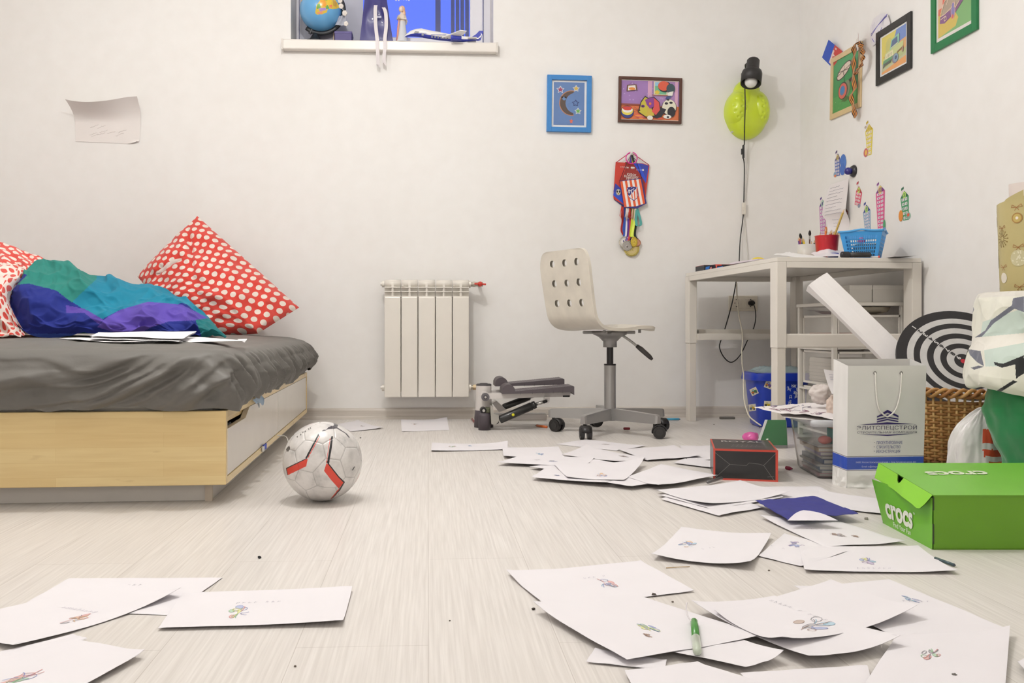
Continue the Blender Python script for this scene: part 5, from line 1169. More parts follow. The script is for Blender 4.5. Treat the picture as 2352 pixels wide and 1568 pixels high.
# ================================================================== mini stepper
def stepper():
    X0 = atD(1133, 985, 4.0).x; Yc = atD(1133, 985, 4.0).y; k = 3.98/FPX
    Z = lambda y: CAMH-(y-CY)*k
    s_ = lambda x, y: (1060+x/8.4, 840+y/8.4)
    def P(x, y, dy=0.0):
        px, py = s_(x, y); q = atD(px, py, 3.98); return V((q.x, Yc+dy, q.z))
    root = thing('stepper', 'grey and white mini stepper exerciser next to the radiator', 'exercise machine', loc=(P(430, 1200).x, Yc+.05, 0))
    W = (226, 220, 216); G = (92, 84, 88); wm = paint(.3, var=.02, coat=.3); gm = paint(.5, var=.04); bm_ = paint(.3, var=.03, coat=.2)
    a, b = P(450, 900, .06), P(450, 400, .06); r = 152/8.4*k
    mb = MB(W); mb.lathe([(r*1.10, a.z-.0), (r*1.02, (a.z+b.z)/2), (r, b.z)], (a.x, a.y, 0), n=32); obj('column', mb, wm, root)
    mb = MB((70, 66, 68)); mb.lathe([(r, b.z), (r*1.01, b.z+.004), (r*.9, b.z+.008), (r*.55, b.z+.008), (r*.5, b.z+.011), (0, b.z+.011)], (a.x, a.y, 0), n=32); obj('display_cap', mb, gm, root)
    mb = MB((80, 72, 78)); mb.lathe([(0, 0), (r*1.24, 0), (r*1.22, a.z*.6), (r*1.12, a.z+.004), (0, a.z+.004)], (a.x, a.y, 0), n=32)
    obj('base_boot', mb, gm, root)
    for yy in (-.055, .17):
        mb = MB((80, 72, 78)); mb.lathe([(0, 0), (r*.85, 0), (r*.82, a.z*.85), (r*.6, a.z*1.0), (0, a.z*1.02)], (P(432, 1200).x, Yc+yy, 0), n=24, sx=.9, sy=.7); obj('foot', mb, gm, root)['label'] = 'dark grey rounded plastic foot'
    # lower rail on the floor running to the right
    mb = MB((206, 200, 194)); q = P(560, 1000, .06); mb.bx((q.x, Yc+.03, q.z-.02), (P(1690, 1000).x, Yc+.09, q.z+.012), bev=.006); obj('floor_rail', mb, wm, root)
    for i, dy in enumerate((-.02, .15)):
        ox = 0 if i == 0 else -75; oy = 0 if i == 0 else -95
        arm = [P(370+0, 560, dy), P(400, 500, dy), P(480, 500, dy), P(530, 525, dy), P(2085+ox, 490+oy*.3, dy), P(2100+ox, 510+oy*.3, dy), P(2095+ox, 590+oy*.3, dy), P(1650, 600, dy), P(540, 630, dy), P(440, 660, dy), P(380, 630, dy)]
        mb = MB(W); mb.prism([(v.x, v.z) for v in arm], (0, dy+Yc+.025, 0), R_w, .05); ar = obj('pedal_arm', mb, wm, root)
        mb = MB((40, 38, 38)); mb.box(P(2016+ox, 582+oy*.3, dy-.026), (132/8.4*k, .004, 30/8.4*k), bev=.001); obj('rubber_stop', mb, gm, ar)
        if i == 0:
            mb = MB((110, 106, 110)); c = P(450, 588, dy-.03); mb.cyl(c, c+V((0, -.012, 0)), 78/8.4*k, 24); mb.cyl(c+V((0, -.012, 0)), c+V((0, -.014, 0)), 40/8.4*k, 20, col=(78, 74, 78)); mb.cyl(c+V((0, -.014, 0)), c+V((0, -.02, 0)), 20/8.4*k, 12, col=(200, 196, 190)); obj('pivot_knob', mb, gm, ar)
        # foot plate with a heel bump and tread
        F = [(760, 520), (762, 470)]+[(885-125*cos(q), 470-128*sin(q)) for q in [radians(w_) for w_ in range(12, 178, 12)]]+[(1010, 470), (2080, 375), (2110, 370), (2140, 385), (2140, 545), (2085, 490), (900, 520)]
        mb = MB(G); pts = [P(x+ox, y+oy, 0) for x, y in F]; mb.prism([(v.x, v.z) for v in pts], (0, Yc+dy+.07, 0), R_w, .14)
        for j in range(22):
            t = j/21; x = 1040+t*1020; y = 470-t*92; mb.box(P(x+ox, y+oy, 0)+V((0, dy, 0)), (30/8.4*k, .137, .0016), roty(-.05*-1), bev=.001, col=(112, 104, 108))
        for x in (1110, 1340, 1535, 1735, 1915): mb.box(P(x+ox, 500-(x-1100)*.035+oy, dy-.0705), (.0012, .002, 60/8.4*k), col=(70, 62, 66))
        obj('foot_plate', mb, gm, root)
        # hydraulic cylinder
        A, B = P(720, 1020, dy-.045), P(1385, 740, dy-.045)
        if i: A, B = P(830, 830, .06), P(1340, 640, .06)
        rr = (78 if i == 0 else 62)/8.4*k; R = frame(B-A); L = (B-A).length
        mb = MB((40, 40, 40)); mb.lathe([(0, 0), (rr*.9, 0), (rr, .006), (rr, L*.93), (rr*.86, L*.935), (rr*.86, L*.955), (rr, L*.96), (rr*.9, L*1.04), (0, L*1.04)], A, R, 28)
        cyl = obj('damper', mb, bm_, root)
        mb = MB((190, 188, 184)); E_ = P(1590, 672, dy-.045) if i == 0 else P(1540, 590, .06); mb.tube([B+(B-A)*.03, E_], .0075, 12); mb.box(E_, (.022, .014, .02), R, bev=.003, col=(44, 42, 42)); obj('piston_rod', mb, paint(.2, .8), cyl)
        if i == 0:
            mb = MB((222, 216, 40)); c = P(972, 935, dy-.045)-R@V((0, 0, 0)); mb.lathe([(0, 0), (28/8.4*k, 0), (28/8.4*k, -.001)], c+V((0, -rr*1.06, .004)), Matrix(((1, 0, 0), (0, 0, -1), (0, 1, 0))), 20); obj('yellow_dot', mb, paint(.5), cyl)
            mb = MB(W); c = P(1632, 655, dy-.02); mb.cyl(c+V((0, 0, 0)), c+V((0, -.03, 0)), 52/8.4*k, 20); mb.box(P(1632, 620, dy-.035), (104/8.4*k, .03, 80/8.4*k), col=W); mb.cyl(c+V((0, -.03, 0)), c+V((0, -.034, 0)), 22/8.4*k, 12, col=(150, 146, 140)); obj('rod_bracket', mb, wm, ar)
            mb = MB((30, 28, 28)); c = P(652, 1050, dy-.03); mb.cyl(c, c+V((0, -.02, 0)), 55/8.4*k, 20); mb.cyl(c+V((0, -.02, 0)), c+V((0, -.024, 0)), 30/8.4*k, 14, col=(220, 216, 210)); obj('pivot_bolt', mb, gm, root)
    mb = MB((168, 164, 156)); mb.prism([(v.x, v.z) for v in [P(540, 740), P(595, 760), P(600, 900), P(700, 930), P(700, 1040), P(650, 1100), P(560, 1100), P(545, 900)]], (0, Yc-.03, 0), R_w, .05); mb.prism([(v.x, v.z) for v in [P(600, 730), P(690, 690), P(880, 860), P(740, 910)]], (0, Yc+.08, 0), R_w, .06, (190, 184, 180)); obj('bracket', mb, wm, root)
    mb = MB((106, 108, 84)); mb.box(P(495, 845, -.03), (90/8.4*k, .03, 105/8.4*k), roty(.1), bev=.003); mb.cyl(P(415, 850, -.0), P(415, 850, -.045), 60/8.4*k, 20, col=(40, 38, 40)); mb.cyl(P(420, 850, -.045), P(420, 850, -.055), 26/8.4*k, 12, col=(206, 202, 196)); obj('tension_bolt', mb, gm, root)
stepper()
# ================================================================== desk (local frame: x right, y to the rear, origin front left floor corner)
dO = V((1.324, 3.265, 0)); dy_ = (V((1.277, 4.299, 0))-dO).normalized(); dx_ = V((dy_.y, -dy_.x, 0))
DM = Matrix.Translation(dO) @ Matrix((dx_, dy_, V((0, 0, 1)))).transposed().to_4x4()
DL, DW, DZ = 1.035, .585, .730
lac = paint(.3, var=.02, coat=.25); DC = (232, 226, 216)
desk = thing('desk', 'white height adjustable desk in the corner by the right wall', 'desk', M=DM)
def dobj(n, mb, mats=None, par=desk): return obj(n, mb, mats or lac, par, world=False)
mb = MB(DC); mb.bx((.002, .002, DZ-.016), (DW-.002, DL-.002, DZ), bev=.0015); dobj('desktop', mb)
mb = MB(DC); f = .040
mb.bx((.04, .001, DZ-f), (DW-.04, .018, DZ-.0165), bev=.001); mb.bx((0, .05, DZ-f), (.018, DL-.05, DZ-.0165), bev=.001); mb.bx((DW-.018, .05, DZ-f), (DW, DL-.05, DZ-.0165), bev=.001); mb.bx((.04, DL-.018, DZ-f), (DW-.04, DL, DZ-.0165), bev=.001)
dobj('apron', mb)
for i, (x, y) in enumerate(((0, 0), (DW-.040, 0), (0, DL-.06), (DW-.040, DL-.06))):
    mb = MB(DC); mb.bx((x, y, .383), (x+.040, y+.06, DZ-.0165), bev=.003); mb.bx((x+.003, y+.003, 0), (x+.037, y+.057, .384), bev=.002, col=(229, 222, 211)); dobj('leg', mb)
mb = MB(DC); mb.bx((.037, .004, .384), (DW-.037, .026, .438), bev=.005); dobj('front_rail', mb)
mb = MB(DC); mb.bx((.04, DL-.07, .400), (DW-.04, DL-.052, .431), bev=.002); mb.bx((.04, DL-.07, .400), (DW-.04, DL+.02, .404)); mb.bx((.06, DL+.02, .400), (DW-.05, DL+.026, .452), bev=.002)
mb.bx((.043, DL-.045, .431), (.055, DL-.01, .447), col=(150, 146, 138)); dobj('cable_tray', mb)
mb = MB((170, 166, 158))
for x, y in ((.05, .05), (.075, .05), (DW-.06, .03), (DW-.085, .03), (.05, DL-.07), (.075, DL-.07)): mb.cyl((x, y, DZ-.024), (x, y, DZ-.016), .006, 10)
dobj('screw', mb, paint(.3, .8))
def dpt(px, py, D): return atD(px, py, D)
def on_desk(px, D, z=DZ):
    q = atD(px, CY, D); return V((q.x, q.y, z))
ZT = DZ+.0005
def setd(mb, n, lb, cat, mats=None, group=None): return solo(n, mb, lb, cat, mats, group)
# game boxes at the rear left
for i, (x0, x1, D, hh, lb) in enumerate(((1617, 1641, 4.20, .030, 'small dark boxed game with a blue and red print, far left on the desk'), (1642, 1692, 4.16, .030, 'flat red and black boxed game next to the smaller game box on the desk'))):
    a, b = on_desk(x0, D, ZT), on_desk(x1, D, ZT); w = (b-a).length; R = Matrix((dx_, dy_, V((0, 0, 1)))).transposed(); c = (a+b)/2+dy_*.06+V((0, 0, hh/2))
    mb = MB((36, 34, 42)); mb.box(c, (w, .12, hh), R, bev=.001); mb.box(c+V((0, 0, hh/2)), (w*.99, .118, .0012), R, col=(210, 66, 54))
    p = P2(mb, c-dx_*w/2-dy_*.0605-V((0, 0, hh/2)), dx_*w, V((0, 0, hh)))
    if i == 0: p.poly([(.12, .25), (.5, .4), (.55, .85), (.15, .7)], (60, 130, 220)); p.ell(.75, .4, .2, .35, (226, 150, 150)); p.ell(.85, .6, .1, .2, (200, 60, 50)); p.rect(0, 0, 1, .08, (230, 226, 220))
    else: p.poly([(.1, .15), (.38, .3), (.36, .75), (.08, .55)], (60, 130, 220)); p.rect(.5, .55, .85, .68, (200, 196, 190)); p.rect(0, .8, .3, 1, (216, 66, 52)); p.poly([(.02, .3), (.06, .3), (.1, .9), (.02, .9)], (230, 100, 90))
    setd(mb, 'game_box', lb, 'box', paint(.45), 'boxed games on the desk')
# loose paperwork stacked at the left edge
def slab(cx, D, w, l, ang, z, t, col, name, lb, cat='paper', grp=None, warp=.002, seed=0):
    o = on_desk(cx, D, z); R = rotz(ang); mb = MB(col)
    mb.grid(lambda u, v: o+R@V(((u-.5)*w, (v-.5)*l, t+warp*(fbm(V((u*2+seed, v*2, 1)), 2)+.8))), 10, 10)
    mb.grid(lambda u, v: o+R@V(((u-.5)*w, (.5-v)*l, 0)), 1, 1)
    for a, b in (((-.5, -.5), (.5, -.5)), ((.5, -.5), (.5, .5)), ((.5, .5), (-.5, .5)), ((-.5, .5), (-.5, -.5))):
        A, B = o+R@V((a[0]*w, a[1]*l, 0)), o+R@V((b[0]*w, b[1]*l, 0)); mb.grid(lambda u, v: A.lerp(B, u)+V((0, 0, (t+warp*(fbm(V(((a[0]+(b[0]-a[0])*u+.5)*2+seed, (a[1]+(b[1]-a[1])*u+.5)*2, 1)), 2)+.8))*v)), 10, 2, sm=False)
    return solo(name, mb, lb, cat, paint(.6, var=.05), grp)
slab(1738, 3.70, .10, .29, .0, ZT, .004, (190, 184, 178), 'exercise_book', 'grey exercise book under the pale ones at the left desk edge', 'book', 'books and papers on the left of the desk', .002, 1)
slab(1734, 3.74, .11, .25, .12, ZT+.0085, .004, (226, 214, 222), 'exercise_book', 'pale pink exercise book lying on the grey one', 'book', 'books and papers on the left of the desk', .003, 2)
slab(1790, 3.62, .10, .30, -.1, ZT, .008, (226, 120, 150), 'folder', 'pink folder on the desk between the books and the front corner', 'folder', None, .001, 3)
slab(1800, 3.75, .12, .21, .2, ZT+.011, .006, (240, 232, 130), 'notepad', 'pale yellow notepad sloping on the pink folder', 'notepad', None, .006, 4)
o = on_desk(1741, 3.98, ZT); mb = MB((240, 214, 30)); mb.lathe([(.046, 0), (.045, .014), (.039, .030), (.028, .042), (.014, .049), (0, .051)], o, n=28, sx=1.0); solo('yellow_bowl', mb, 'bright yellow dome-shaped cap behind the notepads on the desk', 'bowl', paint(.4))
# wooden board, cup with pencils
o = on_desk(1852, 3.86, ZT); R = rotz(.1); mb = MB((214, 180, 138)); mb.box(o+V((0, 0, .008)), (.13, .20, .016), R, bev=.005); solo('wooden_board', mb, 'small wooden board under the white pencil cup', 'board', paint(.5, var=.12, nscale=40))
o = on_desk(1853, 3.84, ZT+.0165); mb = MB((226, 222, 216)); mb.lathe([(0, .001), (.034, 0), (.036, .003), (.041, .078), (.0385, .078), (.034, .006), (0, .005)], o, n=32, sx=1.0); cup_z = o.z; solo('pencil_cup', mb, 'white pencil cup on the wooden board', 'cup', paint(.35), origin=o.copy()); CUP = o.copy()
def pencil(base, tip, r, col, tipcol, lb, name='pencil', grp=None, wood=(222, 186, 140), n=6, brush=False, endc=None):
    base, tip = V(base), V(tip); d = (tip-base).normalized(); L = (tip-base).length; R = frame(d); root = thing(name, lb, name, loc=base, group=grp)
    mb = MB(col); mb.lathe([(0, 0), (r, 0), (r, L-.016 if not brush else L-.03)], base, R, n, sm=False, col=[endc or col, col]); obj('shaft', mb, paint(.4), root)
    if brush:
        mb = MB((176, 172, 166)); mb.lathe([(r, L-.03), (r*1.1, L-.026), (r*1.1, L-.016), (r, L-.014)], base, R, 10); obj('ferrule', mb, paint(.3, .8), root)
        mb = MB(tipcol); mb.lathe([(r, L-.014), (r*1.9, L-.006), (r*1.5, L+.004), (0, L+.012)], base, R, 10); obj('bristles', mb, paint(.8), root)
    else:
        mb = MB(wood); mb.lathe([(r, L-.016), (r*.35, L-.004)], base, R, n, sm=False); mb.lathe([(r*.35, L-.004), (0, L)], base, R, n, col=tipcol); obj('point', mb, paint(.6), root)
    return root
G1 = 'pencils and brushes in the white cup'
for (bx_, tx, ty, c, tc, lb, br) in ((-.022, 1833, 545, (120, 84, 150), (90, 60, 130), 'purple pencil, leftmost in the white cup', 0), (-.018, 1836, 541, (206, 90, 90), (150, 70, 160), 'red pencil between the purple and the blue ones in the cup', 0), (-.015, 1839, 548, (70, 120, 180), (40, 90, 160), 'blue pencil in the white cup', 0),
                                (-.008, 1838.5, 541, (100, 110, 130), (30, 28, 28), 'grey brush with a round dark tip in the white cup', 1), (-.004, 1843, 544, (236, 206, 60), (210, 180, 120), 'yellow pencil beside the grey brush in the cup', 0), (-.001, 1846, 547, (240, 214, 70), (226, 200, 120), 'second yellow pencil, nearest the cup middle', 0),
                                (.012, 1860, 534, (96, 60, 48), (40, 34, 32), 'tall dark brush rising out of the white cup', 1), (.020, 1864, 553, (70, 44, 40), (50, 40, 36), 'short brown pencil right of the tall brush', 0), (.024, 1871, 550, (60, 50, 50), (40, 36, 34), 'black pencil at the right side of the white cup', 0), (.027, 1874, 546, (90, 60, 50), (60, 50, 46), 'dark brown pencil against the red pot', 0)):
    t = atD(tx, ty, 3.84); pencil(CUP+V((bx_, .0, .006)), t, .0034, c, tc, lb, 'brush' if br else 'pencil', G1, brush=bool(br))
# red pot with pencils
o = on_desk(1899, 3.62, ZT); mb = MB((204, 34, 44)); mb.lathe([(0, .001), (.036, 0), (.039, .004), (.047, .108), (.0485, .110), (.046, .110), (.037, .006), (0, .005)], o, n=36); solo('pencil_pot', mb, 'big red pencil pot left of the blue basket', 'pot', paint(.35, coat=.2), origin=o.copy()); POT = o.copy()
o2 = on_desk(1913, 3.52, ZT); mb = MB((44, 50, 160)); mb.lathe([(0, 0), (.018, 0), (.022, .030), (.020, .030), (.017, .003), (0, .003)], o2, n=20); solo('small_cup', mb, 'little dark blue cup in front of the red pot', 'cup', paint(.35))
G2 = 'pencils in the red pot'
for (dx, tx, ty, c, tc, lb) in ((-.030, 1884, 533, (70, 70, 60), (40, 36, 34), 'dark pencil at the left of the red pot'), (-.012, 1897, 522, (236, 130, 50), (220, 110, 40), 'orange pencil standing in the red pot'), (-.004, 1908, 529, (110, 66, 50), (60, 40, 40), 'brown pencil in the red pot behind the bamboo one'), (.002, 1911, 527, (160, 80, 60), (80, 50, 50), 'reddish pencil in the middle of the red pot'), (.006, 1916, 530, (60, 40, 40), (40, 36, 34), 'blackish pencil in the middle of the red pot'), (-.002, 1926, 532, (70, 110, 190), (50, 90, 170), 'blue pencil at the right of the red pot'), (.002, 1921, 536, (90, 60, 150), (80, 50, 140), 'violet pencil at the right rim of the red pot')):
    pencil(POT+V((dx, 0, .008)), atD(tx, ty, 3.62), .0036, c, tc, lb, 'pencil', G2)
pencil(POT+V((-.004, .005, .008)), atD(1939, 480, 3.60), .0048, (196, 164, 80), (150, 110, 60), 'long olive pencil leaning out of the red pot to the right', 'pencil', G2)
# blue basket
def basket():
    c = on_desk(1983, 3.50, ZT); root = thing('plastic_basket', 'sky blue perforated plastic basket on the desk corner', 'basket', loc=c); A = radians(56); R = rotz(A); B = (64, 156, 224)
    bw, bl, tw, tl, h = .052, .056, .072, .077, .110
    def corner(sx, sy, t, k=1.0): return c+R@V((sx*(bw+(tw-bw)*t)*k, sy*(bl+(tl-bl)*t)*k, h*t))
    pm = paint(.35, var=.02)
    mb = MB(B); mb.box(c+V((0, 0, .003)), (2*bw, 2*bl, .005), R, bev=.002)
    cs = [(-1, -1), (1, -1), (1, 1), (-1, 1)]
    for i in range(4):
        a, b = cs[i], cs[(i+1) % 4]
        def w(u, t): return corner(*a, t).lerp(corner(*b, t), u)
        n = (w(.5, .5)-c); n.z = 0; n.normalize()
        def bar(u0, u1, t0, t1, th=.0012):
            P = [w(u0, t0), w(u1, t0), w(u1, t1), w(u0, t1)]; mb.add([p-n*th for p in P]+[p+n*th for p in P], [[0, 3, 2, 1], [4, 5, 6, 7], [0, 1, 5, 4], [1, 2, 6, 5], [2, 3, 7, 6], [3, 0, 4, 7]])
        bar(0, .10, 0, 1); bar(.90, 1, 0, 1); bar(.1, .9, 0, .07); bar(.1, .9, .84, 1)
        for j in range(1, 6): bar(.1, .9, .07+j*.128-.02, .07+j*.128+.02)
        for j in range(1, 14): bar(.1+j*.0571-.011, .1+j*.0571+.011, .07, .84)
    obj('basket_wall', mb, pm, root)
    mb = MB((84, 170, 232)); 
    for i in range(4):
        P = [corner(*cs[i], 1.0, 1.03), corner(*cs[(i+1) % 4], 1.0, 1.03)]; m_ = P[0].lerp(P[1], .5)+V((0, 0, .006)); mb.tube(crs_path([P[0], P[0].lerp(P[1], .25)+V((0, 0, .001)), m_, P[0].lerp(P[1], .75)+V((0, 0, .001)), P[1]], 16), .0042, 8, flat=1.2)
    obj('rim', mb, pm, root)
    q = c+V((.0, -.06, .086))
    mb = MB((206, 70, 130)); mb.ball(c+R@V((.02, .01, .08)), .014, 12, 8); solo('pink_toy', mb, 'small pink toy seen through the blue basket', 'toy')
    mb = MB((120, 150, 170)); mb.box(c+R@V((-.01, -.01, .035)), (.07, .08, .055), R@rotz(.3), bev=.004); solo('toy_block', mb, 'grey-blue box lying inside the blue basket', 'box')
basket()
# papers and flat things along the front
for i, (x, D, w, l, a, z, lb, c) in enumerate(((1850, 3.50, .15, .21, .2, ZT, 'white drawing paper lying at the front of the desk under the wrinkled sheet', (240, 238, 236)), (1905, 3.52, .12, .16, -.3, ZT+.010, 'wrinkled white sheet in front of the red pot', (236, 230, 232)))):
    o = on_desk(x, D, z); R = rotz(a); mb = MB(c)
    mb.grid(lambda u, v: o+R@V(((u-.5)*w, (v-.5)*l, .001+v*(.022+.016*(1+fbm(V((u*3+i*5, v*2, 2)), 3))*(.35+.65*sin(pi*u))+(.006*u if i else 0)))), 18, 14)
    solo('paper_sheet', mb, lb, 'paper', paint(.7, var=.03), 'sheets on the desk')
o = on_desk(1806, 3.58, ZT+.006); 
a, b = on_desk(1931, 3.40, ZT+.0135), on_desk(1998, 3.40, ZT+.0135); root = thing('torch', 'black cylindrical torch lying at the front of the desk', 'torch', loc=(a+b)/2-V((0, 0, .0135)))
d = (b-a).normalized(); R = frame(d); L = (b-a).length; mb = MB((44, 42, 42)); mb.lathe([(0, L*.28), (.010, L*.28), (.0105, L), (.0095, L+.001), (0, L+.001)], a, R, 20); mb2 = MB((38, 36, 38)); mb2.lathe([(0, 0), (.009, 0), (.0122, .004), (.013, .012), (.0128, L*.24), (.0105, L*.3)], a, R, 20); obj('barrel', mb, paint(.4), root); obj('head', mb2, paint(.35), root)
a, b = on_desk(2001, 3.41, ZT+.005), on_desk(2016, 3.41, ZT+.006); mb = MB((236, 232, 230)); mb.cyl(a, b, .004, 10); mb.ball(b+V((.004, 0, 0)), .0055, 12, 8, col=(214, 70, 60)); solo('marker', mb, 'white marker with a round red cap beside the torch', 'marker', paint(.35))
o = on_desk(2060, 3.40, ZT); mb = MB((64, 60, 58)); mb.grid(lambda u, v: o+V(((u-.5)*.095, (v-.5)*.14, .001+.005*u*u)), 8, 4); solo('black_card', mb, 'thin black card at the right end of the desk', 'card', paint(.4))

# ================================================================== blue bin with stickers under the desk
def bin_():
    D = 4.02; px0, px1 = 1724, 1842; cx = atD((px0+px1)/2, 900, D+.09); c = V((cx.x, cx.y, 0)); root = thing('toy_bin', 'royal blue plastic bin with truck stickers under the desk', 'bin', loc=c)
    B = (28, 66, 196); R = rotz(-.05); h = .250; bw, bd, tw, td = .108, .085, .132, .105
    def sq(r1, r2, z, n=40, e=5):
        P = []
        for i in range(n):
            a = 2*pi*i/n; ca, sa = cos(a), sin(a); P.append(c+R@V((r1*math.copysign(abs(ca)**(2/e), ca), r2*math.copysign(abs(sa)**(2/e), sa), z)))
        return P
    def stack(L, mb, col=None):
        n = 40; o_ = []; fs = []
        for (a, b, z) in L: o_ += sq(a, b, z)
        for i in range(len(L)-1):
            for k in range(n): fs.append([i*n+k, i*n+(k+1) % n, (i+1)*n+(k+1) % n, (i+1)*n+k])
        mb.add(o_, fs, col, True)
    mb = MB(B); stack([(0.001, .001, .002), (bw-.01, bd-.01, 0), (bw, bd, .01), (tw, td, h), (tw-.003, td-.003, h), (bw-.004, bd-.004, .012), (.001, .001, .012)], mb)
    ob = obj('bin_body', mb, paint(.3, var=.02, coat=.2), root); autosmooth(ob, 50)
    mb = MB((26, 60, 190)); stack([(tw+.012, td+.012, h-.034), (tw+.014, td+.014, h-.030), (tw+.008, td+.008, h), (tw-.004, td-.004, h+.004), (tw-.006, td-.006, h-.01), (tw+.002, td+.002, h-.034)], mb); ob = obj('rim', mb, paint(.3, var=.02, coat=.2), root); autosmooth(ob, 50)
    st = paint(.4, var=.03)
    tr = [((1540+678/3.563, 560+1205/3.563), .033, .45, (70, 130, 90), (226, 120, 60), 'green'), ((1540+795/3.563, 560+1150/3.563), .034, -.35, (120, 90, 170), (226, 150, 60), 'purple'), ((1540+668/3.563, 560+1338/3.563), .032, .12, (226, 190, 60), (90, 130, 190), 'yellow'), ((1540+790/3.563, 560+1312/3.563), .032, -.05, (226, 200, 60), (60, 60, 60), 'ochre')]
    for (x, y), s_, an, c1, c2, nm in tr:
        q = atD(x, y, D); # front face point at this pixel
        nrm = (R@V((0, -1, -.08))).normalized(); U = (R@V((1, 0, 0))); W = nrm.cross(U)*-1 if nrm.cross(U).z < 0 else nrm.cross(U)
        z = q.z; t = (z-.01)/(h-.01); yf = -(bd+(td-bd)*t); lx = (R.transposed()@(q-c)).x; O = c+R@V((lx, yf-.0012, z))
        mb = MB((238, 232, 214)); U2 = U*cos(an)+W*sin(an); W2_ = W*cos(an)-U*sin(an); p = P2(mb, O, U2*s_, W2_*s_, lift=.0006)
        p.rect(-.5, -.5, .5, .5, (240, 232, 210)); p.poly([(-.4, -.2), (.38, -.2), (.4, .1), (.1, .12), (.05, .32), (-.2, .32), (-.24, .08), (-.4, .06)], c1); p.poly([(-.4, -.2), (-.05, -.2), (-.05, .02), (-.4, .04)], c2); p.rect(-.15, .1, .02, .27, (190, 220, 240)); p.ell(-.22, -.24, .12, .12, (44, 40, 40)); p.ell(.22, -.24, .12, .12, (44, 40, 40)); p.ell(-.22, -.24, .05, .05, (180, 180, 180)); p.ell(.22, -.24, .05, .05, (180, 180, 180))
        obj('sticker', mb, st, root)['label'] = 'square %s truck sticker' % nm
    # letter stickers on the right-hand part
    mb = MB(); p = None; rnd = random.Random(6)
    for i in range(22):
        x, y = 1808+rnd.uniform(0, 26), 880+rnd.uniform(0, 70); q = atD(x, y, D); lx = (R.transposed()@(q-c)).x; t = (q.z-.01)/(h-.01); lx = min(lx, bw*.86); O = c+R@V((lx, -(bd+(td-bd)*t)-.0014, q.z)); U = R@V((1, 0, 0)); W = R@V((0, -.08, .99))
        p = P2(mb, O, U*.012, W*.012, lift=.0006); p.txt(rnd.choice('БАРОЖДКЗ'), 0, -.5, .012, (226, 232, 246), rnd.uniform(-.3, .3), bold=.02)
    obj('letter_stickers', mb, st, root)
    # plastic bag lying on top
    mb = MB((176, 196, 200))
    mb.grid(lambda u, v: c+R@V(((u-.5)*2*(tw-.005), (v-.5)*2*(td-.005), h+.003+(.014+.014*fbm(V((u*4, v*4, 2)), 4)+.012*ridge(V((u*6, v*5, 8))))*min(1, 6*u*(1-u))*min(1, 6*v*(1-v)))), 50, 40)
    solo('plastic_wrap', mb, 'crumpled pale plastic bag filling the top of the blue bin', 'bag', paint(.18, var=.08, alpha=.8))
bin_()

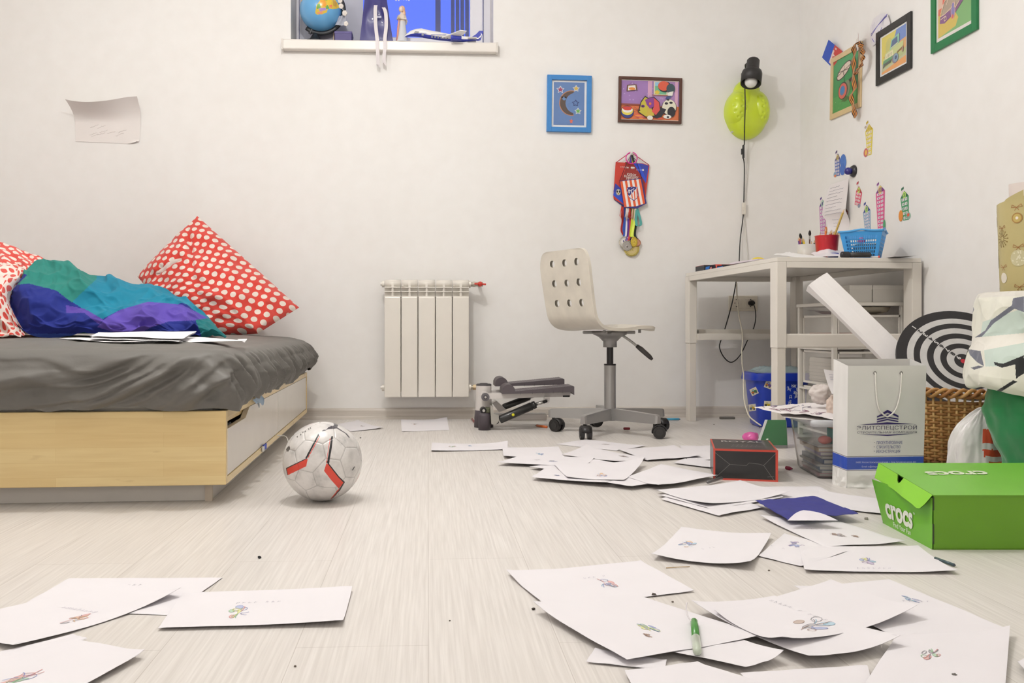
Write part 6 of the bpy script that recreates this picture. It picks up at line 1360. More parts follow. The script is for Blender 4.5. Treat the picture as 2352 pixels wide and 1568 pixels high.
# ================================================================== white basket frame under the desk
def frame_unit():
    x0, x1, y0, y1 = 1.600, 1.895, 3.385, 3.72; root = thing('drawer_unit', 'white frame with wire mesh drawers under the desk', 'drawer unit', loc=((x0+x1)/2, (y0+y1)/2, 0))
    Wc = (234, 229, 220); wm = paint(.3, var=.02, coat=.2)
    mb = MB(Wc)
    for x in (x0, x1-.018):
        for y in (y0, y1-.018): mb.bx((x, y, 0), (x+.018, y+.018, .548), bev=.002)
    for z in (.03, .20, .37): 
        mb.bx((x0, y0+.018, z), (x0+.012, y1-.018, z+.008)); mb.bx((x1-.012, y0+.018, z), (x1, y1-.018, z+.008)); mb.bx((x0+.018, y1-.012, z), (x1-.018, y1, z+.008))
    obj('frame', mb, wm, root)
    mb = MB(Wc); mb.bx((x0-.004, y0-.004, .548), (x1+.004, y1+.004, .562), bev=.002); obj('top_shelf', mb, wm, root)
    mk = MATS.get('mesh')
    if not mk:
        mk, nt, p, N, L = newmat('wire_mesh'); vec = coords(nt, (1, 1, 1)); sp_ = N('ShaderNodeSeparateXYZ'); L(vec, sp_.inputs[0])
        a = mth(nt, 'ADD', sp_.outputs[0], sp_.outputs[1]); fac = None
        for s in (1, -1):
            t = mth(nt, 'MULTIPLY', mth(nt, 'ADD', a, mth(nt, 'MULTIPLY', sp_.outputs[2], s*1.8)), 170.0); fr_ = mth(nt, 'FRACT', t); k = mth(nt, 'LESS_THAN', fr_, .24); fac = k if fac is None else mth(nt, 'MAXIMUM', fac, k)
        L(fac, p.inputs['Alpha']); p.inputs['Base Color'].default_value = (*lin(Wc), 1); p.inputs['Roughness'].default_value = .4; MATS['mesh'] = mk
    for zt, zb in ((.512, .385), (.366, .235), (.214, .07)):
        mb = MB(Wc); e = .009; yo = y0+.002; rnd = random.Random(int(zt*100))
        for z in (zt, zb): mb.bx((x0+.02, yo, z-e), (x1-.02, yo+.006, z), bev=.001); mb.bx((x0+.012, yo+.01, z-e), (x0+.018, y1-.03, z), bev=.001); mb.bx((x1-.018, yo+.01, z-e), (x1-.012, y1-.03, z), bev=.001)
        mb.bx((x0+.012, y1-.036, zt-e), (x1-.012, y1-.03, zt))
        for x, y in ((x0+.02, yo), (x1-.026, yo), (x0+.012, yo+.014), (x0+.012, y1-.036)): mb.bx((x, y, zb), (x+.006, y+.006, zt))
        d = obj('drawer', mb, wm, root)
        mb = MB(Wc); mb.add([(x0+.02, yo+.003, zb), (x1-.02, yo+.003, zb), (x1-.02, yo+.003, zt), (x0+.02, yo+.003, zt)], [[0, 1, 2, 3]]); mb.add([(x0+.015, y1-.03, zb), (x0+.015, yo+.01, zb), (x0+.015, yo+.01, zt), (x0+.015, y1-.03, zt)], [[0, 1, 2, 3]]); mb.add([(x0+.015, yo, zb), (x1-.015, yo, zb), (x1-.015, y1-.03, zb), (x0+.015, y1-.03, zb)], [[0, 1, 2, 3]])
        obj('mesh_panel', mb, MATS['mesh'], d)
    G = 'papers and boxes kept in the wire drawers'
    for i, (z, h, c, lb, n) in enumerate(((.385, .055, (206, 150, 140), 'pinkish boxes behind the mesh of the upper wire drawer', 'storage_box'), (.235, .10, (216, 210, 202), 'stack of pale papers filling the middle wire drawer', 'paper_stack'), (.07, .11, (210, 206, 200), 'pale papers in the bottom wire drawer', 'paper_stack'))):
        mb = MB(c); mb.bx((x0+.03, y0+.02, z+.002), (x1-.06, y1-.05, z+h), bev=.003)
        for j in range(6): mb.bx((x0+.028, y0+.018, z+h*(.1+.14*j)), (x1-.059, y1-.049, z+h*(.1+.14*j)+.002), col=tuple(max(0, q-28) for q in c))
        if i == 0: mb.bx((x0+.12, y0+.016, z+.002), (x0+.2, y0+.05, z+h*.7), col=(206, 180, 140), bev=.002)
        solo(n, mb, lb, 'box' if i == 0 else 'paper', paint(.7, var=.08), G)
    mb = MB((206, 196, 176)); mb.lathe([(0, 0), (.06, 0), (.095, .012), (.105, .03), (.1, .03), (.06, .006), (0, .004)], (x1-.11, y0+.13, .514), n=28); solo('shallow_bowl', mb, 'shallow beige dish on the upper wire drawer', 'dish', paint(.4))
    for i, (xa, ya, an, c) in enumerate(((x0+.08, y0+.13, .4, (214, 206, 206)), (x0+.16, y0+.10, -.2, (120, 112, 106)))):
        R = rotz(an); mb = MB(c); mb.grid(lambda u, v: V((xa, ya, .5135+.0015*i))+R@V(((u-.5)*.14, (v-.5)*.2, .004+.016*(1-u)*v+.004*sin(u*7))), 8, 8); solo('paper_sheet', mb, ('loose printed sheet', 'dark magazine')[i]+' lying on the upper wire drawer', 'paper', paint(.6, var=.1, nscale=60))
    for i, (xa, xb) in enumerate(((1935, 1987), (1989, 2094))):
        a, b = atD(xa, 690, 3.56), atD(xb, 690, 3.56); b.x = min(b.x, x1+.015)
        mb = MB((230, 226, 218)); mb.bx((a.x, y0+.03, .5625), (b.x, y0+.2, .5625+.068), bev=.002); mb.bx((a.x-.0008, y0+.029, .5625+.05), (b.x+.0008, y0+.201, .5625+.069), bev=.002, col=(234, 230, 222))
        solo('lidded_box', mb, ('narrow white lidded box on the frame under the desk, left one', 'wide white lidded box on the frame under the desk, right one')[i], 'box', paint(.5), 'white boxes on the drawer frame')
frame_unit()
# long folded white paper leaning in front of the desk
def plan():
    A, B = atD(1879, 640, 3.17), atD(2075, 833, 2.97); d = (B-A).normalized(); n = V((-.1, -1, .1)); n = (n-d*n.dot(d)).normalized(); w = d.cross(n)*-1
    if w.z < 0: w = -w
    mb = MB((240, 236, 234)); L = (B-A).length; hw, th = .040, .012; nu = 40
    sec = [(hw, -.0), (hw*.2, .004), (-hw*.75, .002), (-hw*1.02, -.004), (-hw*1.05, -.02), (-hw*.6, -.026), (hw*.6, -.024), (hw*1.0, -.016)]
    for layer, (off, sc) in enumerate(((0, 1.0), (-.008, .93))):
        m_ = len(sec); vs = []; fs = []
        for i in range(nu+1):
            t = i/nu; e = A+d*(L*t+(-.004 if layer else 0))
            for k, (a, b) in enumerate(sec):
                fan = 1+.10*max(0, .3-t)/.3*(b < -.01); f = fbm(V((t*6, k*1.7+layer*5, 1)), 2)*.0018
                vs.append(e+w*(a*sc*fan-.003*layer)+n*(b*(1+.8*max(0, .25-t)/.25*(k in (4, 5)))+off+f))
        for i in range(nu):
            for k in range(m_): fs.append([i*m_+k, i*m_+(k+1) % m_, (i+1)*m_+(k+1) % m_, (i+1)*m_+k])
        mb.add(vs, fs, None, False)
        o_ = len(mb.v)-len(vs)
        mb.f.append([o_+k for k in range(m_)]); mb.c.append((206, 198, 190)); mb.sm.append(False); mb.mi.append(0)
    # inner folded leaves at the open end
    for k in range(4): 
        q = A+d*.004+n*(-.004-.005*k); mb.add([q+w*hw*.95, q-w*hw*.98-n*.002*k, q-w*hw*.98-n*.002*k-d*.004*k, q+w*hw*.9-d*.003*k], [[0, 1, 2, 3]], (226, 220, 214))
    solo('folded_paper', mb, 'long strip of folded white paper leaning diagonally before the desk', 'paper', paint(.75, var=.03, bmp=.2, bscale=40))
plan()
# ================================================================== wicker basket, dartboard, sack, bags
def wicker():
    c = V((1.665, 2.715, 0)); r0, r1, h = .160, .190, .262; root = thing('wicker_basket', 'round brown wicker basket holding the dartboard', 'basket', loc=c)
    n = 56; rows = 27; mb = MB((196, 146, 84)); cols = [(196, 146, 84), (206, 160, 96), (180, 128, 70), (188, 138, 78)]
    for j in range(rows):
        z = .008+j*(h-.026)/rows; r = r0+(r1-r0)*z/h; ph = j % 2; low = z < .055
        P = [c+V(((r+.0038*cos(pi*(k/3+ph)))*cos(2*pi*k/(n*3)), (r+.0038*cos(pi*(k/3+ph)))*sin(2*pi*k/(n*3)), z)) for k in range(n*3)]
        mb.tube(P, .0047, 6, closed=True, flat=.66, up=(0, 0, 1), col=(132, 84, 46) if low else cols[j % 4])
    o = obj('weave', mb, paint(.5, var=.22, nscale=60), root)
    mb = MB((214, 176, 112))
    for k in range(n):
        a = 2*pi*k/n; mb.tube([c+V((r0*cos(a), r0*sin(a), .004)), c+V((r1*cos(a), r1*sin(a), h-.01))], .0042, 6)
    obj('stakes', mb, paint(.5, var=.15, nscale=60), root)
    mb = MB((190, 138, 78))
    for s in range(3):
        P = [c+V(((r1+.004+.009*cos(2*pi*k/16+s*2.09))*cos(2*pi*k/260), (r1+.004+.009*cos(2*pi*k/16+s*2.09))*sin(2*pi*k/260), h+.002+.011*sin(2*pi*k/16+s*2.09))) for k in range(260)]
        mb.tube(P, .0058, 6, closed=True, col=[(196, 144, 84), (172, 118, 64), (208, 160, 98)][s])
    obj('braided_rim', mb, paint(.5, var=.2, nscale=60), root)
    mb = MB((150, 104, 60)); mb.lathe([(0, .002), (r0, .002), (r0, .006), (0, .006)], c, n=40); obj('bottom', mb, paint(.6, var=.2), root)
wicker()
def dart():
    C = atD(2213, 829, 2.80); n = V((-.16, -.80, .58)).normalized(); R = frame(n); k = 2.80/FPX; r = 143*k
    root = thing('dartboard', 'black and white ringed dartboard leaning in the wicker basket', 'dartboard', loc=C-V((0, 0, r*.8)))
    K, Wt = (36, 34, 36), (206, 204, 202); mb = MB(K); rad = [1, .808, .654, .525, .40, .29, .134, .042]; prof = [(r, -.012), (r, 0)]; cl = [K]
    prof2 = [(r*q, 0) for q in rad]+[(0, 0)]; cc = [K, Wt, K, Wt, K, Wt, K, (196, 40, 56)]
    # rings as in the photo: black, white alternating from the rim
    rad = [1.0, .755, .60, .455, .335, .225, .134]; rr = [1.0, .80, .667, .55, .424, .316, .135, .045]
    prof2 = [(r*q, 0) for q in (1.0, .842, .741, .646, .541, .442, .343, .248, .137, .042, 0)]; cc = [K, Wt, K, Wt, K, Wt, K, Wt, K, (196, 40, 56)]
    mb.lathe([(0, -.014), (r, -.014), (r, 0)], C, R, 72, col=[K, K]); mb.lathe(prof2, C, R, 72, col=cc, sm=False)
    obj('board', mb, paint(.6, var=.08, nscale=40), root)
    mb = MB((225, 222, 220)); U0, W0 = R@V((1, 0, 0)), R@V((0, 1, 0))
    # direction of the number rows in the board plane (towards upper left in the photo)
    tgt = atD(2142, 730, 2.80); dd = tgt-C; dd = dd-n*dd.dot(n); dd.normalize(); pd = n.cross(dd)
    for sgn in (1, -1):
        for i in range(9):
            q = (i*.108+.10) if True else 0; q = .09+i*.104
            num = str(9-i); col = Wt if i in (0, 2, 4, 6, 8) else K
            ring = [K, Wt, Wt, K, Wt, K, Wt, K, K][i]
            q = [.088, .19, .295, .39, .49, .59, .695, .79, .905][i]
            col = (40, 38, 40) if any(a >= q > b for a, b in ((.842, .741), (.646, .541), (.442, .343), (.248, .137))) else (222, 220, 218)
            O = C+dd*(q*r*sgn)+n*.0008
            up = -dd*sgn; Wd = up; Ud = up.cross(n)
            mb.text(num, O-Wd*r*.036, Ud, Wd, r*.070, col, bold=.035)
    obj('numerals', mb, paint(.6), root)
dart()
def sack():
    c = V((1.655, 2.22, 0)); root = thing('fabric_sack', 'green fabric sack with a folded-over white and grey top', 'sack', loc=c); GR = (14, 130, 66)
    mb = MB(GR)
    def body(u, v):
        a = 2*pi*u; z = .325*v; k = .150+.035*sin(pi*(v*.9+.05))-.012*(v > .9)*(v-.9)*10; k = .156+.012*sin(pi*v*1.1)-(.012 if v < .04 else 0)-.025*max(0, .5-v)*(1+.4*sin(a*2))
        k -= .046*min(1, max(0, (.24-z)/.13)); k += ridge(V((cos(a)*1.7, sin(a)*1.7, v*2.6+a*.15)))*.008+ridge(V((cos(a)*2.5, sin(a)*2.5, v*6-a)))*.004+fbm(V((cos(a)*3, sin(a)*3, v*3)), 3)*.006
        return c+V((k*cos(a), k*sin(a), z))
    mb.grid(body, 90, 40, closeu=True); obj('sack_body', mb, paint(.45, var=.06, bmp=.1, sheen=.2), root)
    mb = MB((232, 230, 214))
    def ang(u): return (.80+u/.9*.95)*pi if u < .9 else (1.75+(u-.9)/.1*1.05)*pi
    def top(u, v):
        a = ang(u)
        P = [V((.178, .300, 0)), V((.200, .296, 0)), V((.214, .325, 0)), V((.206, .375, 0)), V((.192, .42, 0)), V((.188, .46, 0)), V((.186, .51, 0)), V((.178, .548, 0)), V((.160, .556, 0)), V((.142, .535, 0)), V((.125, .47, 0))]
        q = crs(P, v); k = q.x-.008; z = q.y; k += .018*math.exp(-((a-pi*1.06)/.35)**2)*max(0, 1-abs(v-.22)/.25)
        e = math.exp(-((a-pi*1.1)/.8)**2); sag = -.05*cos(a-pi*.98)*max(0, 1-v*2.2)*-1
        tilt = (-.028*math.exp(-((a-pi*1.30)/.30)**2)+.015*math.exp(-((a-pi*1.0)/.3)**2)+.02*(a > pi*1.45)*min(1, a-pi*1.45))*max(0, 1-v*2.2)
        k += ridge(V((cos(a)*2+v, sin(a)*2, v*3.4)))*.013+ridge(V((cos(a)*4+v*3, sin(a)*4, v*6)))*.005+fbm(V((cos(a)*3, sin(a)*3, v*5)), 3)*.006
        return c+V((k*cos(a), k*sin(a), z+tilt))
    W_, G_, B_, L_ = (232, 230, 216), (112, 114, 128), (34, 36, 38), (204, 218, 208)
    PB = [(2204+(x-0)*.319, 0) for x in ()]
    f2 = lambda P: [(2040+x/3.135, 420+y/3.135) for x, y in P]
    pats = [(f2([(540, 1120), (978, 1080), (978, 1150), (660, 1210), (545, 1190)]), (240, 236, 226)), (f2([(620, 1115), (700, 1060), (740, 990), (890, 880), (900, 830), (978, 815), (978, 930), (910, 905), (760, 1010), (690, 1090), (640, 1140)]), G_), (f2([(565, 1180), (660, 1190), (690, 1320), (640, 1290), (590, 1240)]), G_), (f2([(565, 1080), (640, 1140), (575, 1140)]), G_), (f2([(760, 1290), (830, 1300), (978, 1240), (978, 1290), (820, 1330), (770, 1310)]), B_), (f2([(915, 1290), (978, 1240), (978, 1370), (920, 1410)]), B_), (f2([(705, 1545), (900, 1420), (930, 1430), (720, 1560)]), B_), (f2([(595, 1330), (650, 1315), (690, 1322), (620, 1345)]), (96, 98, 110)), (f2([(680, 1000), (978, 900), (978, 1100), (660, 1130)]), L_), (f2([(690, 1200), (978, 1130), (978, 1250), (820, 1320), (700, 1320)]), L_), (f2([(590, 800), (610, 795), (600, 860), (620, 910), (600, 960), (570, 1040), (565, 1010), (595, 940), (590, 880)]), (140, 140, 150))]
    pb = [(P, cl, (min(q[0] for q in P), max(q[0] for q in P), min(q[1] for q in P), max(q[1] for q in P))) for P, cl in pats]
    def tc(u, v):
        p = top(u, v)-CAM; D = p.dot(FW); x = CX+FPX*p.dot(RT)/D; y = CY-FPX*p.z/D
        if v > .68: return (226, 222, 212)
        if u > .9: return W_
        for P, cl, bb in pb:
            if bb[0] < x < bb[1] and bb[2] < y < bb[3] and inpoly(x, y, P): return cl
        return W_
    mb.grid(top, 520, 400, col=tc); obj('rolled_top', mb, paint(.7, var=.06, bmp=.15, bscale=90, sheen=.2), root)['label'] = 'white and grey patterned top folded down'
    # gold wrapping paper roll standing in the sack
    C0 = V((1.652, 2.265, .25)); ax = V((-.04, 0, 1)).normalized(); R = frame(ax); root = thing('wrapping_paper', 'roll of gold wrapping paper with snowflake print standing in the sack', 'wrapping paper', loc=C0)
    G = (192, 178, 124); mb = MB(G); Lr = .56
    def sp(u, v):
        a = -2.2+u*(2*pi+2.3); k = .093-.0045*u-(.012*max(0, u-.75)); t = Lr*v; up = .012*sin(a*1.0+1)+(.035 if u > .80 else 0)*max(0, (u-.78)*5)*v
        return C0+R@V((k*cos(a), k*sin(a), t+up*v))
    mb.grid(lambda u, v: sp(1-u, v), 90, 30); mb2 = MB((226, 214, 206)); mb2.grid(lambda u, v: sp(u, v)+(C0+ax*((sp(u, v)-C0).dot(ax))-sp(u, v))*.02, 90, 6)
    # printed motifs, wrapped round the cylinder
    def ms(a, t, e): k = .0932+e*.3; return C0+R@V((k*cos(a), k*sin(a), t))
    rnd = random.Random(11)
    def disc(a0, t0, r, col, e, n=18):
        mb.add([ms(a0, t0, e)]+[ms(a0+r/.093*cos(q), t0+r*sin(q), e) for q in [2*pi*i/n for i in range(n)]], [[0, 1+i, 1+(i+1) % n] for i in range(n)], col)
    def stroke(P, w, col, e):
        for (a, b) in zip(P[:-1], P[1:]):
            dx, dt = (b[0]-a[0])*.093, b[1]-a[1]; L = math.hypot(dx, dt) or 1; nx, nt_ = -dt/L*w/2/.093, dx/L*w/2
            mb.add([ms(a[0]+nx, a[1]+nt_, e), ms(b[0]+nx, b[1]+nt_, e), ms(b[0]-nx, b[1]-nt_, e), ms(a[0]-nx, a[1]-nt_, e)], [[0, 1, 2, 3]], col)
    base = math.atan2((R.transposed()@V((-.55, -.83, 0))).y, (R.transposed()@V((-.55, -.83, 0))).x)
    for ci in range(-3, 4):
        for rj in range(5):
            a0 = base+ci*.55; t0 = .14+rj*.105+(.05 if ci % 2 else 0)
            if t0 > Lr-.03: continue
            kk = (ci*2+rj*3) % 4
            if kk == 0:
                disc(a0, t0, .022, (204, 196, 156), .0010)
                for j in range(26): q = rnd.uniform(0, 6.28); r_ = rnd.uniform(0, .019); disc(a0+r_*cos(q)/.093, t0+r_*sin(q), .0022, (226, 220, 190), .0014, 6)
            elif kk == 1:
                for j in range(14): q = 2*pi*j/14; stroke([(a0+.006*cos(q)/.093, t0+.006*sin(q)), (a0+.021*cos(q)/.093, t0+.021*sin(q))], .0014, (140, 112, 54), .0010); disc(a0+.022*cos(q)/.093, t0+.022*sin(q), .0018, (140, 112, 54), .0012, 6)
            elif kk == 2: disc(a0, t0, .014, (230, 222, 206), .0010)
            else:
                disc(a0, t0, .014, (170, 130, 70), .0010); disc(a0, t0, .011, (196, 172, 100), .0013); disc(a0, t0, .004, (236, 226, 210), .0016, 8)
            b = t0+.028
            for s in (-1, 1): stroke([(a0, b), (a0+s*.012/.093, b+.008), (a0+s*.014/.093, b+.001), (a0, b)], .0012, (170, 116, 66), .0011); stroke([(a0, b), (a0+s*.006/.093, b-.008)], .0012, (170, 116, 66), .0012)
    mb2.grid(lambda u, v: C0+R@V((.022+.066*cos(-3.4+3.6*u), -.012+.066*sin(-3.4+3.6*u), Lr*.8+(Lr*.2+.040-.012*abs(u-.4))*v)), 40, 6)
    obj('outer_face', mb, paint(.4, .08, var=.05), root); obj('inner_face', mb2, paint(.6), root)['label'] = 'plain white inside of the paper'
sack()
# white plastic carrier bag with a red print, between basket and sack
def carrier():
    c = V((1.60, 2.442, 0)); mb = MB((236, 232, 230))
    def f(u, v):
        a = 2*pi*u; P = [V((.05, .002, 0)), V((.088, .004, 0)), V((.098, .05, 0)), V((.094, .11, 0)), V((.080, .165, 0)), V((.05, .20, 0)), V((.022, .222, 0)), V((.0, .226, 0))]
        q = crs(P, v); k = max(0, q.x)*(1+.10*ridge(V((cos(a)*1.3, sin(a)*1.3, v*2.2+3)))+.12*fbm(V((cos(a)*2, sin(a)*2, v*3)), 4)); return c+V((k*.96*cos(a), k*.46*sin(a), max(.002, q.y+.012*fbm(V((cos(a)*2, sin(a)*2, v*2)), 3)*v)))
    def col(u, v):
        p = f(u, v)-CAM; D = p.dot(FW); x = CX+FPX*p.dot(RT)/D; y = CY-FPX*p.z/D
        if 2258 < x < 2300 and (985 < y < 1018 and (x-2266)**2/90+(y-1002)**2/300 < 4 or 1032 < y < 1048) or (2270 < x < 2310 and 1060 < y < 1075): return (226, 92, 66)
        return (236, 232, 230)
    mb.grid(f, 140, 90, col=col, closeu=True)
    solo('plastic_bag', mb, 'crumpled white plastic bag with red print between basket and green sack', 'bag', paint(.3, var=.05, coat=.2), origin=c)
carrier()

# ================================================================== paper carrier bag with building-company print
def paperbag():
    FL, BLp = onZ(1945, 1120.6), onZ(1911, 1110); wv = V((1, -.0527+.10, 0)).normalized(); wdt = .232; dep = .082; h = .352
    root = thing('paper_bag', 'tall white paper carrier bag with a violet building logo', 'bag', loc=FL+wv*wdt/2)
    dv = V((-wv.y, wv.x, 0)); up = V((.012, .004, 1)).normalized(); upr = V((.035, .006, 1)).normalized()
    FR = FL+wv*wdt; Bl, Br = FL+dv*dep, FR+dv*dep
    T = lambda p, s, b=0: p+(up if s == 0 else upr)*(h+.017*b)
    Wp = (238, 236, 232); pm = paint(.3, var=.03, coat=.25)
    def face(a, b, ta, tb, out, cru=0.0, seed=0, sq=0):
        def f(u, v):
            p = a.lerp(b, u).lerp(ta.lerp(tb, u), v); k = math.exp(-(v/.10)**2)*min(1, 6*min(u, 1-u)+.15)
            return p+out*(cru*k*(ridge(V((u*3+seed, v*9, 2)))*.014+fbm(V((u*6+seed, v*16, 1)), 3)*.012)+.0015*fbm(V((u*2, v*2, seed)), 2)*min(1, 8*min(u, 1-u))+sq*sin(pi*u)*v**3)
        return f
    n = -dv
    front = face(FL, FR, T(FL, 0), T(FR, 1), n, .8, 1); left = face(Bl, FL, T(Bl, 0, 1), T(FL, 0), -wv, .5, 4, -.0); right = face(FR, Br, T(FR, 1), T(Br, 1, 1), wv, .4, 7, 0); back = face(Br, Bl, T(Br, 1, 1), T(Bl, 0, 1), dv, 0, 9)
    BLUE, LN = (64, 92, 190), (62, 54, 100)
    def band(v): return BLUE if .150 < v < .252 else (LN if (.142 < v < .1465 or .2555 < v < .260) else Wp)
    mb = MB(Wp)
    for f in (front, left, right): mb.grid(f, 40, 240, col=lambda u, v: band(v))
    mb.grid(back, 8, 24)
    for f in (front, left, right, back): mb.grid(lambda u, v: f(1-u, .4+.6*v)-(n if f is front else (-wv if f is left else (wv if f is right else dv)))*.0012, 8, 24, col=(228, 226, 222))
    mb.add([FL+V((0, 0, .001)), FR+V((0, 0, .001)), Br+V((0, 0, .001)), Bl+V((0, 0, .001))], [[0, 1, 2, 3]])
    V_ = (58, 40, 110); GY = (92, 86, 108)
    sx, sy = 4.354, 4.354
    # picture crop coordinates (x:1900+X/4.354, y:780+Y/4.354) turned into (u,v) on the front face
    ua, ub = 205, 1000
    def uv(X, Y):
        u = (X-222)/(1020-222)*(1+0.0); yt = 262-(u*34); yb = 1483-(u*50); return u, (yb-Y)/(yb-yt)
    def at(X, Y, e=.0012): u, v = uv(X, Y); return front(u, v)+n*e
    def poly(P, c, e=.0012): mb.add([at(x, y, e) for x, y in P], [list(range(len(P)))], c)
    poly([(628, 683), (742, 738), (742, 756), (630, 712), (580, 735), (563, 727)], V_); poly([(522, 752), (565, 730), (590, 742), (522, 766)], V_); poly([(590, 748), (632, 728), (668, 742), (640, 752)], V_)
    poly([(522, 772), (628, 733+15), (742, 765), (742, 778), (660, 758), (628, 752), (522, 786)], V_) if False else None
    for dy, th in ((0, 14), (24, 14)):
        poly([(522, 778+dy*1.0), (628, 752+dy*.9), (742, 766+dy), (742, 766+dy+th*.8), (628, 752+dy*.9+th), (522, 778+dy+th)], V_)
    poly([(340, 846), (628, 808), (915, 815), (628, 826+4)], V_); poly([(340, 938), (628, 932), (915, 908), (635, 945)], V_)
    def tx(t, X, Y, size, col, align='CENTER', stretch=1.0, bold=0.0):
        O = at(X, Y, .0034); O2 = at(X+100, Y-100*.05, .0034); O3 = at(X, Y-60, .0034); mb.text(t, O, O2-O, O3-O, size/4.354*2.53/FPX, col, align, stretch, bold=bold)
    tx('ЭЛИТСПЕЦСТРОЙ', 624, 880, 36, GY, 'CENTER', 1.36); tx('СТРОИТЕЛЬНАЯ КОМПАНИЯ', 626, 918, 20, GY, 'CENTER', 1.55)
    for i, t in enumerate(('ПРОЕКТИРОВАНИЕ', 'СТРОИТЕЛЬСТВО', 'РЕКОНСТРУКЦИЯ')):
        tx(t, 518, 1030+i*43.5, 28, (84, 88, 150), 'LEFT', .72, 0); tx('•', 490, 1026+i*43, 22, GY, 'LEFT')
    tx('354207, Россия, Краснодарский край, г. Сочи, Батумское шоссе, 25/3', 620, 1212, 15, (214, 220, 244), 'CENTER', .90); tx('Тел.: 8 (862) 252-62-42', 630, 1240, 15, (214, 220, 244), 'CENTER', .95); tx('E-mail: sc@eliteproekt.ru', 368, 1268, 16, (214, 220, 244), 'LEFT', .95); tx('www', 500, 1365, 16, GY, 'LEFT')
    obj('bag_body', mb, pm, root)
    # cord handle through two eyelets and a second one behind
    for k, (f, nn) in enumerate(((at, n),)):
        e1, e2 = at(492, 322, .002), at(758, 312, .002); mb = MB((150, 146, 142))
        for e in (e1, e2): mb.tube([e+wv*.0042*cos(t)+V((0, 0, .0042*sin(t))) for t in [2*pi*i/14 for i in range(14)]], .0011, 6, closed=True)
        obj('eyelets', mb, paint(.3, .8), root)
        mb = MB((238, 234, 226)); P = [at(x, y, d) for x, y, d in ((492, 322, .001), (494, 340, .004), (500, 480, .005), (512, 600, .006), (540, 690, .006), (600, 745, .006), (640, 742, .006), (700, 680, .006), (735, 570, .006), (752, 450, .005), (758, 335, .004), (758, 312, .001))]
        mb.tube(crs_path(P, 60), .0024, 8); obj('cord_handle', mb, paint(.6), root)
paperbag()

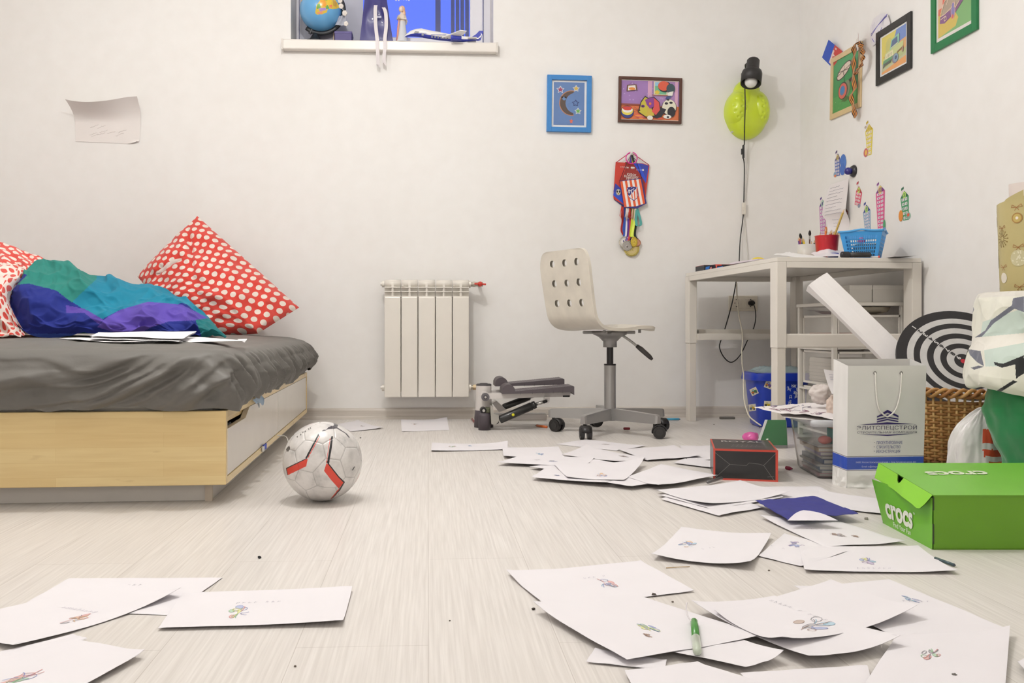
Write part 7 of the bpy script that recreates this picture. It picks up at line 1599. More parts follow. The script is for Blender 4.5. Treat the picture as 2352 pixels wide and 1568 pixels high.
# ================================================================== clear storage box with books inside
def storage():
    F = onZ(1873, 1101); Lb = onZ(1820, 1071); dv = (Lb-F).normalized(); wv = V((dv.y, -dv.x, 0)); wdt, dep, h = .19, .25, .182
    M = Matrix((wv, dv, V((0, 0, 1)))).transposed(); root = thing('storage_box', 'clear plastic storage box full of books behind the paper bag', 'storage box', loc=F+wv*wdt/2)
    def L(x, y, z): return F+M@V((x, y, z))
    def rect(ins, z, n=6, r=.018):
        P = []
        for cx, cy, a0 in ((wdt-ins-r, ins+r, -pi/2), (wdt-ins-r, dep-ins-r, 0), (ins+r, dep-ins-r, pi/2), (ins+r, ins+r, pi)):
            for i in range(n+1): a = a0+pi/2*i/n; P.append(L(cx+r*cos(a), cy+r*sin(a), z))
        return P
    def shell(layers, mb):
        m_ = len(layers[0]); fs = []; vs = [p for l in layers for p in l]
        for i in range(len(layers)-1):
            for k in range(m_): fs.append([i*m_+k, i*m_+(k+1) % m_, (i+1)*m_+(k+1) % m_, (i+1)*m_+k])
        mb.add(vs, fs, None, True)
    cl, nt, p, N, Lk = newmat('clear_plastic'); 
    tr = N('ShaderNodeBsdfTransparent'); tr.inputs[0].default_value = (.93, .94, .95, 1); gl = N('ShaderNodeBsdfGlossy'); gl.inputs['Roughness'].default_value = .12; df = N('ShaderNodeBsdfDiffuse'); df.inputs[0].default_value = (.8, .8, .8, 1)
    m1 = N('ShaderNodeMixShader'); m1.inputs[0].default_value = .12; Lk(tr.outputs[0], m1.inputs[1]); Lk(df.outputs[0], m1.inputs[2]); m2 = N('ShaderNodeMixShader'); fz = N('ShaderNodeFresnel'); fz.inputs[0].default_value = 1.4; Lk(fz.outputs[0], m2.inputs[0]); Lk(m1.outputs[0], m2.inputs[1]); Lk(gl.outputs[0], m2.inputs[2]); Lk(m2.outputs[0], nt.nodes['Material Output'].inputs['Surface'])
    mb = MB((225, 228, 232)); shell([rect(.022, .002), rect(.016, .0), rect(.010, .010), rect(-.008, h-.02)], mb); b = rect(.02, .002); mb.add(b, [list(range(len(b)))[::-1]]); obj('box_body', mb, cl, root)
    mb = MB((232, 234, 238)); shell([rect(-.008, h-.022), rect(-.016, h-.020), rect(-.018, h-.004), rect(-.014, h), rect(-.002, h), rect(-.002, h-.012)], mb); mb.bx((0, 0, 0), (0, 0, 0)) if False else None
    obj('rim', mb, paint(.2, var=.02, alpha=.75), root)
    G = 'books stacked inside the clear storage box'; rnd = random.Random(21); z = .004
    bk = [((226, 170, 176), .010, 'pale pink spiral notebook at the bottom of the box'), ((222, 218, 214), .008, 'white notebook above the pink one in the clear box'), ((96, 120, 150), .012, 'steel blue book low in the clear box'), ((226, 222, 214), .006, 'thin white booklet on the steel blue book'), ((70, 96, 140), .014, 'dark blue book in the middle of the box stack'), ((206, 200, 190), .007, 'grey booklet over the dark blue book'), ((150, 130, 170), .012, 'mauve book in the clear box'), ((196, 164, 130), .012, 'tan book near the top of the box stack'), ((230, 226, 220), .005, 'white sheet bundle on the tan book')]
    for i, (c, t, lb) in enumerate(bk):
        a = rnd.uniform(-.05, .05); R = M@rotz(a); cx, cy = wdt/2+rnd.uniform(-.006, .006), dep/2+rnd.uniform(-.01, .01); mb = MB(c)
        w_, d_ = .152+rnd.uniform(-.014, .006), .208+rnd.uniform(-.02, .006); o = L(cx, cy, z+t/2)
        mb.box(o+V((0, 0, t/2-.0008)), (w_, d_, .0016), R); mb.box(o-V((0, 0, t/2-.0008)), (w_, d_, .0016), R); mb.box(o, (w_-.006, d_-.006, t-.003), R, col=(232, 228, 218)); mb.box(o-R@V((w_/2-.001, 0, 0)), (.002, d_, t), R)
        solo('book', mb, lb, 'book', paint(.5, var=.05), G, origin=o-V((0, 0, t/2))); z += t+.0012
    mb = MB((44, 150, 140)); o = L(wdt*.58, dep*.35, z); mb.lathe([(0, 0), (.045, 0), (.047, .004), (.047, .048), (.044, .05), (0, .05)], o, n=32, col=[(40, 130, 120), (44, 150, 140), (44, 150, 140), (220, 130, 80), (200, 210, 206)]); solo('round_tin', mb, 'teal round tin with an orange stripe inside the clear box', 'tin', paint(.4))
    mb = MB((232, 120, 110)); mb.ball(L(wdt*.22, dep*.2, z+.014), (.02, .016, .013), 14, 8); mb.ball(L(wdt*.3, dep*.25, z+.012), .011, 12, 8); solo('pink_toy', mb, 'little coral pink toy inside the clear box', 'toy')
    # papers and a crumpled bag heaped over the box
    P4 = [atD(1733, 936, 2.72), atD(1800, 952, 2.66), atD(1918, 955, 2.60), atD(1912, 926, 2.85)]
    rows_ = [[(1733, 936, 2.78), (1790, 948, 2.70), (1850, 952, 2.68), (1918, 962, 2.64)], [(1740, 934, 2.82), (1795, 938, 2.78), (1850, 940, 2.78), (1918, 944, 2.74)], [(1790, 930, 2.92), (1830, 927, 2.92), (1870, 925, 2.92), (1918, 930, 2.9)]]
    RR = [[atD(*q) for q in r] for r in rows_]; mb = MB((238, 232, 232))
    def pf(u, v): return crs([crs(r, u) for r in RR], v)+V((0, 0, .004*fbm(V((u*5, v*4, 3)), 3)))
    mb.grid(pf, 30, 16); rnd = random.Random(9)
    for i in range(26):
        u, v = rnd.uniform(.1, .85), rnd.uniform(.15, .85); q = [pf(min(1, max(0, u+rnd.uniform(-.06, .06))), min(1, max(0, v+rnd.uniform(-.12, .12))))+V((0, 0, .0015)) for k in range(4)]; mb.tube(q, .0006, 4, col=rnd.choice([(170, 120, 140), (130, 126, 150), (180, 160, 160)]))
    solo('drawing_sheet', mb, 'sheet of coloured line drawings on top of the clear box', 'paper', paint(.7, var=.03))
    mb = MB((226, 220, 216)); mb.grid(lambda u, v: crs([crs([atD(*q) for q in r], u) for r in [[(1800, 955, 2.68), (1850, 960, 2.66), (1918, 966, 2.64)], [(1790, 944, 2.8), (1850, 944, 2.8), (1918, 946, 2.8)], [(1800, 935, 2.94), (1850, 932, 2.94), (1918, 932, 2.94)]]], v)-V((0, 0, .004)), 16, 10); solo('white_sheet', mb, 'plain white sheet under the drawings on the clear box', 'paper', paint(.7, var=.03))
    c = atD(1888, 905, 2.80)
    mb = blob(c, (.036, .030, .034), 5, .3, 5, 60, 40, (230, 220, 214)); solo('tissue', mb, 'crumpled white plastic wrapper standing on the papers beside the bag', 'wrapper', paint(.3, var=.06, alpha=.85))
    c2 = atD(1914, 935, 2.72); mb = blob(c2, (.018, .03, .034), 8, .3, 6, 40, 30, (216, 196, 182)); solo('tissue', mb, 'crumpled beige tissue wedged against the paper bag', 'tissue', paint(.6, var=.06))
    mb = MB((240, 236, 236)); A, B, C, D = atD(1892, 848, 2.72), atD(1923, 852, 2.72), atD(1925, 900, 2.69), atD(1911, 905, 2.69)
    mb.grid(lambda u, v: A.lerp(B, u).lerp(D.lerp(C, u), v)+V((0, .006*sin(v*3), 0)), 8, 10)
    for i in range(3): mb.tube([A.lerp(B, .3+.5*k/6).lerp(D.lerp(C, .3+.5*k/6), .2+.1*i)+V((0, -.001, 0)) for k in range(7)], .0006, 4, col=(170, 166, 180))
    solo('note_paper', mb, 'white note standing up between the clear box and the paper bag', 'paper', paint(.7, var=.02))
storage()

# ================================================================== green board, pink thing, black and red carton
A, B, C, D = atD(1740, 1013, 2.94), atD(1808, 1013, 2.90), atD(1806, 964, 3.0), atD(1757, 964, 3.03)
mb = MB((38, 96, 52)); n = (B-A).cross(D-A).normalized(); 
if n.y > 0: n = -n
vs = [A, B, C, D]; low = [onZ(1738, 1026, 0), onZ(1810, 1030, 0)]
A2, B2 = A-(D-A).normalized()*.022, B-(C-B).normalized()*.022
P4 = [A2, B2, C, D]
mb.add([p for p in P4]+[p-n*.012 for p in P4], [[0, 1, 2, 3], [7, 6, 5, 4], [0, 4, 5, 1], [1, 5, 6, 2], [2, 6, 7, 3], [3, 7, 4, 0]], [(38, 96, 52), (38, 96, 52)]+[(196, 196, 194)]*4)
S_ = (B2-A2).normalized()*.009; mb.add([A2+n*.0008, A2+S_+n*.0008, D+S_+n*.0008, D+n*.0008], [[0, 1, 2, 3]], (190, 190, 188))
p = P2(mb, A2.lerp(B2, .3)+(D-A2)*.22+n*.001, (B2-A2).normalized(), (D-A2).normalized()); p.N = n; p.ell(0, 0, .004, .004, (226, 222, 214), n=10)
solo('ring_binder', mb, 'dark green binder with a grey spine leaning behind the black carton', 'binder', paint(.45, var=.05))
mb = blob(onZ(1731, 1020)+V((0, .03, .023)), (.031, .031, .0235), 4, .15, 5, 40, 24, (226, 96, 170), flatz=.001); solo('pink_ball', mb, 'deflated shiny pink ball beside the green binder', 'ball', paint(.3, var=.06, coat=.4))
def carton():
    FL, FR = onZ(1638.5, 1101), onZ(1787, 1106.5); BR = onZ(1812, 1066); wv = (FR-FL); w = wv.length; wv.normalize(); dv = V((-wv.y, wv.x, 0)); d = .235; h = .094
    M = Matrix((wv, dv, V((0, 0, 1)))).transposed(); root = thing('carton', 'black cardboard carton with red edges on the floor', 'box', loc=(FL+FR)/2)
    def L(x, y, z): return FL+M@V((x, y, z))
    K, R_ = (36, 34, 34), (206, 72, 54)
    mb = MB(K); mb.box(L(w/2, d/2, h/2), (w, d, h), M, bev=.0015); e = .0055
    p = P2(mb, L(0, 0, 0), M@V((1, 0, 0)), V((0, 0, 1)))
    for r in ((0, 0, w, e), (0, h-e, w, h), (0, 0, e, h), (w-e*1.3, 0, w, h)): p.rect(*r, R_)
    for q in ([(e, h-.012), (.048, .048)], [(e, .006), (.048, .048)], [(.048, .048), (.096, .046), (.104, .054), (.132, .052), (.146, .048)], [(w-e, h-.008), (.146, .048)], [(w-e*2, .004), (.146, .048)]): p.line(q, .0007, (150, 144, 140))
    p.line([(w-.03, .014), (w-.012, .016)], .0006, (150, 146, 140))
    p = P2(mb, L(0, 0, h), M@V((1, 0, 0)), M@V((0, 1, 0)))
    for r in ((0, 0, w, e*1.2), (0, 0, e, d), (w-e, 0, w, d), (0, d-.004, w, d)): p.rect(*r, R_)
    p.rect(e, e*1.2, w-e, d-.004, (56, 50, 50)); p.poly([(w*.35, .10), (w*.75, .11), (w*.80, .05), (w*.5, .03), (w*.3, .05)], (70, 64, 64))
    for i in range(6): p.line([(w*.3+i*.014, .05), (w*.36+i*.014, .11)], .0012, (130, 124, 122))
    p.line([(w*.28, .06), (w*.82, .07)], .0016, (150, 144, 140)); p.line([(w*.32, .10), (w*.78, .105)], .0014, (140, 134, 130)); p.txt('ROYAL', w*.5, d*.70, .028, (214, 208, 204), 0, bold=.015)
    p = P2(mb, L(w, 0, 0), M@V((0, 1, 0)), V((0, 0, 1)))
    for r in ((0, 0, .004, h), (0, 0, d, .004), (0, h-.004, d, h)): p.rect(*r, R_)
    p.rect(.05, .02, .11, .075, (90, 84, 70)); p.rect(.055, .06, .10, .064, (206, 186, 90)); p.rect(.14, .02, .16, .08, (150, 130, 60)); p.rect(.01, .012, .022, .03, (200, 196, 190))
    obj('carton_body', mb, paint(.4, var=.06, coat=.2), root)
carton()
a, b = onZ(1806, 1078), onZ(1822, 1081); root = pencil(a+V((0, 0, .006)), b+V((0, 0, .006)), .006, (140, 30, 60), (90, 20, 40), 'fat wine-red crayon lying behind the black carton', 'crayon', None, (150, 40, 70), 10)

# ================================================================== green shoe box
def shoebox():
    FL = onZ(2142, 1262); BLb = onZ(2036, 1205); W0 = .36; h = .112
    dv = (BLb-FL); dv.z = 0; dv.normalize(); d = .25; wv = V((1, -.0527, 0)).normalized()
    root = thing('shoe_box', 'bright green cardboard shoe box with its lid flap ajar', 'box', loc=FL+wv*W0/2+dv*d/2); G, G2, GD = (112, 186, 42), (134, 206, 44), (84, 132, 16)
    def L(x, y, z): return FL+wv*x+dv*y+V((0, 0, z))
    cm = paint(.45, var=.04, coat=.15)
    mb = MB(G); t = .003
    def slab4(P, th, col=None, c2=None):
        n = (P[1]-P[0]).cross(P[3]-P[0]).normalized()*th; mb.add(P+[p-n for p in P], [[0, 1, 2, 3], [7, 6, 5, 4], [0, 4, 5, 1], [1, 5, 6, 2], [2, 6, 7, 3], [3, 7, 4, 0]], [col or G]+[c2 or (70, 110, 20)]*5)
    slab4([L(.002, 0, 0), L(W0, 0, 0), L(W0, 0, h), L(.002, 0, h)], t, (104, 160, 26))          # front
    slab4([L(W0, 0, 0), L(W0, d, 0), L(W0, d, h), L(W0, 0, h)], t); slab4([L(W0, d, 0), L(0, d, 0), L(0, d, h+.018), L(W0, d, h+.018)], t); slab4([L(0, 0, .001), L(0, d, .001), L(W0, d, .001), L(W0, 0, .001)], .001)
    # slots at the front left edge
    for z0, z1 in ((h*.74, h*.985), (.012, h*.48)): mb.box(L(.001, -.001, (z0+z1)/2), (.0022, .004, z1-z0), Matrix((wv, dv, V((0, 0, 1)))).transposed(), col=(40, 60, 14))
    obj('box_body', mb, cm, root)
    # left side panel, leaning outwards at the rear
    mb = MB(G)
    hb = lambda y: h*.70+.052*min(1, max(0, (y-.09)/.2))   # top edge of the outer panel
    out = lambda y, z: -.030*max(0, (y/d-.42)/.58)**1.2*(z/h)
    def pw(T, x):
        for (a, b), (c_, e_) in zip(T[:-1], T[1:]):
            if x <= c_: return b+(e_-b)*(x-a)/(c_-a)
        return T[-1][1]
    zt_ = [(0, .108), (.42, .090), (.54, .082), (.57, .086), (.59, .097), (.63, .100), (1, .104)]
    def pan(u, v):
        y = d*.985*u; z = pw(zt_, u)*v; return L(out(y, z)-.0005, y, z)
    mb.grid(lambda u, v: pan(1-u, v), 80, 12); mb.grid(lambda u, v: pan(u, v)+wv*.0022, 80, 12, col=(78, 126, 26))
    mb.grid(lambda u, v: pan(u, 1)+wv*.0022*v, 80, 1, col=(90, 150, 30))
    def ptx(t_, y, z, s_, bold, sx):
        def bend(p):
            q = p-FL; yy = q.dot(dv); return L(out(yy, p.z)-.0022, yy, p.z)
        mb.text(t_, L(0, y, z), -dv, V((0, 0, 1)), s_, (236, 240, 226), 'CENTER', sx, bold=bold, bendf=bend)
    ptx('crocs', .150, .024, .046, .035, .86); ptx('™', .082, .052, .008, 0, 1); ptx('Find Your Fun', .140, .007, .011, .008, .95)
    obj('side_panel', mb, cm, root)
    # lid with its own side flap, rounded corner and thumb notch
    mb = MB((120, 190, 60)); z1 = h+.0025; z2 = h+.029; dl = d*1.03
    LP = [L(0, -.002, z1), L(W0+.002, -.002, z1), L(W0+.002, dl, z2), L(-.006, dl, z2)]
    def lid(u, v): return LP[0].lerp(LP[1], u).lerp(LP[3].lerp(LP[2], u), v)+V((0, 0, .003*sin(pi*v)*sin(pi*u)))
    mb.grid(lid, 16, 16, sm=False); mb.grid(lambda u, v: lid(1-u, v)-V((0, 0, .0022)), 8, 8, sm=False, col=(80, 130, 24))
    e = [lid(i/16, 0) for i in range(17)]; mb.add(e+[q-V((0, 0, .0025)) for q in e], [[i+1, i, 17+i, 18+i] for i in range(16)], (110, 170, 40))
    O = lid(.40, .40)+V((0, 0, .0012)); U = (lid(.4, .6)-O)
    mb.text('crocs', lid(.36, .66)+V((0, 0, .0012)), lid(.2, .66)-lid(.36, .66), lid(.36, .45)-lid(.36, .66), .040, (226, 236, 206), 'CENTER', 1.1, bold=.03)
    lid_o = obj('lid', mb, cm, root)
    mb = MB(G2)
    lo_ = [(0, 0), (.02, .010), (.05, .024), (.09, .035), (.14, .038), (.22, .036), (.45, .034), (1, .036)]; hi_ = [(0, 0), (.50, 0), (.53, .012), (.56, .0165), (.59, .012), (.61, 0), (1, 0)]
    def flp(u, v):
        k = pw(hi_, u)+(max(pw(lo_, u), pw(hi_, u)+.0005)-pw(hi_, u))*(1-v); return lid(0, u)+V((0, 0, -k))-wv*((.016-.007*min(1, max(0, (u-.42)/.2)))*k/.036+.0012)
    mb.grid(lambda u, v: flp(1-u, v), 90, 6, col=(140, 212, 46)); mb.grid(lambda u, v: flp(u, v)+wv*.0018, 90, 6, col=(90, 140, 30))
    obj('lid_flap', mb, cm, root)
    mb = MB((16, 14, 12)); mb.add([L(.006, .10, .02), L(.006, .235, .02), L(.006, .235, h), L(.006, .10, h)], [[0, 1, 2, 3]]); obj('inner_shade_sheet', mb, paint(.9), root)  # black sheet standing in for the shade inside the box
shoebox()
# ================================================================== football
def football():
    D = 2.345; q = atD(741, 1057.5, D); r = .105; c = V((q.x, q.y, r)); vd = (CAM-c).normalized(); X = V((0, 0, 1)).cross(vd).normalized(); Yv = vd.cross(X); k = 6.535
    # icosahedron dual: truncated pattern seams
    ph = (1+5**.5)/2; ico = [V(p).normalized() for p in ((0, 1, ph), (0, 1, -ph), (0, -1, ph), (0, -1, -ph), (1, ph, 0), (1, -ph, 0), (-1, ph, 0), (-1, -ph, 0), (ph, 0, 1), (ph, 0, -1), (-ph, 0, 1), (-ph, 0, -1))]
    Rm = Matrix.Rotation(.5, 3, 'X') @ Matrix.Rotation(.35, 3, 'Y') @ Matrix.Rotation(.2, 3, 'Z'); ico = [Rm@p for p in ico]
    fc = []
    for i in range(12):
        for j in range(i):
            for l in range(j):
                if (ico[i]-ico[j]).length < 1.1 and (ico[j]-ico[l]).length < 1.1 and (ico[i]-ico[l]).length < 1.1: fc.append((ico[i]+ico[j]+ico[l]).normalized())
    cells = [(p, 0.955) for p in ico]+[(p, 1.0) for p in fc]
    S = lambda P: [((x-662)/588, -(y-762)/588) for x, y in P]     # disc coordinates from the close-up
    RED, BK, GR = (222, 70, 52), (40, 38, 40), (150, 148, 146)
    shp = [(S([(605, 370), (625, 395), (540, 560), (455, 715), (440, 735), (430, 830), (160, 950), (135, 850), (415, 715), (520, 520)]), None),
           (S([(600, 365), (612, 390), (450, 705), (440, 715), (415, 715), (520, 520)]), BK), (S([(622, 392), (626, 402), (550, 545), (458, 715), (448, 715), (540, 540)]), RED), (S([(140, 853), (455, 718), (430, 830), (155, 955)]), RED), (S([(132, 850), (440, 712), (442, 722), (142, 862)]), BK), (S([(132, 850), (142, 852), (165, 950), (155, 955)]), BK),
           (S([(785, 410), (812, 405), (795, 560), (775, 670), (752, 805), (722, 790), (750, 640)]), BK), (S([(765, 440), (776, 435), (740, 640), (720, 790), (712, 785), (740, 600)]), RED), (S([(715, 795), (752, 815), (890, 985), (968, 1075), (895, 1165), (780, 1030), (682, 900)]), RED), (S([(725, 790), (752, 800), (895, 985), (982, 1072), (975, 1085), (955, 1075), (885, 1000)]), BK),
           (S([(962, 1078), (982, 1075), (915, 1190), (810, 1310), (780, 1320), (900, 1165)]), BK), (S([(895, 1165), (905, 1175), (830, 1270), (780, 1318), (772, 1318), (850, 1220)]), RED),
           (S([(1235, 910), (1222, 960), (1150, 1080), (1120, 1130), (1190, 1000)]), RED),
           (S([(650, 322), (680, 308), (715, 308), (745, 270), (790, 250), (830, 240), (820, 200), (880, 205), (890, 240), (875, 270), (960, 330), (1020, 370), (1058, 425), (1045, 432), (990, 365), (900, 310), (870, 290), (800, 295), (740, 302), (700, 322), (660, 330)]), (72, 68, 74)),
           (S([(130, 575), (175, 515), (195, 560), (170, 610), (140, 610)]), (90, 86, 84)), (S([(1085, 905), (1120, 850), (1130, 856), (1098, 910)]), BK)]
    let = [(S([(x, y), (x+14, y-12), (x+22, y+10), (x+8, y+22)]), (120, 116, 112)) for x, y in ((285, 395), (335, 365), (365, 330), (400, 318), (450, 285), (475, 270))]
    shp = [a for a in shp if a[1]]+let
    nu, nv = 640, 320; mb = MB(); spots = [(S([(590, 1050)])[0], .16), (S([(960, 470)])[0], .13), (S([(650, 650)])[0], .10), (S([(1090, 890)])[0], .10), (S([(240, 620)])[0], .10)]
    def pos(u, v): t = pi*v; a = 2*pi*u; return X*(sin(t)*cos(a))+Yv*(sin(t)*sin(a))+vd*cos(t)
    def f(u, v):
        p = pos(u, v); ds = sorted(((p.dot(a)*w) for a, w in cells), reverse=True)[:2]; g = ds[0]-ds[1]
        return c+p*(r-.0011*math.exp(-(g/.012)**2))
    def col(u, v):
        p = pos(u, v); a, b, z = p.dot(X), p.dot(Yv), p.dot(vd)
        if z > 0:
            # perspective: picture plane radius
            a, b = a*1.0, b*1.0
            for P, cl in shp[::-1]:
                if inpoly(a, b, P): return cl
        ds = sorted(((p.dot(q)*w) for q, w in cells), reverse=True)[:2]; g = ds[0]-ds[1]
        base = 226+6*fbm(p*6, 3); dirt = max(0, fbm(p*3.1+V((4, 1, 2)), 4))*26
        for (sx, sy), rr in spots:
            if z > 0: dirt += 46*math.exp(-(((a-sx)**2+(b-sy)**2)/rr**2))*(.6+.4*fbm(p*14, 3))
        m_ = int(max(100, base-dirt)); 
        if g < .007: m_ = int(m_*.87)
        m_ -= m_ % 4
        return (m_, int(m_*.985), int(m_*.97))
    mb.grid(lambda u, v: f(u, v*.999+.0005), nu, nv, col=col, closeu=True)
    mb.f = [x[::-1] for x in mb.f]
    solo('football', mb, 'scuffed white football with red and black zigzag stripes on the floor', 'ball', paint(.3, var=.03, coat=.25))
football()

# ================================================================== sheets of paper on the floor
INK = {'b': (110, 124, 190), 'y': (214, 214, 90), 'r': (206, 110, 104), 'o': (230, 160, 90), 'g': (120, 176, 120), 'k': (120, 112, 120), 'p': (150, 120, 170), 'c': (120, 176, 206), 'n': (150, 110, 90)}
PZ = [0.0]
def sheet_(P, label, draw=None, txt=None, seed=0, curl=(0, 0, 0, 0), z=None, wav=.0016, col=(236, 232, 235), tc=(176, 170, 186)):
    """P: pixel corners far-left, far-right, near-right, near-left; draw: (px, py, colours, size m); txt: (px,py,len m,string)"""
    Q = [onZ(x, y, .001) for x, y in P]
    if z is None: z = .0006+PZ[0]; PZ[0] += .0011
    rnd = random.Random(seed*13+5); w = [rnd.uniform(-1, 1) for _ in range(4)]
    def g(u, v):
        p = Q[3].lerp(Q[2], u).lerp(Q[0].lerp(Q[1], u), v)
        h = 0
        for (cu, cv), k in zip(((0, 1), (1, 1), (1, 0), (0, 0)), curl):
            if k: d = max(0, 1-((u-cu)**2+(v-cv)**2)**.5/.5); h += .72*abs(k)*d**2.2
        h += wav*(1+fbm(V((u*2.2+seed*3, v*2.2, seed)), 2))
        ed = max(0, (abs(u-.5)-.42)/.08)**2*w[0]*.0016+max(0, (abs(v-.5)-.42)/.08)**2*w[1]*.0016
        return V((p.x, p.y, z+max(0, h+ed)))
    mb = MB(col); mb.grid(g, 22, 16); mb.grid(lambda u, v: g(1-u, v)-V((0, 0, .0004)), 22, 16, col=(226, 222, 226))
    def inv(px, py):
        T = onZ(px, py, z); best = (9, .5, .5)
        u, v = .5, .5
        for _ in range(12):
            p = g(u, v); e = 1e-3; pu = (g(min(1, u+e), v)-g(u-e, v))/(2*e); pv = (g(u, min(1, v+e))-g(u, v-e))/(2*e); d = T-p
            det = pu.x*pv.y-pu.y*pv.x; u += (d.x*pv.y-d.y*pv.x)/det; v += (pu.x*d.y-pu.y*d.x)/det; u = min(.97, max(.03, u)); v = min(.97, max(.03, v))
        return u, v
    Lu = (Q[2]-Q[3]).length; Lv = (Q[0]-Q[3]).length
    def stroke(pts, wd, cl, e):
        W = [g(min(.99, max(.01, u)), min(.99, max(.01, v)))+V((0, 0, e)) for u, v in pts]; vs = []
        for i in range(len(W)):
            t = W[min(i+1, len(W)-1)]-W[max(i-1, 0)]; b = V((-t.y, t.x, 0)); b = b.normalized() if b.length > 1e-9 else V((1, 0, 0)); vs += [W[i]-b*wd/2, W[i]+b*wd/2]
        mb.add(vs, [[2*i, 2*i+2, 2*i+3, 2*i+1] for i in range(len(W)-1)], cl)
    if draw:
        for dr in (draw if isinstance(draw, list) else [draw]):
            px, py, cs, s = dr; s *= .62; u0, v0 = inv(px, py); e = .00025
            for k in range(7):
                cl = INK[cs[k % len(cs)]]; a = rnd.uniform(0, 2*pi); rr = rnd.uniform(.2, .85)*s; cu, cv = u0+rr*cos(a)/Lu, v0+rr*sin(a)*1.6/Lv; n = 9; ra, rb = rnd.uniform(.16, .36)*s, rnd.uniform(.1, .24)*s; th = rnd.uniform(0, pi)
                pts = [(cu+(ra*cos(t)*cos(th)-rb*sin(t)*sin(th))/Lu, cv+2.0*(ra*cos(t)*sin(th)+rb*sin(t)*cos(th))/Lv) for t in [2*pi*i/n for i in range(n+1)]]
                if k < 4:
                    lt = tuple(int(c_*.42+238*.58) for c_ in cl); mb.add([g(min(.99, max(.01, u)), min(.99, max(.01, v)))+V((0, 0, e)) for u, v in pts[:-1]], [list(range(n))], lt); e += .00004
                stroke(pts, .0011, tuple(int(c_*.62+80) for c_ in cl), e); e += .00004
            for k in range(6):
                a = rnd.uniform(0, 2*pi); pts = [(u0+s*t*cos(a+t*.6)/Lu, v0+s*t*sin(a+t*.6)*1.9/Lv) for t in (.15, .35, .55, .75)]; stroke(pts, .0012, tuple(int(c_*.66+74) for c_ in INK[cs[k % len(cs)]]), e); e += .00004
    if txt:
        px, py, L, a = txt; u0, v0 = inv(px, py); n = max(3, int(L/.009))
        for k in range(n):
            if rnd.random() < .16: continue
            b = L*(k/n-.5); h = .009; pts = [(u0+(b*cos(a)-hh*sin(a)+o)/Lu, v0+(b*sin(a)+hh*cos(a))/Lv) for o, hh in ((0, 0), (.0015, rnd.uniform(.6, 1)*h), (.003, rnd.uniform(0, .5)*h), (.0045, rnd.uniform(.2, 1)*h))]; stroke(pts, .0008, tc, .0007)
    return solo('paper_sheet', mb, label, 'paper', paint(.75, var=.015), 'white sheets scattered on the floor')
S = sheet_
# by the wall
S([(775, 974), (823, 966), (881, 984), (806, 991)], 'small paper just behind the football', (832, 979, 'nk', .022), seed=1, curl=(.0, .004, .012, 0), z=.0006)
S([(921, 966), (1027, 962), (1032, 987), (923, 991)], 'paper lying alone below the radiator', (952, 975, 'kn', .03), seed=2, curl=(.012, .016, 0, .004), z=.0006)
S([(992, 1019), (1166, 1020), (1167, 1033), (990, 1037)], 'paper in front of the exerciser, left end of the far row', [(1042, 1026, 'gn', .03), (1080, 1025, 'bc', .02)], seed=3, curl=(.006, .018, .004, .006), z=.0006)
PZ[0] = .0004
# middle heap
S([(1280, 1020), (1348, 1009), (1484, 1025), (1416, 1035)], 'paper below the front castor of the swivel chair', (1390, 1021, 'nk', .02), seed=4, curl=(0, .0, .006, 0))
S([(1560, 1024), (1640, 1025), (1648, 1056), (1580, 1058)], 'paper half behind the black carton, left of it', None, (1600, 1036, .08, .1), seed=5, curl=(0, .004, .004, 0))
S([(1547, 1065), (1573, 1056), (1648, 1060), (1642, 1077)], 'narrow paper edge peeking out left of the black carton', None, seed=6)
S([(1154, 1031), (1283, 1030), (1298, 1054), (1157, 1053)], 'paper at the upper left of the middle heap', (1240, 1043, 'bc', .028), seed=7, curl=(0, .004, 0, .006))
S([(1421, 1035), (1549, 1027), (1612, 1052), (1486, 1060)], 'blank paper in the middle row between chair and carton', None, (1470, 1048, .02, 0), seed=8, curl=(0, .004, .010, 0))
S([(1290, 1048), (1346, 1029), (1484, 1057), (1420, 1066)], 'paper with a grey doodle below the chair, middle of the heap', (1432, 1049, 'kn', .022), seed=9, curl=(0, .012, .004, .006))
S([(1215, 1077), (1345, 1057), (1434, 1071), (1300, 1091)], 'blank paper half under the doodle sheet of the middle heap', None, seed=10)
S([(1141, 1069), (1204, 1049), (1366, 1057), (1344, 1077)], 'leftmost paper of the middle heap, with small grey figures', [(1268, 1060, 'bk', .022), (1235, 1057, 'k', .012)], seed=11, curl=(.004, 0, .004, .004))
S([(1221, 1103), (1250, 1084), (1424, 1098), (1392, 1119)], 'paper under the curled doodle sheet, lower left of the middle heap', (1278, 1093, 'bk', .012), seed=12, curl=(0, 0, 0, .006))
S([(1390, 1117), (1460, 1098), (1524, 1114), (1450, 1126)], 'paper corner sticking out below the middle heap', None, seed=13)
S([(1272, 1074), (1480, 1069), (1434, 1114), (1303, 1107)], 'paper with an orange doodle and upturned corner in the middle heap', (1380, 1092, 'ob', .03), seed=14, curl=(.004, .022, .006, .006))
S([(1440, 1104), (1519, 1076), (1652, 1100), (1512, 1128)], 'blank paper reaching towards the grey marker', None, seed=15, curl=(0, .006, .002, .010))
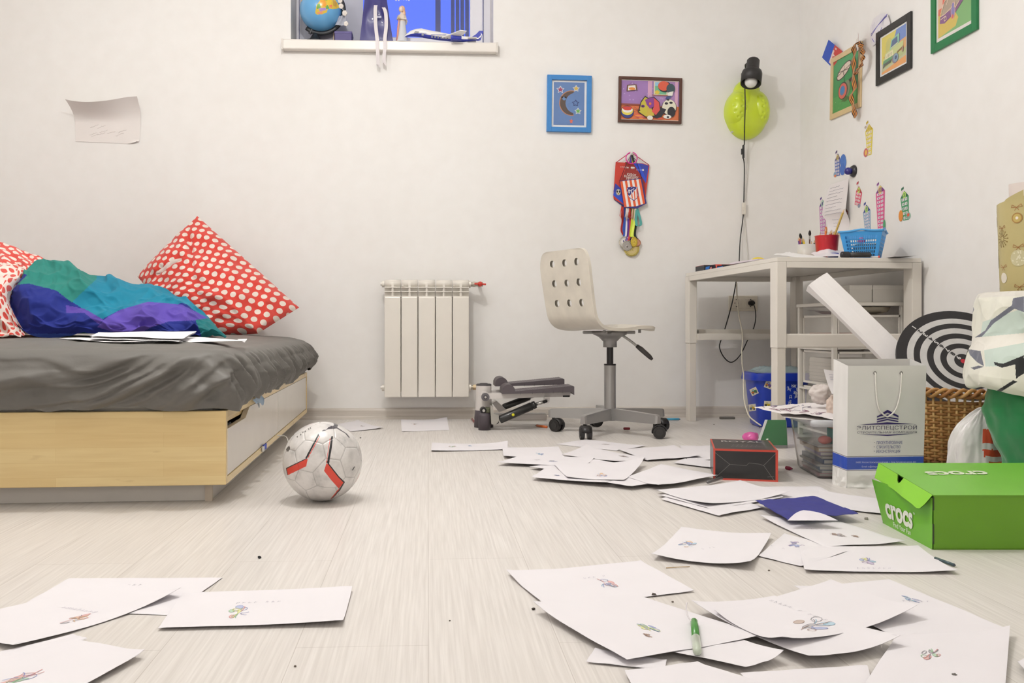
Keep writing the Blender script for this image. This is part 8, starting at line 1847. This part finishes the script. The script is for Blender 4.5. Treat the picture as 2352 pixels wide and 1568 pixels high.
# heap before the carton
PZ[0] = .0004
S([(1737, 1118), (1881, 1117), (1952, 1152), (1790, 1150)], 'blank paper behind the blue sheet', None, (1778, 1128, .03, 0), seed=16)
S([(1880, 1130), (2022, 1148), (2032, 1183), (1890, 1166)], 'blank paper touching the shoe box, right of the blue sheet', None, seed=17, curl=(.006, 0, 0, 0))
S([(1519, 1148), (1622, 1120), (1755, 1168), (1652, 1187)], 'paper beneath the blank pair left of the blue sheet', None, seed=18)
S([(1510, 1140), (1690, 1113), (1800, 1146), (1630, 1172)], 'paper sandwiched in the blank pile left of the blue sheet', None, seed=19, curl=(0, 0, .004, 0))
S([(1507, 1132), (1700, 1110), (1815, 1142), (1622, 1168)], 'top blank paper of the pile left of the blue sheet', None, seed=20, curl=(.004, .004, .016, .012))
# pair in front of the shoe box
PZ[0] = .0002
S([(1802, 1227), (1965, 1262), (1842, 1302), (1742, 1278)], 'paper with a blue doodle under two others near the shoe box', (1828, 1252, 'bp', .03), (1790, 1260, .03, .2), seed=21)
S([(1836, 1257), (2109, 1259), (2200, 1318), (1848, 1315)], 'paper with a blue and yellow figure nearest the shoe box front', (1994, 1291, 'bpyc', .034), (2012, 1308, .07, .05), seed=22, curl=(0, .004, .006, .004))
S([(1745, 1190), (1930, 1199), (2080, 1249), (1897, 1258)], 'paper with brown sketches right below the blue sheet', [(1925, 1231, 'nk', .03), (1965, 1233, 'n', .015)], (1880, 1218, .05, -.4), seed=23, curl=(.010, .0, .006, .0))
S([(1565, 1217), (1771, 1236), (1722, 1309), (1496, 1285)], 'separate paper with an orange star figure, left of the blue doodle', (1580, 1252, 'boc', .034), (1632, 1261, .04, 1.0), seed=24, curl=(.004, .010, .016, .010))
# front right
PZ[0] = .0002
S([(1163, 1318), (1472, 1290), (1594, 1359), (1257, 1398)], 'paper with a red flower doodle, alone in the front centre', (1390, 1342, 'rcb', .034), (1370, 1329, .05, .05), seed=25, curl=(.008, .0, .0, .002))
S([(1347, 1522), (1368, 1491), (1532, 1517), (1527, 1541)], 'paper corner under the lower left of the front heap', None, seed=26)
S([(1823, 1355), (2042, 1334), (2315, 1450), (2085, 1482)], 'paper at the back right of the front heap', (2095, 1378, 'bc', .02), (2110, 1384, .05, -.3), seed=27, curl=(.006, 0, 0, 0))
S([(1435, 1550), (1602, 1529), (1840, 1605), (1480, 1640)], 'paper cut by the lower picture edge under the green pen sheet', None, seed=28)
S([(1700, 1552), (1992, 1534), (2020, 1640), (1790, 1650)], 'paper cut by the lower picture edge in the middle of the front heap', None, seed=29)
S([(2060, 1467), (2320, 1456), (2306, 1620), (1960, 1620)], 'paper with a small red and green drawing, front right corner', (2140, 1505, 'rgk', .026), seed=30, curl=(.0, .012, 0, 0))
S([(2337, 1534), (2420, 1480), (2560, 1560), (2400, 1600)], 'paper tip at the far right edge of the picture', None, seed=31)
S([(1444, 1489), (1600, 1440), (1800, 1521), (1712, 1548)], 'paper beneath the green pen sheet in the front heap', None, seed=32, curl=(0, 0, .010, 0))
S([(1225, 1405), (1456, 1377), (1760, 1475), (1440, 1533)], 'paper with the green pen on it, left of the front heap', [(1490, 1443, 'bgy', .026), (1487, 1462, 'n', .01)], seed=33, curl=(.010, .0, .004, .002))
S([(1588, 1407), (1780, 1383), (2070, 1493), (1858, 1536)], 'paper with raised edges between the pen sheet and the titled one', None, seed=34, curl=(.014, 0, .016, .010))
S([(1908, 1348), (2110, 1424), (1798, 1511), (1640, 1430)], 'top paper of the front heap with a handwritten title and grey robot', (1866, 1438, 'kncb', .042), (1838, 1407, .12, .15), seed=35, curl=(.002, .018, .024, .012), tc=(150, 146, 160))
# front left
PZ[0] = .0002
S([(160, 1327), (512, 1326), (392, 1412), (30, 1402)], 'paper at the back of the front left heap with a short pencilled word', None, (325, 1346, .05, .1), seed=36, tc=(150, 146, 156))
S([(264, 1339), (416, 1371), (30, 1497), (-140, 1432)], 'paper with an orange mouth doodle curling up at its right corner', (176, 1424, 'okr', .03), (176, 1404, .09, .15), seed=37, curl=(.0, .022, .012, .0))
S([(418, 1366), (809, 1355), (787, 1437), (363, 1447)], 'separate paper with a yellow and blue star figure, front left', (550, 1408, 'ybgr', .032), (597, 1387, .075, .03), seed=38, curl=(0, .006, .008, 0), tc=(150, 146, 160))
S([(165, 1462), (200, 1472), (-150, 1580), (-190, 1545)], 'paper strip between the two lowest left papers', None, seed=39)
S([(183, 1480), (333, 1508), (120, 1625), (-90, 1560)], 'paper with a blue and green figure at the bottom left corner', (48, 1560, 'rbg', .036), seed=40, curl=(0, .003, 0, 0))

# blue craft sheet with a folded white corner
P = [onZ(1734, 1153, .013), onZ(1872, 1146, .013), onZ(1972, 1187, .013), onZ(1809, 1197, .013)]; root = thing('blue_sheet', 'dark blue craft paper with a white folded corner among the sheets', 'paper', loc=(P[0]+P[2])/2)
mb = MB((54, 56, 136))
mb.grid(lambda u, v: P[3].lerp(P[2], u).lerp(P[0].lerp(P[1], u), v)+V((0, 0, .004+.006*abs(fbm(V((u*3, v*3, 4)), 3))+.004*u*u)), 24, 18, col=lambda u, v: (54, 56, 136)); mb.grid(lambda u, v: P[2].lerp(P[3], u).lerp(P[1].lerp(P[0], u), v)+V((0, 0, .0034+.006*abs(fbm(V(((1-u)*3, v*3, 4)), 3))+.004*(1-u)**2)), 24, 18)
obj('sheet', mb, paint(.7, var=.06), root)
mb = MB((240, 234, 242)); a, b, t = onZ(1809, 1197, .021), onZ(1925, 1197, .021), onZ(1846, 1173, .028)
mb.grid(lambda u, v: a.lerp(b, u).lerp(t, v)+V((0, 0, .005*sin(pi*v)+.002)), 12, 12); obj('folded_corner', mb, paint(.75), root)['label'] = 'white underside folded over'
# thin strip of white offcut right of the carton
# pens, crayons and crumbs
def pen(a, b, r, label, name, parts, grp=None):
    A, B = onZ(*a)+V((0, 0, r)), onZ(*b)+V((0, 0, r)); root = thing(name, label, name.split('_')[-1], loc=A-V((0, 0, r)), group=grp); d = B-A; L = d.length; R = frame(d)
    for n_, prof, c_ in parts: m_ = MB(c_); m_.lathe([(q*r, t*L) for q, t in prof], A, R, 14); obj(n_, m_, paint(.3, var=.02, coat=.3), root)
    return root
g = pen((1594, 1432, .011), (1602, 1508, .011), .0056, 'green felt pen with a clear cap on the sheet in the front', 'felt_pen', [('barrel', [(0, 0), (.7, .01), (1, .05), (1, .58), (0, .59)], (64, 140, 50)), ('cap', [(0, .56), (1.1, .57), (1.1, .96), (.5, 1), (0, 1)], (196, 206, 188))])
m_ = MB((226, 220, 222)); pts = [onZ(1594, 1432, .017), onZ(1580, 1415, .022), onZ(1576, 1395, .03), onZ(1578, 1384, .034)]; m_.tube(crs_path(pts, 12), .0012, 6); obj('tip', m_, paint(.4), g)
pen((1624, 1111, .004), (1658, 1101, .006), .0048, 'grey marker on the paper next to the black carton', 'marker', [('barrel', [(0, 0), (.8, .02), (1, .06), (1, 1), (0, 1)], (110, 108, 108))])
pen((1256, 983, .002), (1229, 979, .002), .0055, 'orange pencil lying by the exerciser', 'pencil', [('shaft', [(0, 0), (1, 0), (1, .85), (0, .86)], (240, 120, 50)), ('point', [(1, .84), (.2, .98), (0, 1)], (90, 70, 60))])
pen((1528, 965, .002), (1563, 965, .002), .0055, 'blue pencil between the chair and the desk leg', 'pencil', [('shaft', [(0, 0), (1, 0), (1, .9), (0, .92)], (60, 160, 200)), ('point', [(1, .9), (.2, 1), (0, 1)], (60, 120, 160))])
pen((1432, 987, .002), (1447, 987, .002), .006, 'short dark red crayon stub under the chair', 'crayon', [('stub', [(0, 0), (.7, 0), (1, .1), (1, .9), (.7, 1), (0, 1)], (150, 40, 50))])
pen((1084, 964, .002), (1092, 972, .002), .005, 'reddish crayon behind the exerciser foot', 'crayon', [('stub', [(0, 0), (1, .02), (1, .98), (0, 1)], (170, 90, 90))])
pen((2148, 1285, .001), (2195, 1302, .001), .0030, 'dark teal pencil beside the paper in front of the shoe box', 'pencil', [('shaft', [(0, 0), (1, 0), (1, .93), (0, .94)], (60, 84, 90)), ('point', [(1, .92), (.2, 1), (0, 1)], (50, 60, 70))])
mb = MB((120, 116, 110)); a, b = onZ(1658, 963), onZ(1682, 961); mb.box((a+b)/2+V((0, 0, .006)), ((b-a).length, .02, .012), bev=.003); solo('eraser', mb, 'grey eraser on the floor under the desk', 'eraser')
mb = MB((238, 234, 230)); P = [onZ(1160, 967), onZ(1262, 967), onZ(1262, 986), onZ(1195, 984)]; mb.add([p+V((0, 0, .0008)) for p in P], [[3, 2, 1, 0]]); mb.add([p+V((0, 0, .0002)) for p in P], [[0, 1, 2, 3]]); solo('paper_sheet', mb, 'white card lying under the pedals of the exerciser', 'paper', paint(.6))
mb = MB((190, 160, 110)); mb.tube([onZ(1530, 1305)+V((0, 0, .001)), onZ(1560, 1304)+V((0, 0, .002)), onZ(1584, 1302)+V((0, 0, .001))], .0008, 5); solo('straw', mb, 'thin tan stalk below the paper with the orange star', 'stalk')
rnd = random.Random(12)
for i, (x, y, s_, cl, lb) in enumerate(((596, 1282, .004, (30, 30, 32), 'black crumb alone on the open floor, front left'), (1225, 1400, .003, (60, 50, 44), 'dark crumb at the left tip of the pen sheet'), (1502, 1369, .0045, (90, 84, 78), 'grey crumb at the lower edge of the red flower paper'), (678, 1531, .0018, (120, 108, 96), 'tiny speck at the front left'), (1033, 1426, .0015, (110, 104, 96), 'tiny speck on the floor, front centre'), (828, 1006, .003, (120, 114, 106), 'grey crumb right of the football'), (1766, 1311, .0022, (110, 100, 90), 'brown crumb right of the orange star paper'), (1990, 1193, .005, (170, 164, 156), 'grey crumb beside the blue sheet'), (1545, 1383, .002, (110, 100, 90), 'small crumb between the flower paper and the front heap'), (2192, 1552, .003, (120, 116, 110), 'dark crumb on the front right paper'), (1360, 1426, .0018, (120, 110, 104), 'fleck on the pen sheet'), (1745, 983, .003, (120, 112, 106), 'crumb under the desk by the blue bin'), (1640, 975, .0025, (130, 120, 112), 'crumb under the desk near the far leg'))):
    z = .006 if i in (9, 10) else 0
    m_ = blob(onZ(x, y, z)+V((0, 0, s_*.6)), (s_, s_*.8, s_*.6), i, .5, 9, 10, 6, cl); solo('crumb', m_, lb, 'crumb', paint(.8), 'crumbs on the floor')

# papers on the mattress edge
def bedsheet_(P, lb, dz, seed):
    Q = [atD(*q) for q in P]; mb = MB((242, 240, 240))
    f = lambda u, v: Q[3].lerp(Q[2], u).lerp(Q[0].lerp(Q[1], u), v)+V((0, 0, dz+.002*fbm(V((u*3+seed, v*3, 1)), 2)))
    mb.grid(f, 16, 10); mb.grid(lambda u, v: f(1-u, v)-V((0, 0, .0006)), 16, 10); solo('paper_sheet', mb, lb, 'paper', paint(.75, var=.02), 'papers lying on the grey sheet of the bed')
bedsheet_([(205, 771.5, 2.62), (470, 775, 2.66), (566, 783, 2.52), (300, 789, 2.42)], 'lowest paper on the bed, sticking out to the right', .001, 1)
bedsheet_([(135, 778, 2.58), (400, 776, 2.62), (420, 787, 2.42), (240, 787, 2.40)], 'paper on the bed sticking out to the left of its pile', .0025, 2)
bedsheet_([(222, 770, 2.62), (450, 767, 2.64), (410, 788, 2.40), (205, 781, 2.44)], 'paper in the middle of the pile on the bed', .0045, 3)
bedsheet_([(226, 768.5, 2.62), (452, 766, 2.64), (418, 784, 2.42), (208, 778, 2.46)], 'top paper of the pile on the bed', .0075, 4)
m_ = MB((238, 236, 236)); Q = [atD(*q) for q in ((545, 781, 2.62), (568, 780, 2.62), (562, 788, 2.55))]; m_.add([q+V((0, 0, .003)) for q in Q], [[2, 1, 0]]); m_.add([q+V((0, 0, .002)) for q in Q], [[0, 1, 2]]); solo('paper_scrap', m_, 'small triangular paper scrap right of the papers on the bed', 'paper', paint(.7))
